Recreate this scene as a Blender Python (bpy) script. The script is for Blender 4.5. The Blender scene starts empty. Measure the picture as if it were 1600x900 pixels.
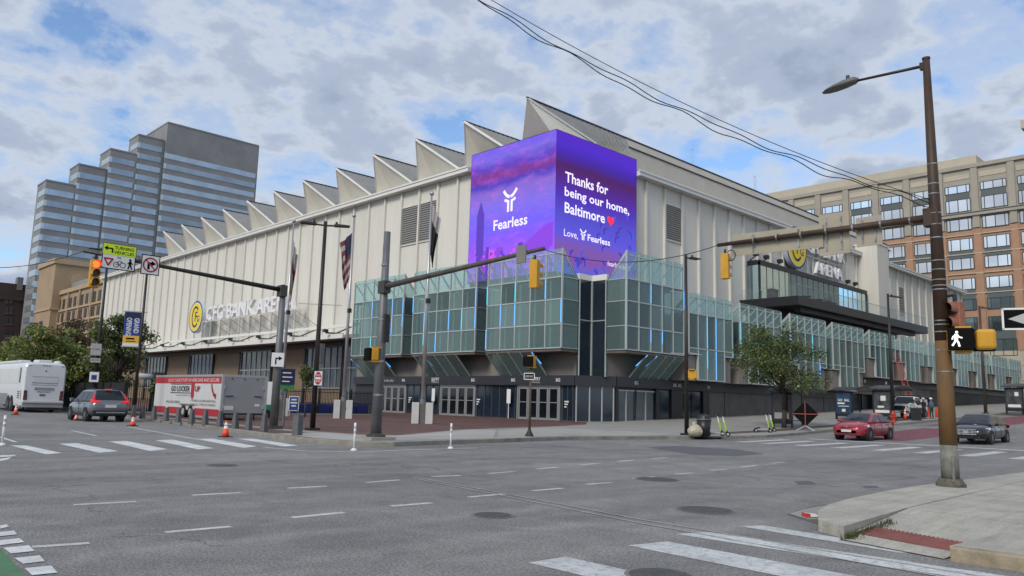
import bpy, bmesh, math, random
from mathutils import Vector, Matrix
S = bpy.context.scene
COL = S.collection
rnd = random.Random(7)
R = math.radians

# ---------------------------------------------------------------- camera
CAM_H = 1.6
FPX = 1215.14            # focal length in pixels of a 1600 wide picture
def cam_axes():
    a = R(45 + 1.1329); p = R(8.3469); ro = R(1.5806)
    f = Vector((math.cos(a)*math.cos(p), math.sin(a)*math.cos(p), math.sin(p)))
    r = Vector((math.sin(a), -math.cos(a), 0)); u = r.cross(f)
    return math.cos(ro)*r + math.sin(ro)*u, -math.sin(ro)*r + math.cos(ro)*u, f
CR, CU, CF = cam_axes()
cd = bpy.data.cameras.new('camera'); cam = bpy.data.objects.new('camera', cd); COL.objects.link(cam)
cd.sensor_width = 36; cd.lens = FPX/1600*36; cd.clip_end = 6000; cd.clip_start = .1
cam.matrix_world = Matrix(((CR.x, CU.x, -CF.x, 0), (CR.y, CU.y, -CF.y, 0), (CR.z, CU.z, -CF.z, CAM_H), (0, 0, 0, 1)))
S.camera = cam

# ---------------------------------------------------------------- light
SUN_DIR = Vector((-.78, -.19, .60)).normalized()      # towards the sun
SUN_EL = math.asin(SUN_DIR.z)
w = bpy.data.worlds.new('World'); S.world = w; w.use_nodes = True
nt = w.node_tree; nt.nodes.clear(); N = nt.nodes.new; L = nt.links.new
def vmath(op, a, b=None):
    n = N('ShaderNodeVectorMath'); n.operation = op
    L(a, n.inputs[0])
    if b is not None:
        if isinstance(b, (tuple, list)): n.inputs[1].default_value = b
        else: L(b, n.inputs[1])
    return n.outputs[0]
def smath(op, a, b=None, clamp=False):
    n = N('ShaderNodeMath'); n.operation = op; n.use_clamp = clamp
    for i, q in enumerate((a, b)):
        if q is None: continue
        if isinstance(q, (int, float)): n.inputs[i].default_value = q
        else: L(q, n.inputs[i])
    return n.outputs[0]
sky = N('ShaderNodeTexSky'); sky.sky_type = 'NISHITA'; sky.sun_disc = False
sky.sun_elevation = SUN_EL; sky.sun_rotation = math.atan2(SUN_DIR.x, SUN_DIR.y); sky.air_density = 1.0; sky.dust_density = .6
tc = N('ShaderNodeTexCoord'); sep = N('ShaderNodeSeparateXYZ'); L(tc.outputs['Generated'], sep.inputs[0])
zz = smath('ADD', smath('MAXIMUM', sep.outputs[2], 0.0), .30)
cx = smath('DIVIDE', sep.outputs[0], zz); cy = smath('DIVIDE', sep.outputs[1], zz)
cmb = N('ShaderNodeCombineXYZ'); L(cx, cmb.inputs[0]); L(cy, cmb.inputs[1]); cmb.inputs[2].default_value = 3.7
def cnoise(scale, detail, rough, dist, off):
    n = N('ShaderNodeTexNoise'); n.inputs['Scale'].default_value = scale; n.inputs['Detail'].default_value = detail
    n.inputs['Roughness'].default_value = rough; n.inputs['Distortion'].default_value = dist
    L(vmath('ADD', cmb.outputs[0], off), n.inputs['Vector']); return n.outputs['Fac']
def ramp(fac, stops, interp='EASE'):
    n = N('ShaderNodeValToRGB'); n.color_ramp.interpolation = interp; e = n.color_ramp.elements
    while len(e) < len(stops): e.new(.5)
    for q, (p, c) in zip(e, stops):
        q.position = p; q.color = c if len(c) == 4 else (*c, 1)
    L(fac, n.inputs[0]); return n.outputs[0]
cover = cnoise(4.3, 9, .54, .10, (2.9, 5.6, 0))
body = cnoise(11.0, 7, .6, .1, (7.1, 2.4, 1.1))
dens = smath('ADD', smath('MULTIPLY', cover, .76), smath('MULTIPLY', body, .24))
mask = ramp(dens, [(.37, (0, 0, 0)), (.44, (.55, .55, .55)), (.515, (1, 1, 1))])
ccol = ramp(dens, [(.40, (4.05, 4.6, 5.5)), (.485, (4.1, 4.55, 5.3)), (.57, (2.95, 3.45, 4.4)), (.68, (2.25, 2.75, 3.6))])
blue = vmath('MULTIPLY', sky.outputs[0], (1.0, 1.13, 1.28))
mix = N('ShaderNodeMix'); mix.data_type = 'RGBA'; L(mask, mix.inputs['Factor']); L(blue, mix.inputs['A']); L(ccol, mix.inputs['B'])
bg = N('ShaderNodeBackground'); bg.inputs[1].default_value = .1; L(mix.outputs['Result'], bg.inputs[0])
ow = N('ShaderNodeOutputWorld'); L(bg.outputs[0], ow.inputs[0])

sd = bpy.data.lights.new('sun', 'SUN'); sd.energy = 1.5; sd.angle = R(20); sd.color = (1, .93, .82)
so = bpy.data.objects.new('sun', sd); COL.objects.link(so); so.rotation_euler = SUN_DIR.to_track_quat('Z', 'Y').to_euler(); so.location = (0, 0, 60)
S.view_settings.view_transform = 'Standard'; S.view_settings.look = 'None'; S.view_settings.gamma = 1; S.view_settings.exposure = .55
S.view_settings.use_curve_mapping = False
S.render.engine = 'CYCLES'; S.cycles.use_denoising = True; S.cycles.max_bounces = 4; S.cycles.diffuse_bounces = 2; S.cycles.glossy_bounces = 3; S.cycles.transparent_max_bounces = 8; S.cycles.caustics_reflective = False; S.cycles.caustics_refractive = False
S.cycles.use_adaptive_sampling = True; S.cycles.adaptive_threshold = .02

# ---------------------------------------------------------------- survey helpers (positions in metres on real surfaces)
SL = .032
def gz(x):
    if x < 32: return 0.0
    if x < 52: return SL*(x-32)**2/40
    return SL*(min(x, 172)-42)
def ray(u, v):
    return CF*FPX + CR*(u-800) - CU*(v-450)
def G(u, v, off=0.0):
    d = ray(u, v); z = off
    for i in range(60):
        t = (z-CAM_H)/d.z; z = .6*z + .4*(gz(d.x*t)+off)
    return Vector((d.x*t, d.y*t, z))
def onx(u, v, X):
    d = ray(u, v); t = X/d.x; return Vector((X, d.y*t, CAM_H+d.z*t))
def ony(u, v, Y):
    d = ray(u, v); t = Y/d.y; return Vector((d.x*t, Y, CAM_H+d.z*t))
def at(u, v, dist):
    d = ray(u, v); t = dist/math.hypot(d.x, d.y); return Vector((d.x*t, d.y*t, CAM_H+d.z*t))

# ---------------------------------------------------------------- materials
MATS = {}
def srgb(c):
    return tuple(((q/255)/12.92 if q/255 <= .04045 else ((q/255+.055)/1.055)**2.4) for q in c)
def mat(name, col, rough=.6, metal=0.0, var=0.0, vscale=1.0, bump=0.0, bscale=20.0, col2=None, emit=None, estr=1.0, spec=.5, coat=0, stretch=None, detail=5):
    if name in MATS: return MATS[name]
    m = bpy.data.materials.new(name); m.use_nodes = True; t = m.node_tree; b = t.nodes['Principled BSDF']
    b.inputs['Base Color'].default_value = (*col, 1); b.inputs['Roughness'].default_value = rough; b.inputs['Metallic'].default_value = metal
    b.inputs['Specular IOR Level'].default_value = spec
    if coat: b.inputs['Coat Weight'].default_value = coat; b.inputs['Coat Roughness'].default_value = .06
    if emit: b.inputs['Emission Color'].default_value = (*emit, 1); b.inputs['Emission Strength'].default_value = estr
    if var or bump:
        c = t.nodes.new('ShaderNodeTexCoord'); src = c.outputs['Object']
        if stretch:
            mp = t.nodes.new('ShaderNodeMapping'); mp.inputs['Scale'].default_value = stretch; t.links.new(src, mp.inputs[0]); src = mp.outputs[0]
    if var:
        n = t.nodes.new('ShaderNodeTexNoise'); n.inputs['Scale'].default_value = vscale; n.inputs['Detail'].default_value = detail; n.inputs['Roughness'].default_value = .65
        t.links.new(src, n.inputs['Vector'])
        r = t.nodes.new('ShaderNodeValToRGB'); r.color_ramp.elements[0].position = .3; r.color_ramp.elements[1].position = .7
        c2 = col2 or tuple(q*(1-var) for q in col); c1 = col if col2 else tuple(min(1, q*(1+var*.5)) for q in col)
        r.color_ramp.elements[0].color = (*c2, 1); r.color_ramp.elements[1].color = (*c1, 1)
        t.links.new(n.outputs['Fac'], r.inputs[0]); t.links.new(r.outputs[0], b.inputs['Base Color'])
    if bump:
        n = t.nodes.new('ShaderNodeTexNoise'); n.inputs['Scale'].default_value = bscale; n.inputs['Detail'].default_value = 4
        t.links.new(src, n.inputs['Vector'])
        bp = t.nodes.new('ShaderNodeBump'); bp.inputs['Strength'].default_value = bump; bp.inputs['Distance'].default_value = .02
        t.links.new(n.outputs['Fac'], bp.inputs['Height']); t.links.new(bp.outputs[0], b.inputs['Normal'])
    MATS[name] = m; return m
def glassmat(name, tint, opac, rough=.05, col=None, spec=.5):
    """a pane: part lets the light through tinted, part is the frosted / reflecting surface"""
    m = bpy.data.materials.new(name); m.use_nodes = True; t = m.node_tree; b = t.nodes['Principled BSDF']
    b.inputs['Base Color'].default_value = (*(col or tint), 1); b.inputs['Roughness'].default_value = rough; b.inputs['Specular IOR Level'].default_value = spec
    tr = t.nodes.new('ShaderNodeBsdfTransparent'); tr.inputs[0].default_value = (*tint, 1)
    mx = t.nodes.new('ShaderNodeMixShader'); mx.inputs[0].default_value = opac
    t.links.new(tr.outputs[0], mx.inputs[1]); t.links.new(b.outputs[0], mx.inputs[2]); t.links.new(mx.outputs[0], t.nodes['Material Output'].inputs[0])
    MATS[name] = m; return m
def vary(m, lo, hi):
    """pieces that share this material differ a little, each by its own fixed amount"""
    t = m.node_tree; b = t.nodes['Principled BSDF']; oi = t.nodes.new('ShaderNodeObjectInfo'); mr = t.nodes.new('ShaderNodeMapRange'); mr.inputs['To Min'].default_value = lo; mr.inputs['To Max'].default_value = hi
    t.links.new(oi.outputs['Random'], mr.inputs['Value']); mx = t.nodes.new('ShaderNodeMix'); mx.data_type = 'RGBA'; mx.blend_type = 'MULTIPLY'; mx.inputs['Factor'].default_value = 1
    i = b.inputs['Base Color']
    if i.is_linked: t.links.new(i.links[0].from_socket, mx.inputs['A'])
    else: mx.inputs['A'].default_value = i.default_value
    t.links.new(mr.outputs['Result'], mx.inputs['B']); t.links.new(mx.outputs['Result'], i); return m
def emis(name, col, s=1.0):
    if name in MATS: return MATS[name]
    return mat(name, (.01, .01, .01), .5, emit=col, estr=s)

# ---------------------------------------------------------------- mesh builder
class MB:
    def __init__(s): s.v = []; s.f = []; s.mi = []; s.cur = 0
    def face(s, pts):
        i = len(s.v); s.v += [tuple(p) for p in pts]; s.f.append(tuple(range(i, i+len(pts)))); s.mi.append(s.cur); return s
    def hexa(s, p):
        i = len(s.v); s.v += [tuple(q) for q in p]
        for q in ((0, 3, 2, 1), (4, 5, 6, 7), (0, 1, 5, 4), (1, 2, 6, 5), (2, 3, 7, 6), (3, 0, 4, 7)):
            s.f.append(tuple(i+k for k in q)); s.mi.append(s.cur)
        return s
    def box(s, x0, x1, y0, y1, z0, z1):
        return s.hexa([(x0, y0, z0), (x1, y0, z0), (x1, y1, z0), (x0, y1, z0), (x0, y0, z1), (x1, y0, z1), (x1, y1, z1), (x0, y1, z1)])
    def fbox(s, fn, a0, a1, d0, d1, z0, z1):
        return s.hexa([fn(*q) for q in ((a0, d0, z0), (a1, d0, z0), (a1, d1, z0), (a0, d1, z0), (a0, d0, z1), (a1, d0, z1), (a1, d1, z1), (a0, d1, z1))])
    def beam(s, p, q, w, h=None, up=(0, 0, 1)):
        p = Vector(p); q = Vector(q); h = h or w; d = (q-p).normalized(); up = Vector(up)
        if abs(d.dot(up)) > .98: up = Vector((1, 0, 0))
        r = d.cross(up).normalized(); u = r.cross(d); r *= w/2; u *= h/2
        return s.hexa([p-r-u, p+r-u, p+r+u, p-r+u, q-r-u, q+r-u, q+r+u, q-r+u])
    def cyl(s, p, q, r0, r1=None, n=10, caps=True):
        p = Vector(p); q = Vector(q); r1 = r0 if r1 is None else r1; d = (q-p).normalized()
        a = d.orthogonal().normalized(); b = d.cross(a); i = len(s.v)
        for c, r in ((p, r0), (q, r1)):
            for k in range(n):
                t = 2*math.pi*k/n; s.v.append(tuple(c + a*(r*math.cos(t)) + b*(r*math.sin(t))))
        for k in range(n):
            s.f.append((i+k, i+(k+1) % n, i+n+(k+1) % n, i+n+k)); s.mi.append(s.cur)
        if caps: s.f.append(tuple(i+k for k in reversed(range(n)))); s.mi.append(s.cur); s.f.append(tuple(i+n+k for k in range(n))); s.mi.append(s.cur)
        return s
    def tube(s, pts, r, n=6):
        for a, b in zip(pts[:-1], pts[1:]): s.cyl(a, b, r if not callable(r) else r(a), r if not callable(r) else r(b), n)
        return s
    def lathe(s, prof, c=(0, 0, 0), n=14):
        i = len(s.v); c = Vector(c)
        for r, z in prof:
            for k in range(n):
                t = 2*math.pi*k/n; s.v.append((c.x+r*math.cos(t), c.y+r*math.sin(t), c.z+z))
        for j in range(len(prof)-1):
            for k in range(n):
                s.f.append((i+j*n+k, i+j*n+(k+1) % n, i+(j+1)*n+(k+1) % n, i+(j+1)*n+k)); s.mi.append(s.cur)
        s.f.append(tuple(i+k for k in reversed(range(n)))); s.mi.append(s.cur)
        s.f.append(tuple(i+(len(prof)-1)*n+k for k in range(n))); s.mi.append(s.cur)
        return s
    def loft(s, rings, cap=True):
        n = len(rings[0]); i = len(s.v)
        for r in rings: s.v += [tuple(p) for p in r]
        for j in range(len(rings)-1):
            for k in range(n):
                s.f.append((i+j*n+k, i+j*n+(k+1) % n, i+(j+1)*n+(k+1) % n, i+(j+1)*n+k)); s.mi.append(s.cur)
        if cap:
            s.f.append(tuple(i+k for k in reversed(range(n)))); s.mi.append(s.cur)
            s.f.append(tuple(i+(len(rings)-1)*n+k for k in range(n))); s.mi.append(s.cur)
        return s
    def ell(s, c, rx, ry, rz, n=10, m=6):
        rings = []
        for j in range(m+1):
            t = math.pi*(j+.02)/(m+.04); rings.append([(c[0]+rx*math.sin(t)*math.cos(2*math.pi*k/n), c[1]+ry*math.sin(t)*math.sin(2*math.pi*k/n), c[2]-rz*math.cos(t)) for k in range(n)])
        return s.loft(rings)
    def prism(s, poly, fn, d0, d1):
        """poly of (a, z), thickness along d, mapped by fn(a, d, z)"""
        return s.loft([[fn(a, d0, z) for a, z in poly], [fn(a, d1, z) for a, z in poly]])
    def mesh(s, name, org=(0, 0, 0), smooth=False, recalc=True):
        me = bpy.data.meshes.new(name); o = Vector(org)
        me.from_pydata([tuple(Vector(q)-o) for q in s.v], [], s.f)
        if any(s.mi): me.polygons.foreach_set('material_index', s.mi)
        if recalc:
            bm = bmesh.new(); bm.from_mesh(me); bmesh.ops.recalc_face_normals(bm, faces=bm.faces); bm.to_mesh(me); bm.free()
        if smooth: me.polygons.foreach_set('use_smooth', [True]*len(me.polygons))
        me.update(); return me
    def build(s, name, m, parent=None, smooth=False, bevel=0, local=False, recalc=True):
        org = (0, 0, 0)
        if parent is not None and not local: org = WL(parent)
        me = s.mesh(name, org, smooth, recalc)
        for q in (m if isinstance(m, (list, tuple)) else [m]): me.materials.append(q)
        o = bpy.data.objects.new(name, me); COL.objects.link(o); o.parent = parent
        if bevel:
            b = o.modifiers.new('bevel', 'BEVEL'); b.width = bevel; b.segments = 2; b.limit_method = 'ANGLE'
        return o
def WL(o):
    p = Vector(o.location)
    while o.parent: o = o.parent; p += Vector(o.location)
    return p
def thing(name, label, cat, loc=(0, 0, 0), rz=0, group=None):
    o = bpy.data.objects.new(name, None); COL.objects.link(o); o.location = loc; o.rotation_euler = (0, 0, rz); o.empty_display_size = .3
    return tag(o, label, cat, group)
def tag(o, label, cat, group=None):
    o['label'] = label; o['category'] = cat
    if group: o['group'] = group
    return o
def struct(o): o['kind'] = 'structure'; return o
def stuff(o): o['kind'] = 'stuff'; return o
def inst(name, me, loc, parent=None, rz=0, world=True):
    o = bpy.data.objects.new(name, me); COL.objects.link(o); o.parent = parent
    o.location = Vector(loc) - (WL(parent) if parent is not None and world else Vector()); o.rotation_euler = (0, 0, rz); return o
def dup(root, loc, rz, label=None):
    r = root.copy(); COL.objects.link(r); r.location = loc; r.rotation_euler = (0, 0, rz)
    if label: r['label'] = label
    def rec(a, b):
        for ch in a.children:
            c = ch.copy(); COL.objects.link(c); c.parent = b; rec(ch, c)
    rec(root, r); return r

# ---------------------------------------------------------------- lettering: built-in font turned into flat meshes once, before the scene fills up
GLY = {}
def glyphs(strings):
    objs = []
    for s, off in strings:
        c = bpy.data.curves.new('t', 'FONT'); c.body = s; c.size = 1; c.resolution_u = 2; c.offset = off; c.align_x = 'CENTER'; c.fill_mode = 'FRONT'
        o = bpy.data.objects.new('t', c); COL.objects.link(o); objs.append(o)
    dg = bpy.context.evaluated_depsgraph_get()
    for (s, off), o in zip(strings, objs):
        me = bpy.data.meshes.new_from_object(o.evaluated_get(dg)); v = [x.co.copy() for x in me.vertices]; f = [tuple(p.vertices) for p in me.polygons]
        x0 = min(q.x for q in v); x1 = max(q.x for q in v); y0 = min(q.y for q in v); y1 = max(q.y for q in v)
        GLY[s] = ([((q.x-(x0+x1)/2), q.y-y0) for q in v], f, x1-x0, y1-y0)
        bpy.data.meshes.remove(me)
    for o in objs:
        c = o.data; bpy.data.objects.remove(o); bpy.data.curves.remove(c)
def letters(mb, s, fn, a, d, z, h, width=None, thick=0, rot=0):
    """lettering of height h centred on a with its foot at z, standing d in front of the plane of fn"""
    v, f, W, H = GLY[s]; k = h/H; kx = width/W if width else k
    def P(p, dd):
        X = p[0]*kx; Y = p[1]*k
        if rot: X, Y = X*math.cos(rot)-Y*math.sin(rot), X*math.sin(rot)+Y*math.cos(rot)
        return fn(a+X, dd, z+Y)
    i = len(mb.v); mb.v += [tuple(P(p, d)) for p in v]
    for q in f: mb.f.append(tuple(i+k2 for k2 in q)); mb.mi.append(mb.cur)
    if thick:
        j = len(mb.v); mb.v += [tuple(P(p, d-thick)) for p in v]
        cnt = {}
        for q in f:
            for e in zip(q, q[1:]+q[:1]): cnt[tuple(sorted(e))] = cnt.get(tuple(sorted(e)), 0)+1
        for (p, q), c in cnt.items():
            if c == 1: mb.f.append((i+p, i+q, j+q, j+p)); mb.mi.append(mb.cur)
    return mb
glyphs([(s, .018) for s in ('Thanks for', 'being our home,', 'Baltimore', 'Fearless', 'CFG BANK ARENA', 'CFG BANK', 'ARENA', 'C', 'F', 'G', 'GRAND', 'OPENING', 'TURNING', 'VEHICLES', 'TO', 'GO LOCKER', 'UP', 'ENTRY', 'DO NOT', 'ENTER', 'GO', 'BAL', 'BG', 'PREVOST')] +
       [(s, 0.0) for s in ('Love,', 'LOCK YOUR STUFF UP HERE SAFE AND SECURE', 'www.GoLockerUp.com', '410-305-0000', 'MOBILE LOCKER RENTALS', 'FOR ALL TYPES OF EVENTS', 'BOX OFFICE & WILL CALL', 'HOPKINS PLAZA', 'fearless.tech', 'NO PARKING', 'BUS STOP', 'ONE WAY')])

def split_letters(name, s, fn, a, d, z, h, width, thick, m, parent):
    mb = letters(MB(), s, fn, a, d, z, h, width, thick); par = list(range(len(mb.v)))
    def find(i):
        while par[i] != i: par[i] = par[par[i]]; i = par[i]
        return i
    for f in mb.f:
        for k in f[1:]: par[find(k)] = find(f[0])
    comp = {}
    for f in mb.f: comp.setdefault(find(f[0]), []).append(f)
    for fs in comp.values():
        ids = sorted({k for f in fs for k in f}); ix = {k: i for i, k in enumerate(ids)}
        q = MB(); q.v = [mb.v[k] for k in ids]; q.f = [tuple(ix[k] for k in f) for f in fs]; q.mi = [0]*len(q.f); q.build(name, m, parent, recalc=False)
def slab(name, poly, off, m, parent=None, depth=0.0, lift=None):
    """a sheet (or kerbed slab) that follows the rise of the street"""
    bm = bmesh.new(); vs = [bm.verts.new((p[0], p[1], 0)) for p in poly]; bm.faces.new(vs)
    xs = [p[0] for p in poly]
    for xc in (34, 36, 38, 40, 42, 44, 46, 48, 50, 52, 172):
        if min(xs) < xc < max(xs):
            bmesh.ops.bisect_plane(bm, geom=bm.verts[:]+bm.edges[:]+bm.faces[:], plane_co=(xc, 0, 0), plane_no=(1, 0, 0))
    for v in bm.verts: v.co.z = (lift(v.co.x, v.co.y) if lift else gz(v.co.x)+off)
    if depth:
        be = [e for e in bm.edges if len(e.link_faces) == 1]
        r = bmesh.ops.extrude_edge_only(bm, edges=be)
        for v in [q for q in r['geom'] if isinstance(q, bmesh.types.BMVert)]: v.co.z -= depth
    bmesh.ops.triangulate(bm, faces=[f for f in bm.faces if len(f.verts) > 4])
    bmesh.ops.recalc_face_normals(bm, faces=bm.faces)
    up = [f for f in bm.faces if abs(f.normal.z) > .9]
    if up and sum(f.normal.z for f in up) < 0:
        bmesh.ops.reverse_faces(bm, faces=bm.faces)
    me = bpy.data.meshes.new(name); bm.to_mesh(me); bm.free(); me.materials.append(m)
    if parent is not None: me.transform(Matrix.Translation(-WL(parent)))
    o = bpy.data.objects.new(name, me); COL.objects.link(o); o.parent = parent; return o

# ================================================================ SETTING: road, markings, pavements
def asphalt():
    m = bpy.data.materials.new('asphalt'); m.use_nodes = True; t = m.node_tree; b = t.nodes['Principled BSDF']; n = t.nodes.new; l = t.links.new
    c = n('ShaderNodeTexCoord'); o = c.outputs['Object']
    def noise(s, d=4, r=.6, v=o, dist=0):
        q = n('ShaderNodeTexNoise'); q.inputs['Scale'].default_value = s; q.inputs['Detail'].default_value = d; q.inputs['Roughness'].default_value = r; q.inputs['Distortion'].default_value = dist; l(v, q.inputs['Vector']); return q.outputs['Fac']
    def rmp(f, a, b_, p=(.3, .7)):
        q = n('ShaderNodeValToRGB'); q.color_ramp.elements[0].position = p[0]; q.color_ramp.elements[1].position = p[1]
        q.color_ramp.elements[0].color = (*a, 1); q.color_ramp.elements[1].color = (*b_, 1); l(f, q.inputs[0]); return q.outputs[0]
    def mul(a, b_, f=1.0, mode='MULTIPLY'):
        q = n('ShaderNodeMix'); q.data_type = 'RGBA'; q.blend_type = mode; q.inputs['Factor'].default_value = f
        l(a, q.inputs['A']); l(b_, q.inputs['B']); return q.outputs['Result']
    base = rmp(noise(.12, 5, .6), (.186, .181, .172), (.266, .258, .246))
    grain = rmp(noise(30, 5, .9), (.34, .34, .35), (1.78, 1.78, 1.77), (.37, .64))
    stone = rmp(noise(75, 3, .8), (.50, .50, .51), (1.52, 1.52, 1.51), (.36, .66))
    blot = rmp(noise(.9, 6, .72, dist=1.2), (.72, .72, .73), (1.12, 1.12, 1.11))
    mp = n('ShaderNodeMapping'); mp.inputs['Scale'].default_value = (.05, 1.1, 1); mp.inputs['Rotation'].default_value = (0, 0, R(3)); l(o, mp.inputs[0])
    trk = rmp(noise(1.0, 4, .55, mp.outputs[0]), (.84, .84, .85), (1.08, 1.08, 1.08), (.36, .64))
    v = n('ShaderNodeTexVoronoi'); v.feature = 'DISTANCE_TO_EDGE'; v.inputs['Scale'].default_value = .17
    nv = n('ShaderNodeTexNoise'); nv.inputs['Scale'].default_value = .9; nv.inputs['Detail'].default_value = 6; l(o, nv.inputs['Vector'])
    mv = n('ShaderNodeMix'); mv.data_type = 'VECTOR'; mv.inputs['Factor'].default_value = .55; l(o, mv.inputs['A']); l(nv.outputs['Color'], mv.inputs['B'])
    sc = n('ShaderNodeVectorMath'); sc.operation = 'MULTIPLY_ADD'; l(nv.outputs['Color'], sc.inputs[0]); sc.inputs[1].default_value = (2.2, 2.2, 2.2); l(o, sc.inputs[2])
    l(sc.outputs[0], v.inputs['Vector'])
    crack = rmp(v.outputs['Distance'], (.38, .38, .38), (1, 1, 1), (.0, .0042))
    g2 = n('ShaderNodeMath'); g2.operation = 'GREATER_THAN'; g2.inputs[1].default_value = .50; l(noise(.06, 3), g2.inputs[0])
    cm = n('ShaderNodeMix'); cm.data_type = 'RGBA'; l(g2.outputs[0], cm.inputs['Factor']); cm.inputs['A'].default_value = (1, 1, 1, 1); l(crack, cm.inputs['B'])
    stain = rmp(noise(.33, 4, .6, dist=.6), (1.04, 1.04, 1.04), (.80, .80, .81), (.56, .70))
    col = mul(mul(mul(mul(mul(mul(base, grain), blot), trk), stone), cm.outputs['Result']), stain)
    l(col, b.inputs['Base Color']); b.inputs['Roughness'].default_value = .82; b.inputs['Specular IOR Level'].default_value = .35
    bp = n('ShaderNodeBump'); bp.inputs['Strength'].default_value = .5; bp.inputs['Distance'].default_value = .008; l(noise(70, 3, .7), bp.inputs['Height']); l(bp.outputs[0], b.inputs['Normal'])
    MATS['asphalt'] = m; return m
def worn_paint(name, col, wear=.5, under=(.20, .196, .19)):
    m = bpy.data.materials.new(name); m.use_nodes = True; t = m.node_tree; b = t.nodes['Principled BSDF']; n = t.nodes.new; l = t.links.new
    c = n('ShaderNodeTexCoord'); q = n('ShaderNodeTexNoise'); q.inputs['Scale'].default_value = 9; q.inputs['Detail'].default_value = 8; q.inputs['Roughness'].default_value = .8; l(c.outputs['Object'], q.inputs['Vector'])
    v = n('ShaderNodeTexVoronoi'); v.feature = 'DISTANCE_TO_EDGE'; v.inputs['Scale'].default_value = 2.6; 
    w2 = n('ShaderNodeVectorMath'); w2.operation = 'MULTIPLY_ADD'; l(q.outputs['Color'], w2.inputs[0]); w2.inputs[1].default_value = (.5, .5, .5); l(c.outputs['Object'], w2.inputs[2]); l(w2.outputs[0], v.inputs['Vector'])
    r1 = n('ShaderNodeValToRGB'); r1.color_ramp.elements[0].position = wear-.14; r1.color_ramp.elements[1].position = wear+.04; l(q.outputs['Fac'], r1.inputs[0])
    r2 = n('ShaderNodeValToRGB'); r2.color_ramp.elements[0].position = .004; r2.color_ramp.elements[1].position = .016; l(v.outputs['Distance'], r2.inputs[0])
    mm = n('ShaderNodeMath'); mm.operation = 'MULTIPLY'; l(r1.outputs[0], mm.inputs[0]); l(r2.outputs[0], mm.inputs[1])
    d = n('ShaderNodeTexNoise'); d.inputs['Scale'].default_value = 1.3; d.inputs['Detail'].default_value = 5; l(c.outputs['Object'], d.inputs['Vector'])
    r3 = n('ShaderNodeValToRGB'); r3.color_ramp.elements[0].color = (*[x*.72 for x in col], 1); r3.color_ramp.elements[1].color = (*col, 1); r3.color_ramp.elements[0].position = .3; r3.color_ramp.elements[1].position = .65; l(d.outputs['Fac'], r3.inputs[0])
    mx = n('ShaderNodeMix'); mx.data_type = 'RGBA'; l(mm.outputs[0], mx.inputs['Factor']); mx.inputs['A'].default_value = (*under, 1); l(r3.outputs[0], mx.inputs['B'])
    l(mx.outputs['Result'], b.inputs['Base Color']); b.inputs['Roughness'].default_value = .7; MATS[name] = m; return m
def brick_mat():
    m = bpy.data.materials.new('brick_paving'); m.use_nodes = True; t = m.node_tree; b = t.nodes['Principled BSDF']; n = t.nodes.new; l = t.links.new
    c = n('ShaderNodeTexCoord'); br = n('ShaderNodeTexBrick'); br.inputs['Scale'].default_value = 1; br.inputs['Brick Width'].default_value = .42; br.inputs['Row Height'].default_value = .21; br.inputs['Mortar Size'].default_value = .014
    br.inputs['Color1'].default_value = (.155, .066, .05, 1); br.inputs['Color2'].default_value = (.105, .05, .042, 1); br.inputs['Mortar'].default_value = (.09, .07, .06, 1)
    l(c.outputs['Object'], br.inputs['Vector']); q = n('ShaderNodeTexNoise'); q.inputs['Scale'].default_value = .35; q.inputs['Detail'].default_value = 6; l(c.outputs['Object'], q.inputs['Vector'])
    r = n('ShaderNodeValToRGB'); r.color_ramp.elements[0].color = (.66, .66, .68, 1); r.color_ramp.elements[1].color = (1.2, 1.15, 1.1, 1); r.color_ramp.elements[0].position = .3; r.color_ramp.elements[1].position = .7; l(q.outputs['Fac'], r.inputs[0])
    mx = n('ShaderNodeMix'); mx.data_type = 'RGBA'; mx.blend_type = 'MULTIPLY'; mx.inputs['Factor'].default_value = 1; l(br.outputs['Color'], mx.inputs['A']); l(r.outputs[0], mx.inputs['B'])
    l(mx.outputs['Result'], b.inputs['Base Color']); b.inputs['Roughness'].default_value = .8; MATS['brick_paving'] = m; return m
M_asph = asphalt(); M_white = worn_paint('road_paint', (.62, .63, .62), .46); M_faint = worn_paint('road_paint_faded', (.50, .50, .48), .50)
M_new = worn_paint('road_paint_fresh', (.72, .73, .72), .36)
M_green = worn_paint('green_lane_paint', (.075, .20, .085), .38); M_red = worn_paint('red_lane_paint', (.20, .045, .06), .42)
M_brick = brick_mat()
M_conc = mat('concrete_paving', (.30, .29, .26), .85, var=.22, vscale=.8, bump=.25, bscale=30, detail=9)
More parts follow.
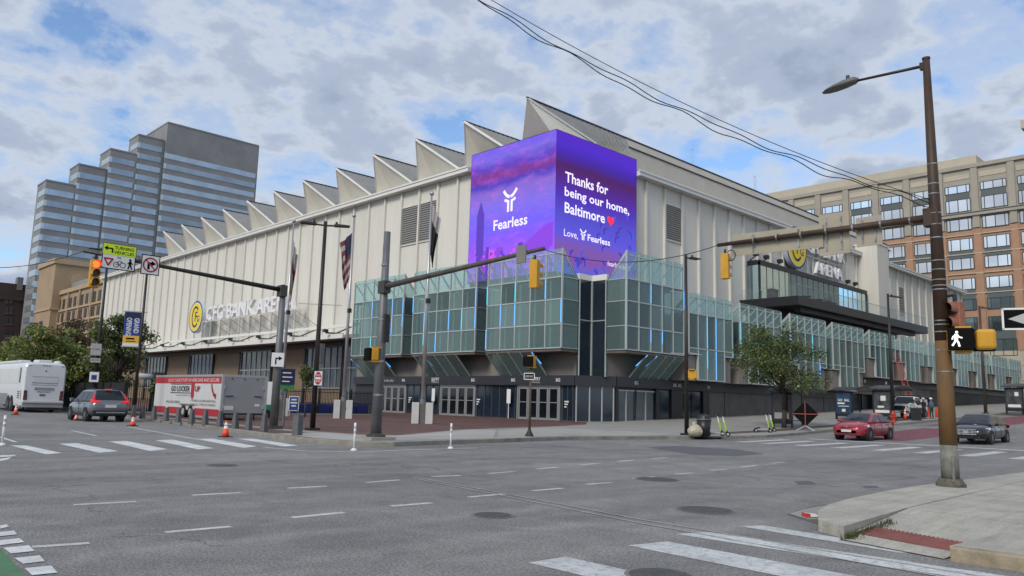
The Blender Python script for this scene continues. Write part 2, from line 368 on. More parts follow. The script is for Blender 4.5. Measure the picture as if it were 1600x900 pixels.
def worn_concrete(name, col):
    m = bpy.data.materials.new(name); m.use_nodes = True; t = m.node_tree; b = t.nodes['Principled BSDF']; n = t.nodes.new; l = t.links.new; c = n('ShaderNodeTexCoord'); o = c.outputs['Object']
    def nz_(s, d, r, v=o):
        q = n('ShaderNodeTexNoise'); q.inputs['Scale'].default_value = s; q.inputs['Detail'].default_value = d; q.inputs['Roughness'].default_value = r; l(v, q.inputs['Vector']); return q.outputs['Fac']
    def rp(f, a, b_, p0, p1):
        q = n('ShaderNodeValToRGB'); q.color_ramp.elements[0].position = p0; q.color_ramp.elements[1].position = p1; q.color_ramp.elements[0].color = (*a, 1); q.color_ramp.elements[1].color = (*b_, 1); l(f, q.inputs[0]); return q.outputs[0]
    def mu(a, b_):
        q = n('ShaderNodeMix'); q.data_type = 'RGBA'; q.blend_type = 'MULTIPLY'; q.inputs['Factor'].default_value = 1; l(a, q.inputs['A']); l(b_, q.inputs['B']); return q.outputs['Result']
    big = rp(nz_(.9, 8, .7), tuple(x*.74 for x in col), tuple(x*1.08 for x in col), .32, .66); fine = rp(nz_(34, 4, .8), (.78, .78, .78), (1.15, 1.15, 1.15), .36, .64)
    mp = n('ShaderNodeMapping'); mp.inputs['Scale'].default_value = (.5, 7, 1); l(o, mp.inputs[0]); st_ = rp(nz_(1.2, 6, .7, mp.outputs[0]), (.86, .85, .83), (1.05, 1.05, 1.05), .35, .62)
    v = n('ShaderNodeTexVoronoi'); v.inputs['Scale'].default_value = 3.1; l(o, v.inputs['Vector']); gum = rp(v.outputs['Distance'], (.42, .42, .42), (1, 1, 1), .045, .075)
    l(mu(mu(mu(big, fine), st_), gum), b.inputs['Base Color']); b.inputs['Roughness'].default_value = .86
    bp = n('ShaderNodeBump'); bp.inputs['Strength'].default_value = .35; bp.inputs['Distance'].default_value = .01; l(nz_(30, 5, .7), bp.inputs['Height']); l(bp.outputs[0], b.inputs['Normal']); MATS[name] = m; return m
M_near = worn_concrete('corner_concrete', (.45, .425, .365))
M_kerb = mat('kerb_concrete', (.27, .255, .215), .88, var=.35, vscale=1.7, bump=.4, bscale=22, detail=9)
M_dark = mat('dark_gap', (.012, .012, .013), .9)
M_patch = mat('asphalt_patch', (.115, .116, .122), .85, var=.25, vscale=2.0, bump=.4, bscale=60, detail=10)
M_iron = mat('cast_iron', (.105, .104, .106), .6, .3, var=.3, vscale=6, bump=.5, bscale=40)

xs = [-900, -60, 0, 20, 32, 34, 36, 38, 40, 42, 44, 46, 48, 50, 52, 100, 172, 3000]; ys = [-900, -60, 0, 40, 200, 3000]
mb = MB(); mb.v = [(x, y, gz(x)) for x in xs for y in ys]
for i in range(len(xs)-1):
    for j in range(len(ys)-1):
        k = i*len(ys)+j; mb.f.append((k, k+len(ys), k+len(ys)+1, k+1)); mb.mi.append(0)
road = struct(mb.build('road', M_asph, recalc=False)); 

def mark(name, poly, m, off=.004): return slab(name, poly, off, m, road)
def pxpoly(px): return [G(*p)[:2] for p in px]
def dash(px0, px1, wd=.12, m=None, name='lane_dash', off=.004):
    a = G(*px0); b = G(*px1); d = Vector((b.x-a.x, b.y-a.y)).normalized(); n = Vector((-d.y, d.x))*wd/2
    return mark(name, [(a.x-n.x, a.y-n.y), (b.x-n.x, b.y-n.y), (b.x+n.x, b.y+n.y), (a.x+n.x, a.y+n.y)], m or M_white, off)
for a, b in [((115, 789), (213, 784)), ((300, 774), (376, 770)), ((450, 763), (510, 760)), ((572, 754), (625, 750)), ((258, 832), (361, 823)), ((456, 809), (537, 801)),
             ((611, 791), (674, 786)), ((732, 777), (788, 772)), ((832, 767), (879, 763)), ((916, 757), (955, 754)), ((990, 748), (1022, 745)), ((1055, 741), (1083, 739)),
             ((1110, 735), (1135, 733)), ((1158, 730), (1182, 727)), ((1205, 724), (1225, 722)), ((674, 745), (720, 743)), ((762, 740), (803, 737)), ((838, 733), (872, 730)),
             ((905, 727), (935, 724)), ((965, 721), (990, 719)), ((1018, 717), (1042, 715)), ((50, 855), (140, 849))]:
    dash(a, b, .13)
for o in ((0, 0), (0, 5)):
    pts = [(645, 745), (780, 770), (1000, 812), (1130, 834), (1330, 868), (1600, 912)]
    for a, b in zip(pts[:-1], pts[1:]): dash((a[0]+o[0], a[1]+o[1]*(a[0]-400)/500), (b[0]+o[0], b[1]+o[1]*(b[0]-400)/500), .045, M_faint, 'faded_line', .008)
for q in [[(15, 696), (40, 696), (96, 708), (72, 710)], [(92, 693.5), (120, 692.5), (185, 705), (155, 707.5)], [(170, 690), (197, 689), (262, 702), (235, 705)], [(242, 688), (270, 687), (334, 700.5), (310, 702.5)],
          [(307, 686), (332, 685.5), (402, 697.5), (380, 700)], [(370, 685.5), (395, 685.5), (465, 696), (445, 698)]]:
    mark('crosswalk_stripe', pxpoly(q), M_new)
for a, b in [((412, 699), (480, 705)), ((480, 705), (560, 706.5)), ((560, 706.5), (640, 703)), ((640, 703), (745, 700)), ((200, 667), (310, 687)), ((112, 673), (150, 681)), ((0, 683), (25, 691))]:
    dash(a, b, .11, M_new, 'edge_line', .006)
mark('green_bike_lane', pxpoly([(-40, 830), (0, 857), (44, 905), (-60, 905)]), M_green)
mark('green_bike_lane', pxpoly([(-60, 712), (2, 711), (-10, 722), (-60, 735)]), M_green)
for q in [[(0, 822), (10, 820), (14, 824), (0, 827)], [(-10, 833), (22, 830), (27, 836), (-10, 840)], [(-6, 846), (30, 842), (38, 848), (0, 853)], [(5, 857), (45, 853), (54, 862), (17, 866)],
          [(22, 873), (62, 869), (70, 878), (36, 882)], [(38, 889), (80, 885), (90, 896), (50, 900)], [(0, 712), (26, 711), (22, 713.5), (0, 715)], [(0, 717), (18, 715), (12, 719), (0, 721)]]:
    mark('bike_crossing_block', pxpoly(q), M_new, .008)
for q in [[(9.95, 5.72), (10.30, 5.55), (10.06, 3.36), (9.72, 3.55)], [(8.62, 5.86), (9.14, 5.70), (9.38, .6), (8.9, .6)], [(7.46, 5.72), (8.08, 5.60), (7.92, 1.0), (7.25, 1.0)], [(5.83, 5.72), (6.38, 5.70), (6.3, 1.6), (5.8, 1.6)], [(4.3, 5.7), (4.85, 5.7), (4.8, 1.6), (4.3, 1.6)],
          [(9.55, 2.2), (9.85, 2.2), (9.85, .2), (9.5, .2)]]:
    mark('crosswalk_stripe', q, M_white)
for y in (8.2, 9.9, 11.6, 13.3, 15.0, 16.7, 18.4, 19.7): mark('crosswalk_stripe', [(34.3, y-.3), (39.3, y-.22), (39.3, y+.32), (34.3, y+.26)], M_white)
mark('stop_line', [(41.2, 5), (41.7, 5), (41.7, 19.6), (41.2, 19.6)], M_white)
for a, b, y0, y1 in ((44, 60, 15.8, 19.6), (64, 170, 17.0, 21.2)): mark('red_bus_lane', [(a, y0), (b, y0+.2), (b, y1+.3), (a, y1)], M_red, .003)
for k in range(6): mark('lane_dash', [(46+k*9, 11.9), (49+k*9, 12), (49+k*9, 12.15), (46+k*9, 12.05)], M_white)
mark('asphalt_patch', pxpoly([(1010, 699), (1060, 697), (1150, 702), (1196, 709), (1150, 713), (1080, 710)]), M_patch, .003)
mark('asphalt_patch', pxpoly([(1240, 752), (1268, 752), (1277, 757), (1248, 758)]), M_patch, .003)
mark('asphalt_patch', pxpoly([(1348, 759), (1370, 759), (1374, 762), (1352, 763)]), M_patch, .003)
mark('asphalt_patch', pxpoly([(1200, 766), (1228, 767), (1224, 772), (1202, 770)]), mat('pale_patch', (.20, .20, .20), .85, var=.2, vscale=3), .003)
mark('asphalt_patch', pxpoly([(1440, 868), (1475, 858), (1560, 873), (1555, 880)]), M_patch, .003)
# tar joint round the gutter apron and the apron itself
mark('gutter_apron', pxpoly([(1229, 804), (1252, 795), (1290, 788), (1300, 826), (1262, 815)]), M_patch, .003)
mark('gutter_apron', pxpoly([(1233, 803), (1255, 796), (1290, 790), (1290, 812), (1262, 812)]), M_conc, .006)
for u, v, r, lb in [(770, 805, .27, 'smallest round manhole cover in the middle foreground'), (1102, 797, .42, 'largest dark manhole cover, left of the near corner kerb'), (1027, 749, .45, 'dark round manhole cover touching a lane dash in mid junction'),
                    (347, 727, .32, 'faint manhole cover in front of the far left crosswalk'), (1032, 899, .30, 'manhole cover cut by the bottom edge between crosswalk stripes')]:
    p = G(u, v, .004); t = thing('manhole_cover', lb, 'manhole', p)
    mb = MB().cyl((0, 0, 0), (0, 0, .004), r+.045, n=28); mb.build('frame_ring', mat('ring_tar', (.185, .182, .178), .85, var=.2, vscale=4), t, local=True)
    mb = MB().cyl((0, 0, .004), (0, 0, .009), r, n=28); o = mb.build('lid', M_iron, t, local=True)
    mb = MB()
    for k in range(-3, 4):
        hw = math.sqrt(max(0, (r*.86)**2-(k*r/4)**2)); mb.box(k*r/4-.012, k*r/4+.012, -hw, hw, .009, .013)
    mb.build('rib', M_iron, o, local=True)

# far block: pavement slab with kerb stones
F = [(19.5, 175), (18.2, 72), (16.4, 47.7), (15.4, 38), (14.3, 27.7), (14.1, 24.8), (14.6, 22.6), (15.8, 22.0), (17.6, 22.3), (21.4, 22.8), (24.2, 23.3), (26.7, 23.6), (32.8, 22.7), (36, 21.6), (40, 21.3), (50.5, 22.3), (60, 22.5), (75, 23), (172, 27)]
pave = struct(slab('pavement', F+[(172, 175)], .15, M_conc, depth=.3))
plaza = struct(slab('brick_plaza', [(19.8, 160), (18.6, 72), (17.6, 48), (17.2, 31), (17.9, 26.4), (19.0, 26.2), (26, 30.6), (41.4, 35.4), (44.9, 38.2), (44.9, 70), (46.4, 70), (46.4, 160)], .154, M_brick))
slab('brick_strip', [(17.9, 70), (16.75, 47.7), (15.75, 38), (14.65, 28.3), (16.3, 28.3), (16.6, 38), (17.2, 47.7), (18.3, 70)], .154, M_brick, plaza)
slab('brick_strip', [(37, 23.0), (50, 23.5), (75, 24.2), (75, 25.3), (50, 24.8), (37, 24.2)], .154, mat('brown_paving', (.10, .07, .06), .85, var=.3, vscale=2), plaza)
slab('tactile_strip', [(14.2, 26.6), (14.8, 26.6), (14.75, 24.9), (14.2, 24.9)], .156, mat('tactile_dark', (.09, .05, .05), .8), plaza)
slab('concrete_walk', [(14.7, 28.2), (16.9, 28.2), (17.2, 26.0), (19.2, 25.8), (26.2, 30.2), (27.5, 29.5), (21.5, 23.2), (14.9, 22.9), (14.5, 25)], .158, mat('pale_concrete', (.40, .385, .35), .85, var=.18, vscale=.7, bump=.2, detail=8), plaza)
slab('concrete_walk', [(21.6, 23.1), (27.6, 29.4), (34, 32.2), (36, 24.5), (32.7, 23.1), (26.7, 24.0)], .157, mat('mid_concrete', (.36, .345, .31), .85, var=.18, vscale=.7, bump=.2, detail=8), plaza)
def kerb_run(pts, parent, h=.155, wd=.2, step=2.4, dn=.3, m=None, side=1):
    # individual stones along a polyline, each following the rise of the street
    for a, b in zip(pts[:-1], pts[1:]):
        a = Vector(a); b = Vector(b); Ln = (b-a).length; n = max(1, round(Ln/step)); d = (b-a)/Ln; q = Vector((-d.y, d.x))*wd*side
        if Ln > 60: n = 8
        for k in range(n):
            p0 = a+d*(Ln*k/n+.008); p1 = a+d*(Ln*(k+1)/n-.008); z0 = gz(p0.x); z1 = gz(p1.x); j = rnd.uniform(-.008, .008)
            mb = MB().hexa([(p0.x, p0.y, z0-.05), (p1.x, p1.y, z1-.05), (p1.x+q.x, p1.y+q.y, z1-.05), (p0.x+q.x, p0.y+q.y, z0-.05), (p0.x, p0.y, z0+h+j), (p1.x, p1.y, z1+h+j), (p1.x+q.x, p1.y+q.y, z1+h+j), (p0.x+q.x, p0.y+q.y, z0+h+j)])
            mb.build('kerb_stone', m or M_kerb, parent, bevel=.02)
kerb_run([(p[0]-.02, p[1]-.02) for p in F], pave, .162, .2)
# storm drain mouth in the far kerb
ka, kb = Vector((34.3, 22.16, 0)), Vector((35.9, 21.61, 0)); kn = Vector((-.325, -.946, 0)); t = thing('storm_drain', 'dark storm drain mouth in the kerb below the bin and bag', 'drain', (35.1, 21.88, .0))
MB().hexa([ka+kn*.03, kb+kn*.03, kb-kn*.2, ka-kn*.2]+[q+Vector((0, 0, .115)) for q in (ka+kn*.03, kb+kn*.03, kb-kn*.2, ka-kn*.2)]).build('opening', M_dark, t)
MB().hexa([q+Vector((0, 0, .115)) for q in (ka+kn*.045, kb+kn*.045, kb-kn*.3, ka-kn*.3)]+[q+Vector((0, 0, .172)) for q in (ka+kn*.045, kb+kn*.045, kb-kn*.3, ka-kn*.3)]).build('lintel', M_kerb, t)

# near corner
def nz(x, y):
    return .15
near = struct(slab('corner_pavement', [(12.95, 4.62), (10.22, 4.40), (10.5, 4.86), (11.4, 5.28), (12.4, 5.55), (13.6, 5.70), (13.9, 4.66)], .15, M_near, depth=.2))
for q in [[(13.92, 4.66), (13.62, 5.70), (15.9, 5.85), (17.2, 5.86), (17.0, 4.75)], [(17.02, 4.75), (17.22, 5.86), (19.8, 5.8), (30, 5.4), (30, 4.9), (19.6, 4.84)],
          [(9.78, 3.04), (12.6, 2.86), (12.5, .8), (9.9, .8)], [(12.62, 2.86), (12.98, 4.60), (17.0, 4.73), (16.8, 2.7)], [(17.02, 4.73), (16.82, 2.7), (30, 2.4), (30, 4.88), (19.6, 4.82)],
          [(9.9, .78), (12.5, .78), (12.4, -6), (9.9, -6)], [(12.52, 2.84), (12.42, -6), (30, -6), (30, 2.38), (16.8, 2.68)]]:
    slab('paving_slab', [(sum(p[0] for p in q)/len(q)+(p[0]-sum(p_[0] for p_ in q)/len(q))*.9955, sum(p[1] for p in q)/len(q)+(p[1]-sum(p_[1] for p_ in q)/len(q))*.9955) for p in q], .15+rnd.uniform(-.003, .003), M_near, near, depth=.2)
slab('kerb_ramp', [(9.72, 3.08), (10.0, 4.38), (12.94, 4.58), (12.58, 2.89)], 0, M_near, near, lift=lambda x, y: .012+.137*max(0, min(1, (x-9.85)/2.75)))
kp = slab('tactile_panel', [(10.18, 3.12), (10.48, 4.36), (11.05, 4.38), (10.78, 3.1)], 0, mat('tactile_red', (.24, .085, .07), .8, var=.3, vscale=4, detail=8), near, lift=lambda x, y: .017+.137*max(0, min(1, (x-9.85)/2.75)))
mb = MB()
for i in range(22):
    for j in range(9):
        s = i/21; t = j/8; x = 10.2+.3*s+.56*t-.0*s; y = 3.15+1.19*s; z = .016+.137*(x-9.85)/2.75
        mb.lathe([(.018, 0), (.012, .011)], (x, y, z), 6)
stuff(mb.build('tactile_dome', MATS['tactile_red'], near))
kerb_run([(9.85, 3.02), (9.87, .9), (9.87, -6)], near, .152, .16, 2.0, side=-1, m=mat('kerb_worn', (.35, .29, .20), .9, var=.4, vscale=3, bump=.5, bscale=25, detail=9))
# weeds along the corner kerb
mb = MB()
for k in range(420):
    s = rnd.random(); x = 10.05+1.5*s**1.5+rnd.gauss(0, .05); y = 4.33+.02*s-abs(rnd.gauss(0, .06)); z = .02+.05*max(0, x-10); h = rnd.uniform(.02, .10); a = rnd.uniform(0, 6.3); e = rnd.uniform(.01, .04)
    mb.face([(x, y, z), (x+.012*math.cos(a), y+.012*math.sin(a), z), (x+e*math.cos(a*2), y+e*math.sin(a*2), z+h)])
tag(stuff(mb.build('kerb_weeds', mat('weed_green', (.07, .09, .03), .8, var=.5, vscale=9), recalc=False)), 'green weeds sprouting along the foot of the near kerb', 'weeds')
p = G(1266, 809); t = thing('crushed_carton', 'crushed red and white paper carton in the gutter by the near kerb', 'litter', (p.x, p.y, .012), R(-30)); t.scale = (.72, .72, .72)
MB().hexa([(-.16, -.05, 0), (.17, -.06, .01), (.16, .06, 0), (-.17, .05, 0), (-.15, -.03, .07), (.14, -.05, .05), (.15, .05, .06), (-.16, .04, .09)]).build('carton_body', mat('carton_white', (.7, .68, .62), .7, var=.2, vscale=20), t, local=True)
MB().hexa([(-.165, -.054, .01), (-.03, -.06, .01), (-.03, .06, .01), (-.175, .055, .01), (-.155, -.04, .075), (-.03, -.05, .068), (-.03, .055, .075), (-.165, .045, .094)]).build('red_panel', mat('carton_red', (.5, .03, .02), .6), t, local=True)

# ================================================================ ARENA
M_panel = mat('cream_wall_panel', (.69, .665, .595), .62, var=.08, vscale=1.1, bump=.06, bscale=3, detail=9, stretch=(1, 1, .10)); vary(M_panel, .93, 1.04)
M_rib = mat('cream_rib', (.68, .655, .585), .55, var=.06, vscale=.6)
M_trim = mat('white_roof_trim', (.74, .73, .69), .45, var=.05, vscale=.8)
M_gable = mat('cream_gable', (.77, .735, .635), .6, var=.08, vscale=.5, detail=7)
M_roofside = mat('tan_roof_side', (.47, .44, .38), .7, var=.10, vscale=.4, detail=8)
M_seam = mat('grey_standing_seam', (.29, .285, .27), .5, var=.12, vscale=.8)
M_blk = mat('black_metal', (.014, .0145, .018), .42)
M_blk2 = mat('charcoal_panel', (.03, .032, .04), .45, var=.15, vscale=1.5)
M_tan = mat('taupe_stucco', (.235, .205, .18), .8, var=.12, vscale=.9, detail=8)
M_brown = mat('brown_soffit', (.13, .105, .09), .75, var=.15, vscale=1.0)
M_pier = mat('bronze_pier', (.235, .165, .10), .6, var=.10, vscale=.6)
M_conwall = mat('grey_board_concrete', (.145, .137, .125), .85, var=.25, vscale=.8, bump=.2, bscale=10, detail=9)
M_alum = mat('aluminium', (.44, .44, .43), .42, .6)
M_alud = mat('dull_mullion', (.46, .50, .49), .42, .2)
M_teal = glassmat('teal_frosted_glass', (.62, .78, .77), .30, .08, (.40, .53, .52), 1.0); vary(M_teal, .5, 1.2)
M_tealtop = glassmat('teal_clear_glass', (.74, .90, .90), .24, .08, (.50, .64, .64), .9)
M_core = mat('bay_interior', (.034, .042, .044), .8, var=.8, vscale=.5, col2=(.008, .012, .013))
M_col = mat('bay_column', (.72, .76, .74), .6)
M_dglass = mat('dark_glazing', (.010, .013, .018), .06, spec=.7, var=.3, vscale=.4)
M_bglass = mat('blue_dark_glazing', (.018, .028, .042), .08, spec=.8, var=.3, vscale=.5)
M_led = emis('blue_light_strip', (.10, .42, 1.0), 1.15); M_led2 = emis('cyan_light_strip', (.08, .62, .85), 1.0)
M_w = mat('sign_white', (.78, .78, .77), .5)
UL = lambda a, d, z: (46.5-d, -a, z)
UR = lambda a, d, z: (a, 43.42-d, z)
BL = lambda a, d, z: (45-d, -a, z)
BR = lambda a, d, z: (a, 37.88-d, z)
ARENA = thing('arena', 'cream ribbed arena with folded roof, teal glass bays and purple corner screen', 'arena', (46.5, 43.4, 0))
A = ARENA
mb = MB().box(46.78, 153.2, 43.7, 162, 0, 23.3); mb.build('core_wall', M_roofside, A)
# wall panels and ribs
def wall_run(fn, ribs, z0, z1, first, last):
    pm = MB().fbox(lambda a, d, z: tuple(Vector(fn(a, d, z))-Vector(fn(0, 0, 0))), .03, 2.99, -.2, 0, z0, z1).mesh('wall_panel'); pm.materials.append(M_panel)
    rm = MB()
    g = lambda a, d, z: tuple(Vector(fn(a, d, z))-Vector(fn(0, 0, 0)))
    rm.fbox(g, -.12, .12, -.05, .24, z0, z1-.12); rm = rm.mesh('rib'); rm.materials.append(M_rib)
    for i, a in enumerate(ribs):
        inst('rib', rm, fn(a, 0, 0), A)
        if i < len(ribs)-1: inst('wall_panel', pm, fn(a, 0, 0), A)
    if first is not None: MB().fbox(fn, first, ribs[0]-.03, -.2, 0, z0, z1).build('wall_panel', M_panel, A)
    if last is not None: MB().fbox(fn, ribs[-1]+.03, last, -.2, 0, z0, z1).build('wall_panel', M_panel, A)
ribsL = [-(56.1+3.02*k) for k in range(35, -1, -1)]
wall_run(UL, ribsL, 8.1, 22.96, -162.2, -54.0)
ribsR = [59.04+3.02*k for k in range(32)]
wall_run(UR, ribsR, 3.9, 22.96, 57.3, 153.4)
MB().box(46.3, 46.8, 161.9, 162.3, 0, 22.95).build('end_rib', M_rib, A)
# roof edge
MB().box(45.7, 46.85, 53.97, 162.6, 22.95, 23.39).build('roof_trim', M_trim, A)
MB().box(57.27, 153.6, 42.62, 43.75, 22.95, 23.39).build('roof_trim', M_trim, A)
for y0, y1 in ((54, 162.6),): MB().box(45.62, 45.72, y0, y1, 23.30, 23.47).build('roof_coping', M_trim, A)
MB().box(57, 153.6, 42.54, 42.64, 23.30, 23.47).build('roof_coping', M_trim, A)
# folded plate roof
PY = [44.6+7.52*k for k in range(12)]
for k, y in enumerate(PY):
    pk = (45.0 if k else 44.0, y+(1.8 if k else 0), 27.55 if k else 27.05); q = (122.5, pk[1], pk[2]); w2 = 3.76
    zb = 23.38
    if k:
        mb = MB().face([pk, (47.1, y-w2, zb), (118, y-w2, zb), q]); s = mb.build('roof_slope', M_seam, A, recalc=False)
        mb = MB()
        for j in range(26):
            t = (j+.5)/26; xr = pk[0]+(j+.4)*.62; 
            a = Vector((xr, pk[1]-.02, pk[2]+.01)); b = Vector((max(47.1, xr), y-w2, zb+.02))
            if xr < 47.1: b = Vector((47.1, y-w2, zb)).lerp(Vector(pk), (47.1-xr)/(47.1-pk[0])*.98)
            mb.beam(a, b, .05, .07)
        stuff(mb.build('standing_seam', M_seam, s))
        g = MB().face([pk, (47.1, y+w2, zb), (48.0, y+1.7, zb)]).face([pk, (48.0, y+1.7, zb), (47.1, y-w2, zb)]).build('gable', M_gable, A, recalc=False)
        MB().beam(pk, (47.1, y-w2, zb), .14, .22).beam(pk, (47.1, y+w2, zb), .08, .1).build('edge_trim', M_trim, g)
    MB().face([pk, q, (118, y+w2, zb), (47.1, y+w2, zb)]).build('roof_slope', M_seam, A, recalc=False)
    MB().beam((pk[0]-.02, pk[1], pk[2]+.05), (q[0], q[1], q[2]+.05), .16, .12).build('ridge_cap', M_blk2, A)
    MB().face([q, (118, y-w2 if k else 43.5, zb), (118, y+w2, zb)]).build('gable', M_gable, A, recalc=False)
y = PY[0]; pk = (44.0, y, 27.05)
g = MB().face([pk, (47.1, y+3.76, 23.38), (47.3, 43.62, 23.38)]).face([pk, (47.3, 43.62, 23.38), (52.3, 43.60, 23.38), (52.0, 43.72, 24.9)]).build('gable', M_gable, A, recalc=False)
MB().beam(pk, (52.0, 43.70, 24.9), .12, .2).build('edge_trim', M_trim, g)
s = MB().face([pk, (52.0, 43.75, 24.9), (57.5, 44.1, 26.0), (57.5, y, 27.05)]).build('roof_slope', M_seam, A, recalc=False)
mb = MB()
for j in range(20):
    x = 44.6+j*.62; t = min(1, (x-44)/8); mb.beam((x, y-.02, 27.05), (x, y-.85*min(1, (x-44)/8), 27.05-2.15*t if x < 52 else 24.9+(x-52)*.2), .05, .07)
stuff(mb.build('standing_seam', M_seam, s))
MB().face([(57.5, y, 27.05), (57.5, 44.1, 26.0), (122.5, 44.1, 26.0), (122.5, y, 27.05)]).build('roof_side', M_roofside, A, recalc=False)
MB().face([(52.0, 43.72, 24.9), (52.3, 43.60, 23.38), (120, 43.60, 23.38), (122, 44.08, 26.0), (57.5, 44.08, 26.0)]).build('roof_side', M_roofside, A, recalc=False)
MB().beam((57.3, 44.02, 26.0), (122.4, 44.02, 26.0), .1, .09).build('roof_seam', M_blk2, A)
for px in ((1082, 256, 232), (1180, 297, 274)):
    p = ony(px[0], px[1], 60); q = ony(px[0]-2, px[2], 60); MB().cyl((p.x, p.y, 24), q, .05, .03, 6).cyl((p.x+.5, p.y, 24), (q.x+.5, q.y, q.z), .05, .03, 6).beam((q.x, q.y, q.z-.1), (q.x+.5, q.y, q.z-.1), .05).build('antenna', M_alum, A)
# louvred vents
def louvre(fn, a0, a1, z0, z1, n):
    v = MB().fbox(fn, a0, a1, -.02, .03, z0, z1).build('vent', M_blk2, A)
    MB().fbox(fn, a0-.06, a1+.06, 0, .12, z1, z1+.12).build('vent_frame', M_rib, v); MB().fbox(fn, a0-.06, a1+.06, 0, .12, z0-.1, z0).build('vent_sill', M_rib, v)
    sm = MB()
    f0 = Vector(fn(a0, 0, z0))
    g = lambda a, d, z: tuple(Vector(fn(a0+a, d, z0+z))-f0)
    h = (z1-z0)/n; sm.hexa([g(0, .03, 0), g(a1-a0, .03, 0), g(a1-a0, .11, 0), g(0, .11, 0), g(0, .03, h*.55), g(a1-a0, .03, h*.55), g(a1-a0, .06, h*.7), g(0, .06, h*.7)])
    me = sm.mesh('louvre_slat'); me.materials.append(mat('louvre_grey', (.24, .235, .22), .6))
    for k in range(n): inst('slat', me, f0+Vector((0, 0, h*k)), v)
for i in (2, 1): louvre(UL, -(56.1+3.02*(i+1))+.14, -(56.1+3.02*i)-.14, 17.3, 21.2, 17)
louvre(UR, 62.06+.14, 65.08-.14, 17.8, 21.3, 16)
louvre(UR, 59.04+3.02*21+.5, 59.04+3.02*22-.5, 16.5, 20.5, 10)

# ---------------------------------------------------------------- corner screen
def screen_mat(name, stops, nscale, nstr, seed, mot=.0, est=.72):
    m = bpy.data.materials.new(name); m.use_nodes = True; t = m.node_tree; b = t.nodes['Principled BSDF']; n = t.nodes.new; l = t.links.new
    c = n('ShaderNodeTexCoord'); s = n('ShaderNodeSeparateXYZ'); l(c.outputs['Generated'], s.inputs[0])
    mp = n('ShaderNodeMapping'); mp.inputs['Location'].default_value = (seed, seed, seed); mp.inputs['Scale'].default_value = (1, 1, 2.6); l(c.outputs['Generated'], mp.inputs[0])
    q = n('ShaderNodeTexNoise'); q.inputs['Scale'].default_value = nscale; q.inputs['Detail'].default_value = 6; q.inputs['Roughness'].default_value = .6; l(mp.outputs[0], q.inputs['Vector'])
    a = n('ShaderNodeMath'); a.operation = 'MULTIPLY_ADD'; l(q.outputs['Fac'], a.inputs[0]); a.inputs[1].default_value = nstr; l(s.outputs[2], a.inputs[2])
    a2 = n('ShaderNodeMath'); a2.operation = 'SUBTRACT'; l(a.outputs[0], a2.inputs[0]); a2.inputs[1].default_value = nstr*.5
    r = n('ShaderNodeValToRGB'); e = r.color_ramp.elements
    while len(e) < len(stops): e.new(.5)
    for x, (p, cc) in zip(e, stops): x.position = p; x.color = (*srgb(cc), 1)
    l(a2.outputs[0], r.inputs[0]); q2 = n('ShaderNodeTexNoise'); q2.inputs['Scale'].default_value = 7; q2.inputs['Detail'].default_value = 8; q2.inputs['Roughness'].default_value = .75; l(mp.outputs[0], q2.inputs['Vector']); r9 = n('ShaderNodeValToRGB'); r9.color_ramp.elements[0].position = .48; r9.color_ramp.elements[1].position = .72; l(q2.outputs['Fac'], r9.inputs[0]); mm = n('ShaderNodeMath'); mm.operation = 'MULTIPLY'; mm.inputs[1].default_value = mot; l(r9.outputs[0], mm.inputs[0]); mx = n('ShaderNodeMix'); mx.data_type = 'RGBA'; l(mm.outputs[0], mx.inputs['Factor']); l(r.outputs[0], mx.inputs['A']); mx.inputs['B'].default_value = (*srgb((205, 95, 205)), 1); b.inputs['Base Color'].default_value = (.005, .005, .005, 1); b.inputs['Roughness'].default_value = .6
    l(mx.outputs['Result'], b.inputs['Emission Color']); b.inputs['Emission Strength'].default_value = est; MATS[name] = m; return m
ML = screen_mat('screen_picture_left', [(0, (165, 85, 215)), (.12, (140, 75, 225)), (.25, (120, 70, 225)), (.40, (95, 80, 215)), (.55, (108, 92, 205)), (.66, (112, 85, 180)), (.72, (60, 40, 165)), (.79, (105, 30, 120)), (.86, (75, 45, 170)), (.93, (100, 85, 195)), (1, (95, 75, 205))], 2.6, .16, 3.1, .32, .95)
MR = screen_mat('screen_picture_right', [(0, (70, 95, 215)), (.10, (125, 75, 165)), (.2, (118, 80, 170)), (.28, (88, 80, 215)), (.40, (78, 72, 200)), (.55, (72, 38, 175)), (.66, (75, 15, 135)), (.76, (70, 5, 90)), (.84, (60, 15, 160)), (.92, (70, 25, 195)), (1, (78, 20, 190))], 1.6, .05, 9.4)
SXL = 46.1; SYR = 43.06; SZ0, SZ1 = 12.3, 24.52
SC = MB().box(SXL+.02, SXL+.9, SYR+.02, 53.95, SZ0, SZ1+.02).box(SXL+.9, 57.25, SYR+.02, SYR+.9, SZ0, SZ1+.02).build('video_screen', M_blk, A)
SC['label'] = 'purple corner video screen wrapping two walls'
MB().face([(SXL, 53.9, SZ0+.05), (SXL, SYR, SZ0+.05), (SXL, SYR, SZ1-.04), (SXL, 53.9, SZ1-.04)]).build('screen_face', ML, SC, recalc=False)
MB().face([(SXL, SYR, SZ0+.05), (57.2, SYR, SZ0+.05), (57.2, SYR, SZ1-.04), (SXL, SYR, SZ1-.04)]).build('screen_face', MR, SC, recalc=False)
SLf = lambda a, d, z: (SXL-.012-d, -a, z); SRf = lambda a, d, z: (a, SYR-.012-d, z)
M_scw = emis('screen_white', srgb((238, 232, 252)), .8)
def onL(u, v): p = onx(u, v, SXL); return -p.y, p.z
def onR(u, v): p = ony(u, v, SYR); return p.x, p.z
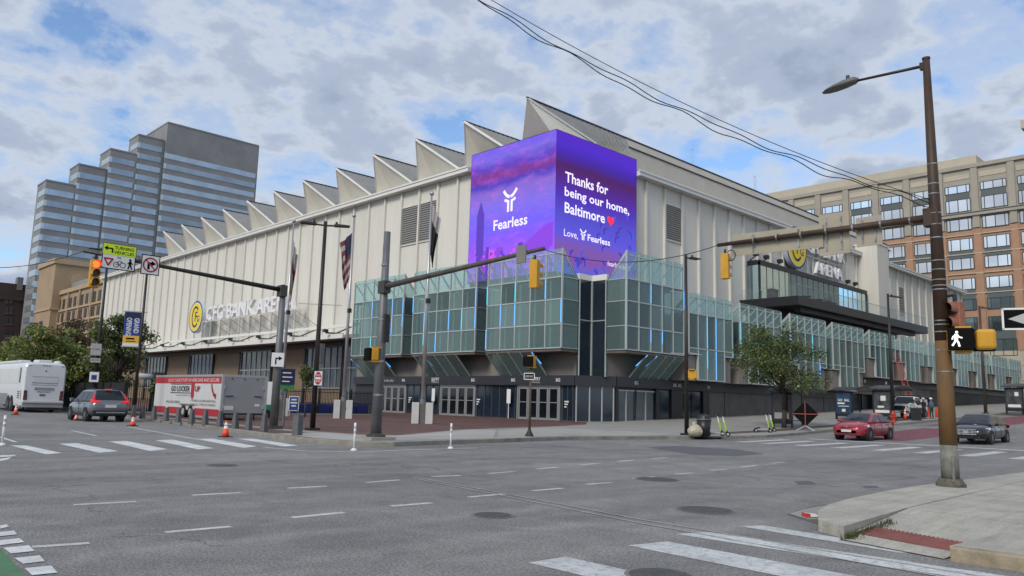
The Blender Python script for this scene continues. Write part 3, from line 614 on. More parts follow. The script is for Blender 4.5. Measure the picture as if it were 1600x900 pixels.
def ribbon(mb, fn, pts, wd, d=0):
    for (a, z), (b, y2) in zip(pts[:-1], pts[1:]):
        v = Vector((b-a, y2-z)).normalized(); n = Vector((-v.y, v.x))*wd/2; e = v*wd*.12
        mb.face([fn(a-n.x-e.x, d, z-n.y-e.y), fn(b-n.x+e.x, d, y2-n.y+e.y), fn(b+n.x+e.x, d, y2+n.y+e.y), fn(a+n.x-e.x, d, z+n.y-e.y)])
def txt(s, fn, on, l, r, h, d=0):
    a0, z = on(*l); a1, _ = on(*r); mb = letters(MB(), s, fn, (a0+a1)/2, d, z, h, a1-a0)
    return mb
def ylogo(mb, fn, a, z, k):
    arc = lambda s: [(a+s*k*(.10+.9*t), z+k*(.38+.62*t*t+.12*t)) for t in (0, .25, .5, .75, 1)]
    for s in (-1, 1):
        ribbon(mb, fn, arc(s), .34*k)
        ribbon(mb, fn, [(a+s*k*.82, z+k*.10), (a+s*k*.5, z-k*.05), (a+s*k*.27, z-k*.12)], .30*k)
        ribbon(mb, fn, [(a+s*k*.27, z-k*.02), (a+s*k*.27, z-k*1.25)], .32*k)
# skyline in the picture on the left face
mb1 = MB(); mb2 = MB(); mb3 = MB(); r2 = random.Random(4)
zl = SZ0+.06
def rect(mb, a0, a1, z0, z1, d=.0): mb.face([SLf(a0, d, z0), SLf(a1, d, z0), SLf(a1, d, z1), SLf(a0, d, z1)])
a = -53.85
while a < -43.3:
    w_ = r2.uniform(.25, .9); h_ = r2.uniform(.6, 3.2) if a < -46.5 else r2.uniform(.5, 1.6); rect(r2.choice((mb1, mb2, mb3)), a, min(-43.25, a+w_), zl, zl+h_, -.004); a += w_*.9
for k in range(90):
    a = r2.uniform(-53.6, -43.6); z = zl+r2.uniform(.1, 2.4); rect(r2.choice((mb1, mb2, mb3)), a, min(-43.25, a+r2.uniform(.08, .35)), z, z+r2.uniform(.08, .4), -.002)
aa, zz_ = onL(752, 330); rect(mb3, aa-.55, aa+.45, zl, zz_-.4, -.003); mb3.face([SLf(aa-.55, -.003, zz_-.4), SLf(aa+.45, -.003, zz_-.4), SLf(aa-.05, -.003, zz_+.9)])
mb2.face([SLf(-47.2, -.001, zl+.5), SLf(-43.25, -.001, zl+2.2), SLf(-43.25, -.001, zl+4.2), SLf(-44.3, -.001, zl+4.0), SLf(-47.2, -.001, zl+2.4)])
for q, nm, cc in ((mb1, 'pink', (205, 75, 225)), (mb2, 'violet', (130, 55, 215)), (mb3, 'indigo', (80, 45, 175))): stuff(q.build('picture_skyline', emis('screen_'+nm, srgb(cc), .8), SC, recalc=False))
mb = txt('Fearless', SLf, onL, (771, 361), (824, 352), .95); mb.build('screen_lettering', M_scw, SC, recalc=False); mb = MB(); a0, z0_ = onL(797, 314); ylogo(mb, SLf, a0, z0_+.1, .82); mb.build('screen_logo', M_scw, SC, recalc=False)
txt('Thanks for', SRf, onR, (883, 284), (950, 300), .93).build('screen_lettering', M_scw, SC, recalc=False)
for s, l, r, h in (('being our home,', (882, 310), (983, 338), 1.05), ('Baltimore', (882, 332), (945, 350), .93), ('Love,', (881, 370), (903, 375), .70), ('Fearless', (918, 376), (953, 385), .58), ('fearless.tech', (949, 415), (985, 424), .45)):
    txt(s, SRf, onR, l, r, h).build('screen_lettering', M_scw, SC, recalc=False)
mb = MB(); a0, z0_ = onR(911, 368); ylogo(mb, SRf, a0, z0_+.08, .38); mb.build('screen_logo', M_scw, SC, recalc=False)
a0, z0_ = onR(954, 345); hp = [(.52*16*math.sin(t)**3/16, .52*(13*math.cos(t)-5*math.cos(2*t)-2*math.cos(3*t)-math.cos(4*t))/16) for t in [2*math.pi*k/28 for k in range(28)]]
MB().face([SRf(a0+x, 0, z0_+z) for x, z in hp]).build('red_heart', emis('screen_red', srgb((235, 40, 70)), .8), SC, recalc=False)
mb = MB(); mbb = MB()
for k in range(46):
    a = r2.uniform(47.5, 56.9); z = zl+r2.uniform(.2, 3.0+ (a-47)*.42); c_ = r2.uniform(.25, .5)
    q = r2.choice((mb, mb, mbb)); s = r2.choice((-1, 1))
    if a > 51 or z < zl+2.2: ribbon(q, SRf, [(a-s*c_, z+c_*.5), (a, z), (a, z-c_*.9)], .2, -.004)
stuff(mb.build('picture_chip', emis('screen_navy', srgb((62, 50, 170)), .72), SC, recalc=False)); stuff(mbb.build('picture_chip', emis('screen_blue', srgb((60, 80, 220)), .72), SC, recalc=False))

# ---------------------------------------------------------------- glass bays
def bay(fn, a0, a1, D, zcol, zrow, ztop, ncol, vis, skirt=None, zb=3.75, strips=.35, joined=False, seed=1):
    """zcol: bottom of each column; zrow: heights of the transoms (last one is the bay roof); glass parapet runs on to ztop"""
    r = random.Random(seed); w_ = (a1-a0)/ncol; zr = zrow[-1]; z0 = min(zcol)
    b = MB().fbox(fn, a0+.04, a1-.04, .0, .10, max(zcol), zr).fbox(fn, a0+.04, a1-.04, .1, D-.1, zr-.16, zr-.04)
    for i in range(ncol):
        b.fbox(fn, a0+i*w_+.004, a0+(i+1)*w_-.004, .1, D-.06, zcol[i]-.1, zcol[i]+.02)
        if zcol[i] < max(zcol)-.1: b.fbox(fn, a0+i*w_+.004, a0+(i+1)*w_-.004, .0, .09, zcol[i], max(zcol))
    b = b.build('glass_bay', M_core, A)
    c = MB()
    for i in range(ncol):
        c.cyl(fn(a0+(i+.16)*w_, D*.86, zcol[i]), fn(a0+(i+.16)*w_, D*.86, zr-.16), .09, n=8)
    stuff(c.build('interior_column', M_col, b))
    for i in range(ncol):
        if zcol[i] > z0+.1: MB().fbox(fn, a0+i*w_+.02, a0+(i+1)*w_-.02, -.05, D-.22, z0-.08, zcol[i]-.14).build('plinth_wall', M_tan, b)
    J = MB()
    def pane(qa0, qa1, qd0, qd1, qz0, qz1, m):
        if joined: J.fbox(fn, qa0, qa1, qd0, qd1, qz0, qz1); return
        MB().fbox(fn, qa0, qa1, qd0, qd1, qz0, qz1).build('pane', m, b)
    T = MB(); Vm = MB()
    def strip(*q): MB().fbox(*q).build('light_strip', M_led if r.random() < .7 else M_led2, b)
    for i in range(ncol):
        p0 = a0+i*w_+.03; p1 = a0+(i+1)*w_-.03; zs = [zcol[i]]+[z for z in zrow if z > zcol[i]+.4]
        for q0, q1 in zip(zs[:-1], zs[1:]): pane(p0, p1, D-.03, D, q0+.03, q1-.03, M_teal)
        pane(p0, p1, D-.03, D, zr+.03, ztop, M_tealtop)
        for z in zs: T.fbox(fn, p0-.03, p1+.03, D-.09, D+.03, z-.045, z+.045)
    for i in range(ncol+1):
        a = a0+i*w_; zc = min(zcol[max(0, i-1)], zcol[min(ncol-1, i)]); Vm.fbox(fn, a-.045, a+.045, D-.10, D+.06, zc, ztop-.12)
        Vm.beam(fn(a, D-.06, ztop-.25), fn(a, .15, zr+.02), .07, .13)
        zs = [zc]+[z for z in zrow if z > zc+.4]
        for q0, q1 in zip(zs[:-1], zs[1:]):
            if r.random() < strips: strip(fn, a-.06, a+.0, D+.065, D+.085, q0+.1+(q1-q0)*r.choice((0, 0, .35)), q1-.08)
    T.fbox(fn, a0, a1, D-.07, D+.02, ztop-.36, ztop-.28)
    ae = a1 if vis == 'R' else a0; s = 1 if vis == 'R' else -1; e0, e1 = sorted((ae, ae-s*.03)); ic = -1 if vis == 'R' else 0
    zs = [zcol[ic]]+[z for z in zrow if z > zcol[ic]+.4]
    for q0, q1 in zip(zs[:-1], zs[1:]):
        pane(e0, e1, .06, D-.1, q0+.03, q1-.03, M_teal); T.fbox(fn, e0-.03, e1+.03, .05, D-.09, q1-.03, q1+.03)
    T.fbox(fn, e0-.03, e1+.03, .05, D-.09, zs[0]-.03, zs[0]+.03)
    tri = MB().prism([(D-.03, zr+.03), (.1, zr+.03), (D-.03, ztop-.1)], lambda d, aa_, z: fn(aa_, d, z), e0, e1)
    tri.build('pane', M_tealtop, b)
    T.beam(fn(ae, D, ztop), fn(ae, .1, zr), .07, .07); T.fbox(fn, ae-.05, ae+.05, D-.08, D+.05, zs[0], ztop)
    if joined: stuff(J.build('pane', M_teal, b))
    stuff(T.build('transom', M_alud, b)); stuff(Vm.build('mullion', M_alud, b))
    MB().fbox(fn, a0, a1, .02, D, z0-.26, z0-.11).build('soffit', M_brown, b) if len(set(zcol)) == 1 else None
    if skirt:
        s0, s1, n = skirt; sw = (s1-s0)/n; sb = MB(); ss = MB()
        for i in range(n):
            x0, x1 = s0+i*sw+.04, s0+(i+1)*sw-.04
            MB().loft([[fn(x0, D-.02, z0-.27), fn(x1, D-.02, z0-.27), fn(x1, .2, zb+.02), fn(x0, .2, zb+.02)], [fn(x0, D-.05, z0-.30), fn(x1, D-.05, z0-.30), fn(x1, .17, zb), fn(x0, .17, zb)]]).build('sloped_pane', M_teal, b)
        for i in range(n+1):
            x = s0+i*sw; sb.beam(fn(x, D, z0-.25), fn(x, .2, zb+.02), .07, .09)
            if r.random() < .4: ss.beam(fn(x, D+.03, z0-.3), fn(x, D*.45, (z0+zb)/2-.1), .05, .06)
        stuff(sb.build('sloped_mullion', M_alud, b))
        if ss.v: stuff(ss.build('light_strip', M_led, b))
    return b
rowsT = [7.55, 9.45, 11.15]
bay(BL, -68.0, -59.5, 1.9, [5.75]*5, rowsT, 13.35, 5, 'R', (-68.0, -62.6, 3), strips=.24, seed=5)
bay(BL, -57.9, -49.15, 1.9, [5.75]*5, rowsT, 13.35, 5, 'R', (-57.5, -51.6, 4), strips=.42, seed=2)
bay(BL, -47.7, -39.36, 1.9, [5.75]*5, rowsT, 13.35, 5, 'R', (-47.7, -42.4, 4), strips=.42, seed=8)
bay(BR, 46.6, 54.2, 1.92, [5.75]*5, rowsT, 13.3, 5, 'L', (49.2, 54.2, 4), strips=.30, seed=11)
st = [54.95, 63.2, 72.75, 82.35, 92.2, 101.7, 111.6, 121.7, 130.8, 140.2, 150.0]; en = [61.8, 70.9, 80.6, 90.4, 99.9, 109.5, 119.3, 129.3, 138.6, 148.8, 157.2]
for k, (a, b_) in enumerate(zip(st, en)):
    lo = 3.85 if a < 91 else 5.65
    zc = [lo+2.15]+[lo]*3+[lo+2.15] if a < 120 else [lo+2.4, lo, lo, lo, lo+2.4]
    bay(BR, a, b_, 1.92, zc, [lo+2.6, 9.35] if a < 91 else [9.35], 11.05, 5, 'L', strips=(.42, .42, .35, .08, 0, 0, 0, 0, 0, 0, 0)[k], joined=a > 108, seed=20+k)
# dark re-entrant glazing above the corner entrance
n_ = MB().box(45.05, 46.6, 39.36, 39.5, 3.7, 11.2).box(46.6, 46.75, 37.9, 39.36, 3.7, 11.2).build('corner_glazing', M_bglass, A)
MB().box(45.0, 46.75, 39.3, 39.6, 11.2, 11.65).box(46.55, 46.8, 37.85, 39.3, 11.2, 11.65).build('white_cap', M_trim, n_)
MB().box(46.5, 46.6, 39.26, 39.36, 3.7, 11.2).box(45.05, 45.13, 39.28, 39.36, 3.7, 11.2).box(46.52, 46.6, 37.88, 37.96, 3.7, 11.2).box(45.1, 46.5, 39.3, 39.36, 8.0, 8.07).box(46.53, 46.6, 37.95, 39.3, 8.0, 8.07).build('mullion', M_alud, n_)
MB().box(45.2, 46.45, 39.65, 70, 3.7, 11.1).box(46.75, 158, 38.0, 43.3, 3.7, 9.3).build('podium', M_tan, A)

# ---------------------------------------------------------------- entrance level
MB().fbox(BL, -70, -39.5, -.06, .22, 3.0, 3.76).build('fascia', M_blk2, A)
MB().hexa([(44.78, 39.45, 3.0), (47.55, 37.64, 3.0), (47.7, 37.88, 3.0), (45.0, 39.65, 3.0), (44.78, 39.45, 3.76), (47.55, 37.64, 3.76), (47.7, 37.88, 3.76), (45.0, 39.65, 3.76)]).build('fascia', M_blk2, A)
MB().fbox(BR, 47.65, 91, -.1, .24, 3.0, 3.78).build('fascia', M_blk2, A)
MB().fbox(BR, 91, 158, -.1, .2, 4.85, 5.6).build('fascia', M_blk2, A)
base = MB().fbox(BL, -70, -39.6, -.4, -.1, 0, 3.0).build('entrance_wall', M_blk2, A)
MB().hexa([(45.02, 39.55, 0), (47.6, 37.9, 0), (47.9, 38.2, 0), (45.3, 39.9, 0), (45.02, 39.55, 3.0), (47.6, 37.9, 3.0), (47.9, 38.2, 3.0), (45.3, 39.9, 3.0)]).build('corner_window', M_bglass, A)
for t_ in (.02, .36, .68, .98):
    p = Vector((45.0, 39.52, 0)).lerp(Vector((47.6, 37.86, 0)), t_); MB().box(p.x-.04, p.x+.04, p.y-.05, p.y+.03, .1, 3.0).build('mullion', M_alud, base)
def yb(u): return -onx(u, 625, 45).y
for u0, u1 in ((592, 632.5), (688.7, 741), (809.8, 873)):
    a0, a1 = yb(u0), yb(u1); n = 4; w_ = (a1-a0)/n
    MB().fbox(BL, a0-.12, a1+.12, -.1, .03, 2.88, 3.0).fbox(BL, a0-.14, a0-.02, -.1, .03, .15, 2.9).fbox(BL, a1+.02, a1+.14, -.1, .03, .15, 2.9).build('door_frame', M_alum, A)
    for i in range(n):
        d0, d1 = a0+i*w_+.02, a0+(i+1)*w_-.02
        f = MB().fbox(BL, d0, d0+.15, -.06, 0, .17, 2.86).fbox(BL, d1-.15, d1, -.06, 0, .17, 2.86).fbox(BL, d0+.15, d1-.15, -.06, 0, 2.70, 2.86).fbox(BL, d0+.15, d1-.15, -.06, 0, .17, .45).build('entrance_door', mat('door_metal', (.30, .30, .29), .45, .3), A)
        MB().fbox(BL, d0+.15, d1-.15, -.05, -.02, .45, 2.70).build('pane', M_dglass, f)
        MB().fbox(BL, d0+.15, d1-.15, -.02, .05, 1.62, 1.68).build('push_bar', M_alum, f)
for u0, u1, n in ((633, 688, 5), (742, 808, 5), (875, 899, 2)):
    a0, a1 = yb(u0)+.25, yb(u1)-.25; w_ = (a1-a0)/n
    for i in range(n):
        f = MB().fbox(BL, a0+i*w_+.04, a0+(i+1)*w_-.04, -.1, -.06, .3, 2.9).build('window_pane', M_bglass, base)
    m_ = MB()
    for i in range(n+1): m_.fbox(BL, a0+i*w_-.035, a0+i*w_+.035, -.1, .0, .15, 2.95)
    m_.fbox(BL, a0, a1, -.1, -.02, .15, .32); m_.build('mullion', mat('blue_steel', (.085, .105, .13), .4, .4), base)
sg = MB()
for u, v, s, h in ((682, 594, 'ENTRY', .26), (839, 594, 'ENTRY', .26), (682, 597, 'HOPKINS PLAZA', .10), (839, 597, 'HOPKINS PLAZA', .10), (602, 595, 'BOX OFFICE & WILL CALL', .19), (632, 594, 'BG', .27), (684.5-6, 594, 'BG', .27), (741, 594, 'BG', .27), (804, 594, 'BG', .27), (874.5, 594, 'BG', .27)):
    z = 3.36 if h == .26 else (3.17 if h == .10 else 3.27)
    letters(sg, s, BL, yb(u), .232, z, h)
stuff(sg.build('door_lettering', M_w, A, recalc=False))
sg = MB()
for a, z in ((50.1, 3.24), (55.4, 3.24), (56.1, 3.24), (60.6, 3.24)): letters(sg, 'BG', BR, a, .25, z, .27)
for a in (94.5, 101, 107): sg.fbox(BR, a, a+.5, .2, .22, 5.05, 5.4)
stuff(sg.build('door_lettering', M_w, A, recalc=False))
for u in (681, 799):
    a = yb(u); MB().fbox(BL, a-.22, a+.22, .3, .33, 1.5, 2.65).fbox(BL, a-.03, a+.03, .29, .32, .15, 1.5).build('notice_board', M_w, A)
for u in (641, 748, 886):
    a = yb(u); mb = MB()
    for k in range(3): mb.fbox(BL, a-.25, a-.05+.12*k, .0, .012, 1.3+.2*k, 1.4+.2*k)
    stuff(mb.build('window_lettering', M_w, base))
# right hand ground floor
wb = MB().fbox(BR, 47.7, 63, -.5, -.2, 0, 3.0).build('street_wall', M_blk2, A)
for a0, a1 in ((48.2, 50.2), (50.6, 52.9)):
    for k in range(2): MB().fbox(BR, a0+k*(a1-a0)/2+.04, a0+(k+1)*(a1-a0)/2-.04, -.2, -.12, .35, 2.7).build('window_pane', mat('pale_shop_glass', (.10, .12, .135), .15, spec=.8, var=.3, vscale=.6), wb)
    MB().fbox(BR, a0-.05, a1+.05, -.2, -.05, 2.7, 2.8).fbox(BR, a0-.05, a1+.05, -.2, -.05, .2, .35).fbox(BR, (a0+a1)/2-.05, (a0+a1)/2+.05, -.2, -.05, .3, 2.7).build('mullion', M_alud, wb)
for a0, a1 in ((53.6, 55.0), (57.0, 58.3), (58.4, 59.7)): MB().fbox(BR, a0, a1, -.2, -.1, .2, 2.9).build('door', M_bglass, wb)
for a0, a1 in ((47.72, 48.1), (53.0, 53.5), (55.2, 56.8), (60.0, 61.0)): MB().fbox(BR, a0, a1, -.2, .05, .0, 3.0).build('pier', M_blk, wb)
for k, (a0, a1, zt) in enumerate([(61.0, 63.6, 3.0), (63.66, 75, 3.0), (75.06, 84, 3.0), (84.06, 91, 3.0), (118, 127, 4.85), (127.1, 140, 4.85), (140.1, 158, 4.85)]):
    MB().fbox(BR, a0, a1, -.4, -.05+.06*(k % 2), 0, zt).build('concrete_panel', M_conwall, A)
MB().fbox(BR, 91, 118, -.9, -.6, 1, 4.85).build('street_wall', M_blk2, A)
for k in range(9): MB().fbox(BR, 91.5+k*3, 91.75+k*3, -.6, -.1, 1, 4.85).build('pier', M_blk, A)
for k in range(6): MB().fbox(BR, 101+k*1.6, 102.4+k*1.6, -.6, -.5, 1.8, 4.4).build('window_pane', M_bglass, A)
MB().fbox(BR, 90.8, 91.2, -.2, .3, 3.0, 9.0).build('pier', M_blk2, A)
emg = emis('warm_lamp', (1, .55, .12), 1.2); MB().fbox(BR, 91.3, 91.9, -.3, -.2, 5.7, 7.2).build('warm_window', emg, A)

# ---------------------------------------------------------------- canopy and lower windows of the left side
MB().hexa([(43.0, 69.5, 7.72), (46.5, 69.5, 7.9), (46.5, 137, 7.9), (43.0, 137, 7.72), (43.0, 69.5, 8.0), (46.5, 69.5, 8.5), (46.5, 137, 8.5), (43.0, 137, 8.0)]).build('canopy', M_trim, A)
MB().box(42.85, 43.0, 69.5, 137.3, 7.65, 8.12).build('canopy_fascia', M_trim, A)
MB().box(44.2, 44.5, 69.5, 120, 9.0, 9.32).build('sign_rail', M_trim, A)
for k in range(9):
    y = 72+k*7.6; MB().beam((42.4, y, 8.25), (44.4, y, 8.3), .3, .16).beam((43.1, y, 8.05), (46.4, y, 9.6), .14, .14).build('canopy_bracket', mat('bracket_grey', (.12, .12, .115), .5), A)
for k in range(9):
    y = 72+k*7.6; MB().box(42.1, 42.55, y-.2, y+.2, 8.3, 8.62).build('floodlight', M_blk2, A)
lw = MB().box(46.60, 46.76, 68, 162, 0, 8.05).build('lower_wall', M_pier, A)
MB().box(46.25, 46.59, 68, 140, 7.25, 7.7).build('lintel', M_blk2, A)
def yu(u): return onx(u, 575, 46.6).y
M_refl = mat('window_reflection_glass', (.035, .045, .052), .05, spec=.9, var=.6, vscale=.5, stretch=(1, 1, .6))
for u0, u1 in ((230, 260.5), (297.6, 333.6), (377, 425), (478.7, 537), (538, 572)):
    y0, y1 = yu(u1), yu(u0); zlo = 2.3 if u0 < 470 else (2.6 if u0 < 530 else .3); n = max(3, round((y1-y0)/1.4))
    wf = MB()
    for i in range(n+1): y = y0+(y1-y0)*i/n; wf.box(46.42, 46.56, y-.05, y+.05, zlo, 7.3)
    for z in ([zlo, 4.8, 7.2] if u0 > 370 else [zlo, 7.2]): wf.box(46.40, 46.57, y0, y1, z-.06, z+.06)
    wf = wf.build('window', M_alud if u0 < 470 else mat('window_grey', (.26, .27, .27), .5), A)
    for i in range(n): MB().box(46.52, 46.585, y0+(y1-y0)*i/n+.06, y0+(y1-y0)*(i+1)/n-.06, zlo+.05, 7.2).build('pane', M_refl, wf)
    MB().box(46.3, 46.59, y0-.25, y0, 0, 7.3).build('window_jamb', M_blk2, A); MB().box(46.3, 46.59, y1, y1+.25, 0, 7.3).build('window_jamb', M_blk2, A)
# ---------------------------------------------------------------- wall signs
M_yel = mat('sign_yellow', srgb((238, 210, 40)), .5); M_nvy = mat('sign_navy', srgb((38, 62, 92)), .5); M_lw = mat('letter_white', (.82, .82, .82), .45)
def roundel(fn, a, d, z, r, name):
    n = 40; c = lambda rr, dd: [fn(a+rr*math.cos(2*math.pi*k/n), dd, z+rr*math.sin(2*math.pi*k/n)) for k in range(n)]
    o = MB().loft([c(r, d-.5), c(r, d)]).build(name, mat('sign_rim', (.55, .62, .70), .5), A, recalc=True)
    MB().loft([c(r*.985, d+.002), c(r*.985, d+.02)]).build('blue_ring', M_nvy, o); MB().loft([c(r*.89, d+.02), c(r*.89, d+.04)]).build('white_ring', M_lw, o); MB().loft([c(r*.845, d+.04), c(r*.845, d+.06)]).build('yellow_disc', M_yel, o)
    q = MB(); ribbon(q, fn, [(a-.02*r+.50*r*math.cos(t)*.92, z+.60*r*math.sin(t)) for t in [R(42)+R(276)*k/18 for k in range(19)]], .125*r, d+.07)
    letters(q, 'F', fn, a+.10*r, d+.072, z-.30*r, .62*r); letters(q, 'G', fn, a+.44*r, d+.074, z-.34*r, .40*r); q.build('monogram', M_nvy, o, recalc=False)
    return o
RS = roundel(UL, -110.4, 2.5, 12.35, 2.32, 'round_sign')
split_letters('sign_letter', 'CFG BANK ARENA', UL, -94.6, 2.5, 11.55, 2.0, 24.6, .45, M_lw, A)
mb = MB(); mb2 = MB()
for k in range(10):
    y = 82+k*2.9; mb.beam((44.1, y, 11.5), (46.4, y-2.2, 9.3), .07); mb2.beam((44.05, y, 9.2), (44.05, y, 11.6), .07)
mb2.beam((44.1, 82, 11.5), (44.1, 108, 11.5), .1); stuff(mb.build('sign_brace', mat('brace_grey', (.22, .21, .19), .6), A)); stuff(mb2.build('sign_post', M_rib, A))
split_letters('sign_letter', 'CFG BANK', UR, 96.6, .9, 20.9, 1.55, 10.9, .35, M_lw, A)
split_letters('sign_letter', 'ARENA', UR, 97.2, .9, 18.55, 1.5, 7.9, .35, M_lw, A)
roundel(UR, 88.2, .9, 20.95, 2.62, 'round_sign')
mb = MB()
for z in (20.6, 18.3, 22.5): mb.beam(UR(91, .4, z), UR(102.5, .4, z), .12)
for k in range(6): mb.beam(UR(91.4+k*2.1, .4, 17.9), UR(91.4+k*2.1, .4, 22.6), .12)
mb.build('sign_frame', M_trim, A)
for a in (78.6, 81, 84.2, 103, 105.4): MB().fbox(UR, a-.28, a+.28, .5, 1.0, 18.5, 18.9).beam(UR(a, 0, 18.1), UR(a, .8, 18.5), .09).beam(UR(a-.3, .3, 18.0), UR(a+.3, .3, 18.0), .08).build('floodlight', M_blk, A)
# ---------------------------------------------------------------- terrace and lounge
MB().box(76.3, 114.2, 36.7, 43.5, 12.35, 13.3).build('terrace_slab', M_blk, A, bevel=.03)
MB().box(78.5, 112, 37.6, 38.3, 11.9, 12.35).box(78.5, 112, 40, 40.8, 11.6, 12.35).build('slab_beam', M_blk2, A)
lg = MB().box(78.0, 78.18, 41.9, 42.1, 13.3, 17.7).box(78.0, 107.3, 41.9, 43.4, 17.35, 17.9).box(107.0, 107.3, 41.9, 43.4, 13.3, 17.4).build('lounge_frame', M_blk, A)
M_lgl = mat('lounge_glass', (.13, .30, .32), .02, spec=1.0, metal=.9)
M_lgl.node_tree.nodes['Principled BSDF'].inputs['Base Color'].default_value = (.62, .80, .82, 1)
for k in range(20):
    a = 78.25+k*1.4375; MB().box(a+.02, a+1.4175, 42.0, 42.04, 13.32, 17.35).build('pane', M_lgl, lg)
MB().box(78.02, 78.06, 42.1, 43.3, 13.32, 17.35).build('side_pane', M_lgl, lg)
for k in range(21): MB().box(78.25+k*1.4375-.02, 78.25+k*1.4375+.02, 41.96, 42.02, 13.3, 17.4).build('mullion', M_blk2, lg)
M_bal = glassmat('balustrade_glass', (.93, .96, .96), .06, .05, (.5, .55, .55))
for k in range(18):
    a = 76.5+k*2.08; MB().box(a, a+2.02, 36.9, 36.93, 13.3, 14.5).build('balustrade_pane', M_bal, A)
for k in range(3): MB().box(76.45, 76.48, 37+k*2.1, 39.0+k*2.1, 13.3, 14.5).build('balustrade_pane', M_bal, A)
MB().box(76.4, 114.1, 36.88, 36.95, 14.5, 14.54).build('handrail', M_alud, A)
mb = MB().box(107.9, 111.8, 40.6, 43.6, 9, 24.4); mb.build('stair_tower', M_panel, A); MB().box(107.8, 111.9, 40.5, 43.7, 24.4, 24.6).build('tower_coping', M_trim, A)
for k, (u, v) in enumerate(((1216, 462), (1238, 461))):
    p = (84.5+k*3.4, 40, 13.3); t = thing('bar_table', ('black bar table on the arena terrace nearer the left end', 'black bar table on the terrace beside the dark drink cart')[k], 'table', p)
    MB().cyl((0, 0, 1.02), (0, 0, 1.08), .75, n=16).build('top', M_blk, t, local=True); MB().cyl((0, 0, .03), (0, 0, 1.02), .06, n=8).build('stem', M_blk, t, local=True); MB().cyl((0, 0, 0), (0, 0, .03), .35, n=14).build('foot', M_blk, t, local=True)
t = thing('drink_cart', 'dark drink cart with bottles standing behind the terrace edge', 'cart', (91.3, 40.3, 13.3)); MB().box(-1.1, 1.1, -.5, .5, .1, 1.1).build('cabinet', M_blk2, t, local=True, bevel=.03); MB().box(-1.25, 1.25, -.6, .6, 1.1, 1.16).build('counter', M_blk, t, local=True)
for x, h in ((-.7, .5), (-.3, .35), (.2, .7), (.6, .4), (.85, .9)): MB().cyl((x, 0, 1.16), (x, 0, 1.16+h), .09, .05, 8).build('bottle', M_blk, t, local=True)
t = thing('planter_box', 'dark planter box at the left end of the terrace lounge', 'planter', (78.9, 41.0, 13.3)); MB().box(-.5, .9, -.3, .3, 0, 1.25).build('box', M_blk2, t, local=True, bevel=.03)
MB().box(-.56, .96, -.36, .36, 1.25, 1.32).build('rim', M_blk, t, local=True)

# ================================================================ BUILDINGS BEHIND
M_tc = mat('tower_concrete', (.25, .25, .252), .8, var=.22, vscale=.12, detail=9); M_tg = mat('tower_blue_glass', (.36, .44, .52), .14, .6, spec=.8, var=.25, vscale=.15)
M_tg2 = mat('tower_highlight_glass', (.50, .57, .59), .15, .6); vary(M_tg, .8, 1.15)  # second, paler glass: highlight on the block returns put into its colour
def tower():
    y5 = 290.0; spec = [((262.6, 192), (404.8, 225), (253, 193)), ((217, 211), (257.6, 220), (208, 216)), ((173, 233), (214, 242.7), (162.6, 238)), ((123.3, 257), (168, 266), (114.4, 262.6)), ((72.4, 282.2), (119.2, 290.2), (64, 286))]
    t = None; y = y5; xr = None; tops = []
    for i, (fl, fr, bl) in enumerate(spec):
        p = ony(*fl, y); x0 = p.x; z1 = p.z; x1 = ony(*fr, y).x if i == 0 else xr; yb_ = onx(*bl, x0).y if True else y+20
        tops.append((x0, x1, y, max(y+6, yb_), z1))
        xr = x0; y = onx(spec[i+1][1][0], spec[i+1][1][1], x0).y if i < 4 else y
    t = thing('office_tower', 'grey stepped office tower with blue ribbon windows behind the arena', 'tower', (tops[-1][0], tops[-1][2], 0))
    per = 3.95; ztop1 = tops[-1][4]
    for i, (x0, x1, yf, ybk, z1) in enumerate(tops):
        ybk = yf+22 if i == 0 else ybk+4
        b = MB().box(x0, x1+.2, yf, ybk, 0, z1).build('tower_block', M_tc, t)
        MB().box(x0-.15, x1, yf-.15, ybk, z1, z1+.5).build('coping', M_tc, b)
        zz = z1-(11.5 if i == 0 else 2.6); n = 0
        while zz > 14 and n < 24:
            MB().box(x0+.8, x1-.5, yf-.12, yf+.2, zz-2.0, zz).build('ribbon_window', M_tg, b)
            MB().box(x0-.12, x0+.2, yf+.15, ybk-2.5, zz-2.0, zz).build('side_window', M_tg2, b)
            MB().box(x0-.1, x0+.78, yf-.1, yf+.14, zz-2.0, zz).build('corner_window', M_tg2, b)
            zz -= per; n += 1
        if i < 4: MB().box(x0-.55, x0-.05, yf+.6, yf+3, 0, tops[i+1][4]-.3).build('dark_gap', mat('tower_shade_line', (.10, .12, .14), .5), b)  # solid dark strip painting the shadow line between stepped blocks
tower()
# masonry block beyond the arena on the left street
M_deco = mat('buff_stone', (.37, .265, .165), .8, var=.16, vscale=.25, detail=8); M_deco2 = mat('buff_stone_trim', (.42, .31, .20), .8, var=.1, vscale=.4); M_dw = mat('brown_window', (.035, .026, .02), .35)
XW = 52.0
pc0 = onx(83, 462, XW); pc1 = onx(158, 446, XW); zc = (pc0.z+pc1.z)/2
D_ = thing('stone_office_block', 'buff stone office block with corner tower and rows of brown windows', 'building', (XW, pc1.y, 0)); yL = pc0.y; yR = pc1.y-14
w_ = MB().box(XW, XW+40, yR, yL, 0, zc).build('wall', M_deco, D_)
MB().box(XW-.5, XW+40, yR, yL, zc-.1, zc+.9).build('cornice', M_deco2, w_)
MB().box(XW+2, XW+38, yR, yL-1, zc+.9, zc+3.2).build('roof_screen', mat('grey_roof_screen', (.25, .26, .25), .6), w_)
p0_ = onx(83, 482, XW); zrow = [onx(110, v, XW).z for v in (463.5, 480, 487, 500, 508, 521, 529, 543)]
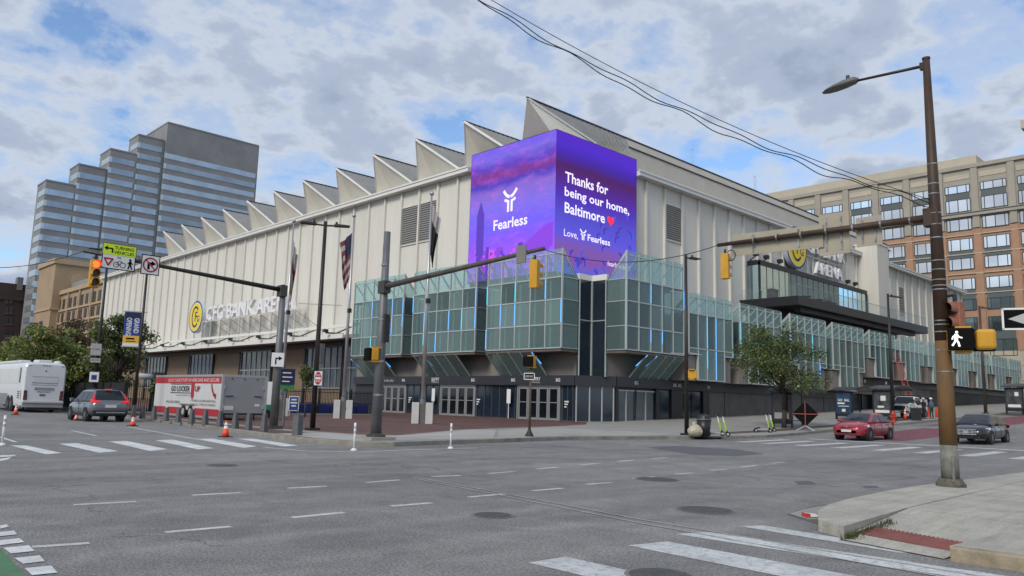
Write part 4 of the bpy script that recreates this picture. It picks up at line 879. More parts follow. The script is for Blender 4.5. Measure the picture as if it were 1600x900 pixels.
zr_ = [zrow[0]-.3, zrow[1], zrow[2], zrow[3], zrow[4], zrow[5], zrow[6], zrow[7]]
n = int((yL-yR-2)/3.05); wm = MB().box(-.12, .2, -.85, .85, 0, 1).mesh('window'); wm.materials.append(M_dw)
for r_ in range(4):
    z1_, z0_ = zr_[2*r_], zr_[2*r_+1]; h_ = z1_-z0_
    for k in range(n):
        y = yR+2+k*3.05+(.55 if k % 3 == 2 else (-.25 if k % 3 == 0 else 0)); me = wm
        o = inst('window', wm, (XW, y, z0_), w_); o.scale = (1, 1, h_)
    MB().box(XW-.35, XW, yR, yL, z0_-.7, z0_-.25).build('sill_course', M_deco2, w_)
for k in range(n//3+1): MB().box(XW-.45, XW, yR+.4+k*9.15, yR+1.0+k*9.15, 0, zc-.2).build('pilaster', M_deco2, w_)
tl = onx(86, 470, XW-2).y; pt = onx(88, 405, XW-2); tx1 = ony(142, 412, pt.y).x; yb2 = onx(72, 412, XW-2).y
tw = MB().box(XW-2, tx1, pt.y, yb2+6, 0, pt.z).build('corner_tower', M_deco, D_)
MB().box(XW-2.4, tx1+.4, pt.y-.4, yb2+6.4, pt.z-1, pt.z+.3).build('tower_cornice', M_deco2, tw); MB().box(XW-2.2, tx1+.2, pt.y-.25, pt.y+.1, pt.z-12.5, pt.z-11.9).build('string_course', M_deco2, tw); MB().box(XW-2.25, XW-1.9, pt.y-.1, yb2+6, pt.z-12.5, pt.z-11.9).build('string_course', M_deco2, tw)
MB().cyl((XW+3.5, pt.y-.3, pt.z-4.6), (XW+3.5, pt.y+.1, pt.z-4.6), 1.7, n=20).build('medallion', M_deco2, tw)
for k in range(3): MB().box(XW+9.5+k*4.2, XW+11+k*4.2, pt.y-.15, pt.y+.1, pt.z-5, pt.z-3.4).build('carved_panel', mat('dark_stone', (.20, .145, .10), .8), tw)
for k in range(4): MB().box(XW-.5+k*2.3, XW+.5+k*2.3, pt.y-.2, pt.y+.1, pt.z-27, pt.z-13).build('fluting', M_deco2, tw)
yc_ = (pt.y+yb2+6)/2
for z in (26, 20, 14): MB().box(XW-2.15, XW-1.9, yc_-1.6, yc_+1.2, pt.z-z-6, pt.z-z-1).build('tower_window', M_dw, tw)
# dark brick block at the far left
YB = 305; M_db = mat('dark_brown_brick', (.052, .03, .026), .85, var=.2, vscale=.3, detail=9)
x0 = ony(-30, 441, YB).x; x1 = ony(50, 446, YB).x; x2 = ony(66, 460, YB).x; zt = ony(20, 443, YB).z; zt2 = ony(56, 459, YB).z
B_ = thing('dark_brick_block', 'dark brown brick block with paired windows at the far left', 'building', (x1, YB, 0))
w_ = MB().box(x0-30, x1, YB, YB+30, 0, zt).build('wall', M_db, B_); MB().box(x0-30, x1+.3, YB-.5, YB, zt-5.6, zt-4.4).build('cornice', M_db, w_); MB().box(x1, x2, YB+.5, YB+25, 0, zt2).build('wing_wall', M_db, B_)
for v0, v1 in ((464, 472), (480, 489), (497, 506), (515, 524)):
    for u in (10, 17.5, -12): 
        a = ony(u-3, v1, YB); b = ony(u+3, v0, YB); f = MB().box(a.x, b.x, YB-.1, YB+.2, a.z, b.z).build('window', mat('dim_window', (.02, .022, .025), .2), w_)
        MB().box(a.x-.2, b.x+.2, YB-.25, YB, a.z-.4, a.z).build('sill', mat('sill_brown', (.09, .06, .05), .8), f)
MB().box(ony(26, 450, YB).x, ony(35, 450, YB).x, YB-.2, YB+3, zt-2, zt+2.4).build('roof_unit', mat('roof_unit_grey', (.16, .16, .16), .6), B_)
# brick and stone hotel closing the right street
XH = 180.0; M_hb = mat('orange_brick', (.40, .235, .15), .8, var=.13, vscale=.35, bump=.1, bscale=6, detail=9); M_hs = mat('buff_limestone', (.36, .33, .275), .8, var=.14, vscale=.2, detail=9); M_hl = mat('pale_limestone', (.47, .42, .33), .75, var=.1, vscale=.3)
M_hg = mat('sky_mirror_glass', (.98, .95, .90), .06, 1.0); M_hg2 = mat('green_grey_glass', (.10, .135, .14), .06, .3, spec=.8, var=.3, vscale=.3); vary(M_hg, .8, 1.0); vary(M_hg2, .5, 1.6); M_sp = mat('slate_spandrel', (.10, .115, .115), .5, var=.1, vscale=2); M_fr = mat('dark_green_frame', (.035, .05, .05), .5)
zH = lambda v: onx(1555, v, XH).z
ztop = onx(1583, 249, XH).z; zbr = zH(352)
H_ = thing('brick_hotel', 'tall orange brick and limestone block closing the right hand street', 'building', (XH, 60, 3))
wU = MB().box(XH, XH+30, 34.6, 110, zbr, ztop).build('upper_wall', M_hs, H_); wL = MB().box(XH+.06, XH+30, 34.6, 110, 14.5, zbr).build('brick_wall', M_hb, H_)
wB = MB().box(XH-.1, XH+30, 34.6, 110, 0, 14.5).build('stone_base', M_hl, H_)
for z in (5.5, 8.5, 11.5): MB().box(XH-.16, XH, 34.6, 110, z, z+.14).build('base_joint', M_hs, wB)
pp = onx(1525, 242, XH+4); ph = MB().box(XH+4, XH+26, pp.y, 110, ztop-1, pp.z).build('penthouse', M_hl, H_)
MB().box(XH-.5, XH+30, 34.6, 110, ztop-.3, ztop+.5).build('parapet', M_hs, wU)
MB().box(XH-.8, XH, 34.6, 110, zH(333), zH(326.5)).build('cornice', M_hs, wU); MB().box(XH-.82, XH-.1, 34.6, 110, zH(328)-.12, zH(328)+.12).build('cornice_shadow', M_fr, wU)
def hwin(yc, z0, z1, g, par, arch=False):
    f = MB(); hw = 2.36
    for y in (-hw, -hw+.62, 0, hw-.62, hw): f.box(XH-.12, XH+.1, yc+y-.07, yc+y+.07, z0, z1)
    f.box(XH-.12, XH+.1, yc-hw, yc+hw, z0-.07, z0+.07).box(XH-.12, XH+.1, yc-hw, yc+hw, z1-.07, z1+.07)
    f = f.build('window', M_fr, par)
    for a, b in ((-hw, -hw+.62), (-hw+.62, 0), (0, hw-.62), (hw-.62, hw)): MB().box(XH-.05, XH+.05, yc+a+.07, yc+b-.07, z0+.07, z1-.07).build('pane', g, f)
    return f
cols = [43.9+6.75*k for k in range(-1, 7)]
for k, yc in enumerate(cols):
    for v0, v1, g, par in ((281, 293, M_hg, wU), (304, 323.5, M_hg, wU), (335.5, 353.5, M_hg, wU), (367.5, 386, M_hg, wL), (399, 416.5, M_hg, wL), (431.5, 449, M_hg, wL), (465, 482, M_hg2, wL), (494.5, 517, M_hg2, wL), (530, 556, M_hg2, wL)):
        hwin(yc, zH(v1), zH(v0), g, par)
    for v0, v1, par in ((293, 304, wU), (386, 399, wL), (449, 465, wL), (517, 530, wL)):
        MB().box(XH-.06, XH+.04, yc-2.3, yc+2.3, zH(v1)+.06, zH(v0)-.06).build('spandrel', M_sp, par)
    MB().box(XH-.45, XH, yc+2.75, yc+4.0, zbr, ztop-.4).build('pilaster', M_hs, wU)
    MB().box(XH-.18, XH+.06, yc+2.7, yc+4.05, 14.5, zbr-.1).build('brick_pier', M_hb, wL)
    MB().box(XH-.1, XH, yc-2.5, yc+2.5, zH(272), zH(264)).build('carved_panel', M_hl, wU)
for v in (362, 392.5, 424, 456): MB().box(XH-.22, XH, 34.6, 110, zH(v)-.1, zH(v)+.1).build('band_course', M_hl, wL)
# corner cornice of a building at the right edge of the picture
q = onx(1596, 200, 120); t = thing('cornice_building', 'stone building at the right edge, only its cornice tip in view', 'building', (120, q.y-3, 3))
MB().box(120.5, 140, q.y-25, q.y-1.2, 3, q.z).build('wall', M_hl, t); MB().box(119.6, 141, q.y-26, q.y, q.z-.2, q.z+1.0).build('cornice', M_hl, t)

# ================================================================ STREET FURNITURE
M_galv = mat('galvanised_steel', (.17, .175, .18), .55, .4, var=.25, vscale=1.5, detail=8); M_galvd = mat('weathered_steel', (.075, .072, .066), .6, .3, var=.35, vscale=1.2, detail=8)
M_bronze = mat('dark_bronze_paint', (.028, .024, .021), .45, .2); M_rust = mat('rusty_brown_paint', (.22, .115, .038), .75, var=.5, vscale=1.6, col2=(.11, .065, .03), bump=.3, bscale=14, detail=9, stretch=(1, 1, .4))
M_rust2 = mat('dark_brown_paint', (.055, .030, .017), .6, var=.4, vscale=2, detail=8); M_gbase = mat('grey_paint_worn', (.20, .20, .17), .7, var=.45, vscale=5, bump=.4, bscale=18, detail=8)
M_signb = mat('sign_back_aluminium', (.42, .37, .28), .5, .25, var=.12, vscale=1.2); M_strap = mat('steel_strap', (.40, .40, .39), .35, .7, var=.7, vscale=9)
M_tly = mat('signal_yellow', (.58, .30, .015), .5, var=.15, vscale=3); M_lens = mat('dark_lens', (.02, .018, .015), .25); M_redl = emis('red_lens', (1.0, .09, .02), 2.2)
M_wire = mat('black_cable', (.012, .012, .012), .6); M_gry = mat('light_grey_metal', (.42, .42, .41), .5); M_rb = mat('brick_red_paint', (.30, .12, .075), .7, var=.2, vscale=4)
M_sw = mat('sign_face_white', (.72, .72, .70), .5); M_sr = mat('sign_red', (.42, .02, .03), .5); M_sb = mat('sign_blue', (.02, .045, .22), .5); M_sg = mat('sign_green', (.04, .22, .05), .5); M_fy = mat('fluorescent_yellow', (.62, .80, .02), .5); M_ink = mat('sign_black', (.006, .006, .006), .8, spec=.1)
FY = lambda o: (lambda a, d, z: (o[0]+a, o[1]-d, o[2]+z))       # sign frames: facing -Y and facing -X and turned to the junction
FX = lambda o: (lambda a, d, z: (o[0]-d, o[1]-a, o[2]+z))
def FC(o, ang):
    c, s = math.cos(ang), math.sin(ang)      # outward normal direction at angle ang
    return lambda a, d, z: (o[0]+d*c-a*s, o[1]+d*s+a*c, o[2]+z)
def plate(name, label, cat, fn, org, hw, hh, m, rim=None, back=None, group=None):
    t = thing(name, label, cat, org, group=group)
    MB().fbox(fn, -hw, hw, -.03, 0, -hh, hh).build('plate', back or M_signb, t)
    MB().fbox(fn, -hw+.005, hw-.005, 0, .004, -hh+.005, hh-.005).build('face', m, t)
    if rim: MB().fbox(fn, -hw, hw, .004, .007, hh-.035, hh).fbox(fn, -hw, hw, .004, .007, -hh, -hh+.035).fbox(fn, -hw, -hw+.035, .004, .007, -hh, hh).fbox(fn, hw-.035, hw, .004, .007, -hh, hh).build('border', rim, t)
    return t
def pole(t, b, top, r0, r1, m, n=12, name='pole'): return MB().cyl(b, top, r0, r1, n).build(name, m, t, smooth=True)
def signal(label, top, rz, lit=False, m=None, group='traffic lights over the junction', sc=1.0):
    t = thing('traffic_light', label, 'traffic light', top, rz, group); t.scale = (sc, sc, sc)
    MB().box(-.12, .12, -.17, .17, -1.12, -.04).build('housing', m or M_tly, t, local=True, bevel=.03)
    MB().cyl((0, 0, -.04), (0, 0, .14), .05, n=8).build('hanger', M_blk, t, local=True)
    for k in range(3):
        z = -.22-k*.35; on = lit and k == 0
        MB().cyl((.12, 0, z), (.16, 0, z), .13, n=16).build('lens', M_redl if on else M_lens, t, local=True)
        v = MB(); n = 14
        ring = lambda x, r: [(x, r*math.cos(R(-30)+R(240)*k2/n), z+r*math.sin(R(-30)+R(240)*k2/n)) for k2 in range(n+1)]
        a_, b_ = ring(.12, .15), ring(.38, .145)
        for k2 in range(n): v.face([a_[k2], a_[k2+1], b_[k2+1], b_[k2]])
        v.build('visor', m or M_tly if not lit else M_tly, t, local=True, recalc=False)
    return t
def pedsignal(label, loc, rz, man=False, both=False):
    t = thing('pedestrian_signal', label, 'pedestrian signal', loc, rz, 'pedestrian signals')
    MB().box(-.16, .13, -.23, .23, -.22, .22).build('housing', M_tly, t, local=True, bevel=.04)
    MB().box(.13, .24, -.235, .235, -.225, .225).build('hood', M_ink, t, local=True, bevel=.03)
    MB().box(-.28, .1, -.08, .2, .22, .27).box(-.28, .1, -.08, .2, -.27, -.22).build('bracket', M_tly, t, local=True)
    if man:
        f = lambda a, d, z: (.245+d, a, z); q = MB(); c = -.085
        hd = [(c+.012+.026*math.cos(2*math.pi*k/12), .135+.028*math.sin(2*math.pi*k/12)) for k in range(12)]; q.face([f(a, 0, z) for a, z in hd])
        for pts, wd in (([(c+.005, .09), (c-.005, -.01)], .07), ([(c-.01, .0), (c+.035, -.075), (c+.05, -.15)], .036), ([(c-.01, .0), (c-.03, -.07), (c-.075, -.135)], .036), ([(c+.0, .085), (c+.06, .035), (c+.105, .02)], .026), ([(c+.0, .085), (c-.055, .045), (c-.075, -.01)], .026)): ribbon(q, f, pts, wd)
        q.build('walking_figure', emis('walk_white', (.95, .95, .98), 1.15), t, local=True, recalc=False)
    if both:
        MB().box(-.16, .2, .27, .62, -.2, .2).build('side_housing', M_tly, t, local=True, bevel=.06); MB().box(-.3, -.16, .25, .64, -.22, .22).build('side_hood', M_ink, t, local=True, bevel=.03)
    return t

# --- signal mast on the far left corner, arm over the left street
b1 = G(427, 670, .15); t1 = ony(440, 447, b1.y); a0 = ony(440, 453, b1.y); a1 = ony(130, 392, b1.y)
MA1 = thing('signal_mast', 'grey signal mast with long arm over the left hand street', 'signal mast', b1, group='signal masts')
pole(MA1, b1, (b1.x, b1.y, t1.z), .19, .13, M_galv); MB().box(b1.x-.3, b1.x+.3, b1.y-.3, b1.y+.3, b1.z, b1.z+.14).build('base_plate', M_galvd, MA1); MB().cyl((b1.x, b1.y, t1.z), (b1.x, b1.y, t1.z+.08), .16, .05).build('cap', M_galvd, MA1)
MB().cyl((b1.x, b1.y, a0.z), (a1.x, b1.y, a1.z), .11, .06, 10).build('arm', M_bronze, MA1, smooth=True); MB().box(b1.x-.2, b1.x+.1, b1.y-.22, b1.y+.2, a0.z-.3, a0.z+.2).build('arm_clamp', M_galvd, MA1)
def on_arm(u): 
    k = (u-440)/(130-440); x = ony(u, 453-k*61, b1.y).x; return Vector((x, b1.y, a0.z+(a1.z-a0.z)*(b1.x-x)/(b1.x-a1.x)))
p = on_arm(150); signal('traffic light showing red over the left street', (p.x, p.y-.05, p.z-.22), R(-92), True)
p = ony(186, 402, b1.y-.15); t = plate('yield_sign', 'yellow and white turning vehicles sign hanging from left mast arm', 'sign', FY(p), p, .62, .50, M_sw, M_ink)
f = FY(p); MB().fbox(f, -.6, .6, .008, .012, .06, .48).build('yellow_field', M_fy, t)
q = MB(); letters(q, 'TURNING', f, .17, .014, .29, .13, .72); letters(q, 'VEHICLES', f, .17, .014, .11, .13, .74); letters(q, 'TO', f, .0, .014, -.07, .08)
ribbon(q, f, [(-.26, .14), (-.26, .30), (-.48, .30)], .06, .014); q.face([f(-.44, .014, .40), f(-.56, .014, .30), f(-.44, .014, .20)])
for c in (-.08, .16): ribbon(q, f, [(c+.1*math.cos(2*math.pi*k/12), -.30+.1*math.sin(2*math.pi*k/12)) for k in range(13)], .022, .014)
ribbon(q, f, [(-.08, -.30), (.0, -.16), (.12, -.16), (.05, -.30), (-.08, -.30)], .02, .014)
for pts, wd in (([(.42, -.12), (.42, -.22)], .09), ([(.42, -.2), (.36, -.42)], .05), ([(.42, -.2), (.50, -.42)], .05), ([(.42, -.13), (.52, -.22)], .035), ([(.42, -.13), (.33, -.22)], .035)): ribbon(q, f, pts, wd, .014)
q.face([f(.42+.045*math.cos(2*math.pi*k/10), .014, -.06+.045*math.sin(2*math.pi*k/10)) for k in range(10)]); q.build('lettering', M_ink, t, recalc=False)
q = MB(); ribbon(q, f, [(-.52, -.10), (-.22, -.10), (-.37, -.36), (-.52, -.10)], .06, .014); q.build('yield_triangle', M_sr, t, recalc=False)
p = ony(235, 414, b1.y-.15); t = plate('no_turn_sign', 'square white no right turn sign on left mast arm', 'sign', FY(p), p, .36, .40, M_sw, M_ink); f = FY(p); q = MB()
ribbon(q, f, [(-.07, -.18), (-.07, .06), (.06, .06)], .09, .010); q.face([f(.04, .010, .17), f(.04, .010, -.05), f(.22, .010, .06)]); q.build('arrow', M_ink, t, recalc=False)
q = MB(); ribbon(q, f, [(.27*math.cos(2*math.pi*k/28), .27*math.sin(2*math.pi*k/28)) for k in range(29)], .055, .014); ribbon(q, f, [(-.19, .19), (.19, -.19)], .05, .014); q.build('prohibition_ring', M_sr, t, recalc=False)
p = at(434, 562, math.hypot(b1.x, b1.y)-.3); an = math.atan2(-p.y, -p.x); t = plate('turn_arrow_sign', 'white square sign with right turn arrow on the far mast pole', 'sign', FC(p, an), p, .27, .31, M_sw); f = FC(p, an); q = MB()
ribbon(q, f, [(-.08, -.2), (-.08, .06), (.06, .06)], .06, .008); q.face([f(.04, .008, .16), f(.04, .008, -.04), f(.2, .008, .06)]); q.build('arrow', M_ink, t, recalc=False)
# --- second mast on the corner, arm over the right street
b2 = G(587, 685, .2); t2 = onx(608, 361, b2.x); a0 = onx(606, 447, b2.x); a1 = onx(850, 388, b2.x)
MA2 = thing('signal_mast', 'grey signal mast on the plaza corner with rusty arm to the right', 'signal mast', b2, group='signal masts')
tx = Vector((b2.x+.05, b2.y, t2.z)); pole(MA2, (b2.x, b2.y, b2.z), tx, .20, .12, M_galv); MB().box(b2.x-.5, b2.x+.5, b2.y-.5, b2.y+.5, b2.z-.05, b2.z+.06).build('footing', M_conc, MA2); MB().lathe([(.34, 0), (.34, .08), (.24, .12)], (b2.x, b2.y, b2.z+.06)).build('base_plate', M_galvd, MA2)
MB().cyl((b2.x, b2.y, a0.z), (b2.x, a1.y, a1.z), .11, .06, 10).build('arm', mat('rusty_arm', (.10, .085, .07), .7, var=.4, vscale=2, detail=8), MA2, smooth=True); MB().box(b2.x-.14, b2.x+.14, b2.y-.25, b2.y+.16, a0.z-.25, a0.z+.2).build('arm_clamp', M_galvd, MA2)
MB().beam((b2.x+.05, b2.y-.24, 3.6), (b2.x+.05, b2.y-.24, 4.6), .10, .22).build('sign_edge', M_bronze, MA2)
for k, z in enumerate((1.7, 2.9, 4.4, 6.4)): MB().cyl((b2.x+.01, b2.y, z), (b2.x+.01, b2.y, z+.06), .205-.011*z, n=12).build('strap', M_strap, MA2)
p = onx(836, 402, b2.x); signal('yellow traffic light at the tip of the arm before the purple screen', (p.x, p.y, p.z-.05), R(12), sc=.78)
p = onx(814, 397, b2.x-.14); t = plate('blank_sign', 'blank grey sign back clamped to arm in front of the purple screen', 'sign', FX(p), p, .20, .27, mat('blank_sign_grey', (.20, .19, .165), .6), back=MATS['blank_sign_grey']); MB().fbox(FX(p), -.2, .2, -.06, -.03, -.05, .05).build('clamp', M_strap, t)
dd = math.hypot(b2.x, b2.y); p = at(582, 554, dd-.1); pedsignal('pedestrian signal seen side on at the plaza corner mast', p, R(170))
# --- near corner mast on the right, signal arm and street lamp
b3 = G(1486, 760, .15); an3 = math.atan2(-b3.y, -b3.x)
MA3 = thing('signal_mast', 'rusty brown signal mast with street lamp on the near corner', 'signal mast', b3, group='signal masts')
D3 = math.hypot(b3.x, b3.y); top3 = at(1447, 92, D3)
P3 = lambda v: Vector((b3.x, b3.y, b3.z)).lerp(top3, (760-v)/(760-92))
MB().cyl(P3(752), P3(700), .172, .168, 14).build('grey_foot', M_gbase, MA3, smooth=True); MB().cyl(P3(700), P3(545), .168, .152, 14).build('lower_pole', M_rust, MA3, smooth=True); MB().cyl(P3(545), P3(92), .152, .074, 14).build('upper_pole', M_rust2, MA3, smooth=True); MB().cyl(P3(93), P3(90), .085, .085, 14).build('cap', M_rust2, MA3)
MB().lathe([(.29, 0), (.29, .06), (.25, .1), (.22, .16)], b3, 8).build('base_casting', mat('base_iron', (.12, .11, .085), .8, var=.5, vscale=8, bump=.6, bscale=20), MA3)
MB().cyl((b3.x-.2, b3.y-.12, b3.z+.1), (b3.x-.19, b3.y-.12, b3.z+.62), .03, n=8).build('conduit', M_gbase, MA3)
for k, v in enumerate((268, 300, 316, 347, 365, 386, 422, 436, 452, 461, 467, 515, 521, 532, 560, 592)): MB().cyl(P3(v), P3(v-1.5), .159-.000182*(545-v)*(1 if v < 545 else .45), n=12).build('strap', M_strap, MA3)
cA = P3(352); tipA = onx(1122, 383, b3.x); MB().cyl(cA, (b3.x, tipA.y, tipA.z), .085, .05, 10).build('arm', M_rust2, MA3, smooth=True); MB().box(cA.x-.11, cA.x+.11, cA.y-.08, cA.y+.22, cA.z-.2, cA.z+.2).build('arm_clamp', M_rust2, MA3, bevel=.02)
for k in range(7): y = cA.y+.5+k*.62; z = cA.z+(tipA.z-cA.z)*(y-cA.y)/(tipA.y-cA.y); MB().cyl((b3.x, y-.02, z), (b3.x, y+.02, z), .094, n=10).build('strap', M_strap, MA3)
cL = P3(103); lm = onx(1335, 127, cL.x); MB().cyl(cL, (cL.x, lm.y, lm.z), .038, .03, 8).build('lamp_arm', M_bronze, MA3, smooth=True); MB().box(cL.x-.05, cL.x+.05, cL.y-.02, cL.y+.13, cL.z-.08, cL.z+.08).build('lamp_clamp', M_bronze, MA3)
le = onx(1286, 146, cL.x); dv = Vector((0, le.y-lm.y, le.z-lm.z)); rings = []
for s, wd, h in ((-.12, .05, .05), (0, .13, .11), (.3, .16, .12), (.62, .18, .08), (.85, .14, .05), (1.0, .05, .02)):
    c = Vector((cL.x, lm.y, lm.z))+dv*s; rings.append([(c.x+wd*math.cos(2*math.pi*k/14), c.y, c.z+h*math.sin(2*math.pi*k/14)*(.55 if math.sin(2*math.pi*k/14) < 0 else 1)) for k in range(14)])
MB().loft(rings).build('luminaire', mat('lamp_grey', (.13, .13, .125), .6), MA3, smooth=True); c = Vector((cL.x, lm.y, lm.z))+dv*.2; MB().cyl(c, (c.x, c.y, c.z+.2), .045, n=8).build('photocell', M_blk, MA3)
p = onx(1133, 396, b3.x); signal('yellow traffic light hanging from the near mast arm beside the terrace', (p.x, p.y, p.z+.02), R(10), sc=.62)
for (u0, v0, u1, v1, hh, lb, nm) in ((1144, 384, 1286, 368, .28, 'long blank back of a street name sign along the arm', 'street_name_sign'), (1280, 366, 1327, 364, .50, 'tall blank tan sign back in the middle of the near arm', 'blank_sign'), (1338, 361, 1378, 361, .34, 'pale blank sign back on the arm nearest the rusty mast', 'blank_sign')):
    ox = {1144: .09, 1280: .13, 1338: .10}[u0]; pa = onx(u0, v0, b3.x+ox); pb = onx(u1, v1, b3.x+ox); pc = (pa+pb)/2; tl_ = (pb.z-pa.z)/(pa.y-pb.y) if nm == 'street_name_sign' else 0; t = thing(nm, lb, 'sign', pc)
    f = lambda a, d, z: (pc.x-d, pc.y-a, pc.z+z+a*tl_); hw = abs(pa.y-pb.y)/2
    MB().fbox(f, -hw, hw, -.02, .0, -hh, hh).build('plate', M_signb, t); MB().fbox(f, -hw*.5-.02, -hw*.5+.02, .0, .02, -hh*.8, hh*.8).fbox(f, hw*.5-.02, hw*.5+.02, .0, .02, -hh*.8, hh*.8).build('bracket', M_strap, t)
p = at(1500, 531, D3-.22); pedsignal('large pedestrian signal showing a white walking figure on near mast', p, an3+R(4), man=True, both=True)
p = at(1492, 468, D3+.1); signal('brick red traffic light behind the near rusty mast', (p.x, p.y, p.z-.02), R(165), m=M_rb, sc=.88)
q = at(1468, 463, D3); MB().tube([q, (q+p)/2+Vector((0, 0, .04)), p+Vector((0, 0, .1))], .03, 8).build('signal_bracket', M_blk, MA3)
# arrow sign at the right edge
p = at(1607, 498, 17.0); an = math.atan2(-p.y, -p.x)+R(10); t = plate('arrow_sign', 'black arrow sign cut off by the right edge', 'sign', FC(p, an), p, .42, .205, M_ink, M_sw); f = FC(p, an); q = MB(); q.face([f(-.32, .008, 0), f(.12, .008, .17), f(.12, .008, .085), f(.4, .008, .085), f(.4, .008, -.085), f(.12, .008, -.085), f(.12, .008, -.17)]); q.build('arrow', M_gry, t, recalc=False)
f = FC(p, an); MB().cyl(f(.36, -.06, -2.4-.0), f(.36, -.06, .3), .03).build('post', M_galv, t)

# --- lamp posts
def lamppost(label, b, h, lean=(0, 0), heads=(), m=None, banners=(), r=.10):
    t = thing('lamp_post', label, 'lamp post', b, group='lamp posts'); m = m or M_bronze; tp = Vector((b.x+lean[0], b.y+lean[1], b.z+h))
    MB().cyl(b, tp, r, r*.62, 12).build('pole', m, t, smooth=True); MB().box(b.x-.24, b.x+.24, b.y-.24, b.y+.24, b.z, b.z+.10).build('base_plate', m, t); MB().cyl(tp, tp+Vector((0, 0, .12)), r*.7, r*.6).build('cap', m, t)
    for dx, dy in heads:
        d = Vector((dx, dy, 0)); n_ = d.normalized(); MB().beam(tp-Vector((0, 0, .08)), tp+n_*.45+Vector((0, 0, -.05)), .07).build('arm', m, t)
        c = tp+n_*.4; s = Vector((-n_.y, n_.x, 0)); L_ = d.length
        MB().hexa([c-s*.14+Vector((0, 0, -.1)), c+s*.14+Vector((0, 0, -.1)), c+n_*L_+s*.2+Vector((0, 0, -.06)), c+n_*L_-s*.2+Vector((0, 0, -.06)), c-s*.1+Vector((0, 0, .04)), c+s*.1+Vector((0, 0, .04)), c+n_*L_+s*.16, c+n_*L_-s*.16]).build('lamp_head', m, t, bevel=.02)
        MB().cyl(c+n_*.1, c+n_*.1+Vector((0, 0, .13)), .05, n=8).build('photocell', m, t)
    for z, l_, dx, dy in banners: MB().beam((b.x-dx*l_, b.y-dy*l_, b.z+z), (b.x+dx*l_, b.y+dy*l_, b.z+z), .035).build('banner_arm', M_gry, t)
    return t
bD = G(488, 672, .15); lamppost('dark twin headed lamp post beside the plaza', bD, 9.25, heads=((.62, -.32), (-.62, .32)), banners=((5.55, 1.0, .8, -.5),), r=.125)
b72 = G(1073, 680, .15); lamppost('dark single headed lamp post in front of the teal glass bays', b72, 9.4, heads=((.62, -.1),), banners=((3.2+1.0, .95, .9, -.4), (6.55+.9, .95, .9, -.4)), r=.12)
p = at(1082, 585, math.hypot(b72.x, b72.y)-.2); pedsignal('pedestrian signal seen side on at the lamp post by the bin', p, R(35))
p = at(1395, 640, 72); b97 = Vector((p.x, p.y, gz(p.x)+.15)); lamppost('dark lamp post rising above the bus shelters', b97, 10.4, heads=((1.5, -.3),), banners=((6.6, 1.5, .9, -.4),), r=.14)
p = at(1540, 640, 96); b40 = Vector((p.x, p.y, gz(p.x)+.15)); lamppost('far lamp post right of the rusty near mast', b40, 11.2, heads=((1.6, -.6),), m=mat('brown_bronze', (.06, .042, .036), .5), r=.17)
bL = Vector((17.2, 51.0, .15)); bL.y = 17.2/ (ray(211, 620).x/ray(211, 620).y); lamppost('dark lamp post carrying the blue banner', bL, 9.7, heads=((-.7, .1),), banners=((6.7, .1, .7, -.7),), r=.11)
bM = Vector((17.6, 0, .15)); bM.y = 17.6/(ray(146, 620).x/ray(146, 620).y); lamppost('dark lamp post beside the bus rear with parking signs', bM, 11.7, heads=((-.9, .1),), r=.13)
# banner hanging from the lamp post
dL = math.hypot(bL.x, bL.y); c0 = at(206, 514, dL); an = math.atan2(-c0.y, -c0.x); f = FC(c0, an); t = thing('grand_opening_banner', 'blue and gold banner with sideways white lettering on a lamp post', 'banner', c0)
tp_, bt_ = at(206, 487, dL).z-c0.z, at(206, 541, dL).z-c0.z; hw = .47
MB().fbox(f, -hw, hw, -.015, 0, bt_, tp_).build('cloth', M_sb, t); MB().fbox(f, -hw+.01, hw-.01, .0, .004, bt_+.01, bt_+.66).build('gold_panel', mat('banner_gold', (.72, .42, .06), .6), t); MB().fbox(f, -hw+.01, hw-.01, .004, .008, bt_+.01, bt_+.18).build('white_hem', M_sw, t); MB().fbox(f, -hw+.01, hw-.01, .0, .004, tp_-.45, tp_-.08).build('navy_panel', mat('banner_navy', (.01, .015, .06), .6), t)
MB().fbox(f, -hw-.05, hw+.35, -.03, .03, tp_-.02, tp_+.05).fbox(f, -hw-.05, hw+.35, -.03, .03, bt_-.05, bt_+.02).build('banner_rod', M_gry, t)
q = MB(); letters(q, 'GRAND', f, .10, .01, .22, .30, .95, rot=R(-90)); letters(q, 'OPENING', f, -.33, .01, .14, .30, 1.12, rot=R(-90)); q.build('lettering', M_sw, t, recalc=False)
q = MB(); q.fbox(f, -.28, .2, .006, .010, bt_+.42, bt_+.52).fbox(f, -.28, .28, .006, .010, bt_+.28, bt_+.33); q.build('small_print', M_ink, t)
dM = math.hypot(bM.x, bM.y)
for u, v, hw, hh, lb in ((150, 546, .34, .42, 'upper grey parking sign on the lamp post by the bus'), (149, 563, .32, .16, 'narrow grey parking plate under the upper sign'), (147, 589, .30, .36, 'white sign with blue square on the lamp post by the bus')):
    p = at(u, v, dM-.2); an = math.atan2(-p.y, -p.x); f = FC(p, an); t = plate('parking_sign', lb, 'sign', f, p, hw, hh, M_sw if v > 580 else mat('sign_grey', (.36, .37, .36), .5))
    if v > 580: MB().fbox(f, -.17, .17, .006, .01, -.2, .14).build('blue_square', M_sb, t)
    else: letters(MB(), 'NO PARKING' if v < 560 else 'BUS STOP', f, 0, .008, -.03, .1, hw*1.5).build('lettering', M_ink, t, recalc=False)
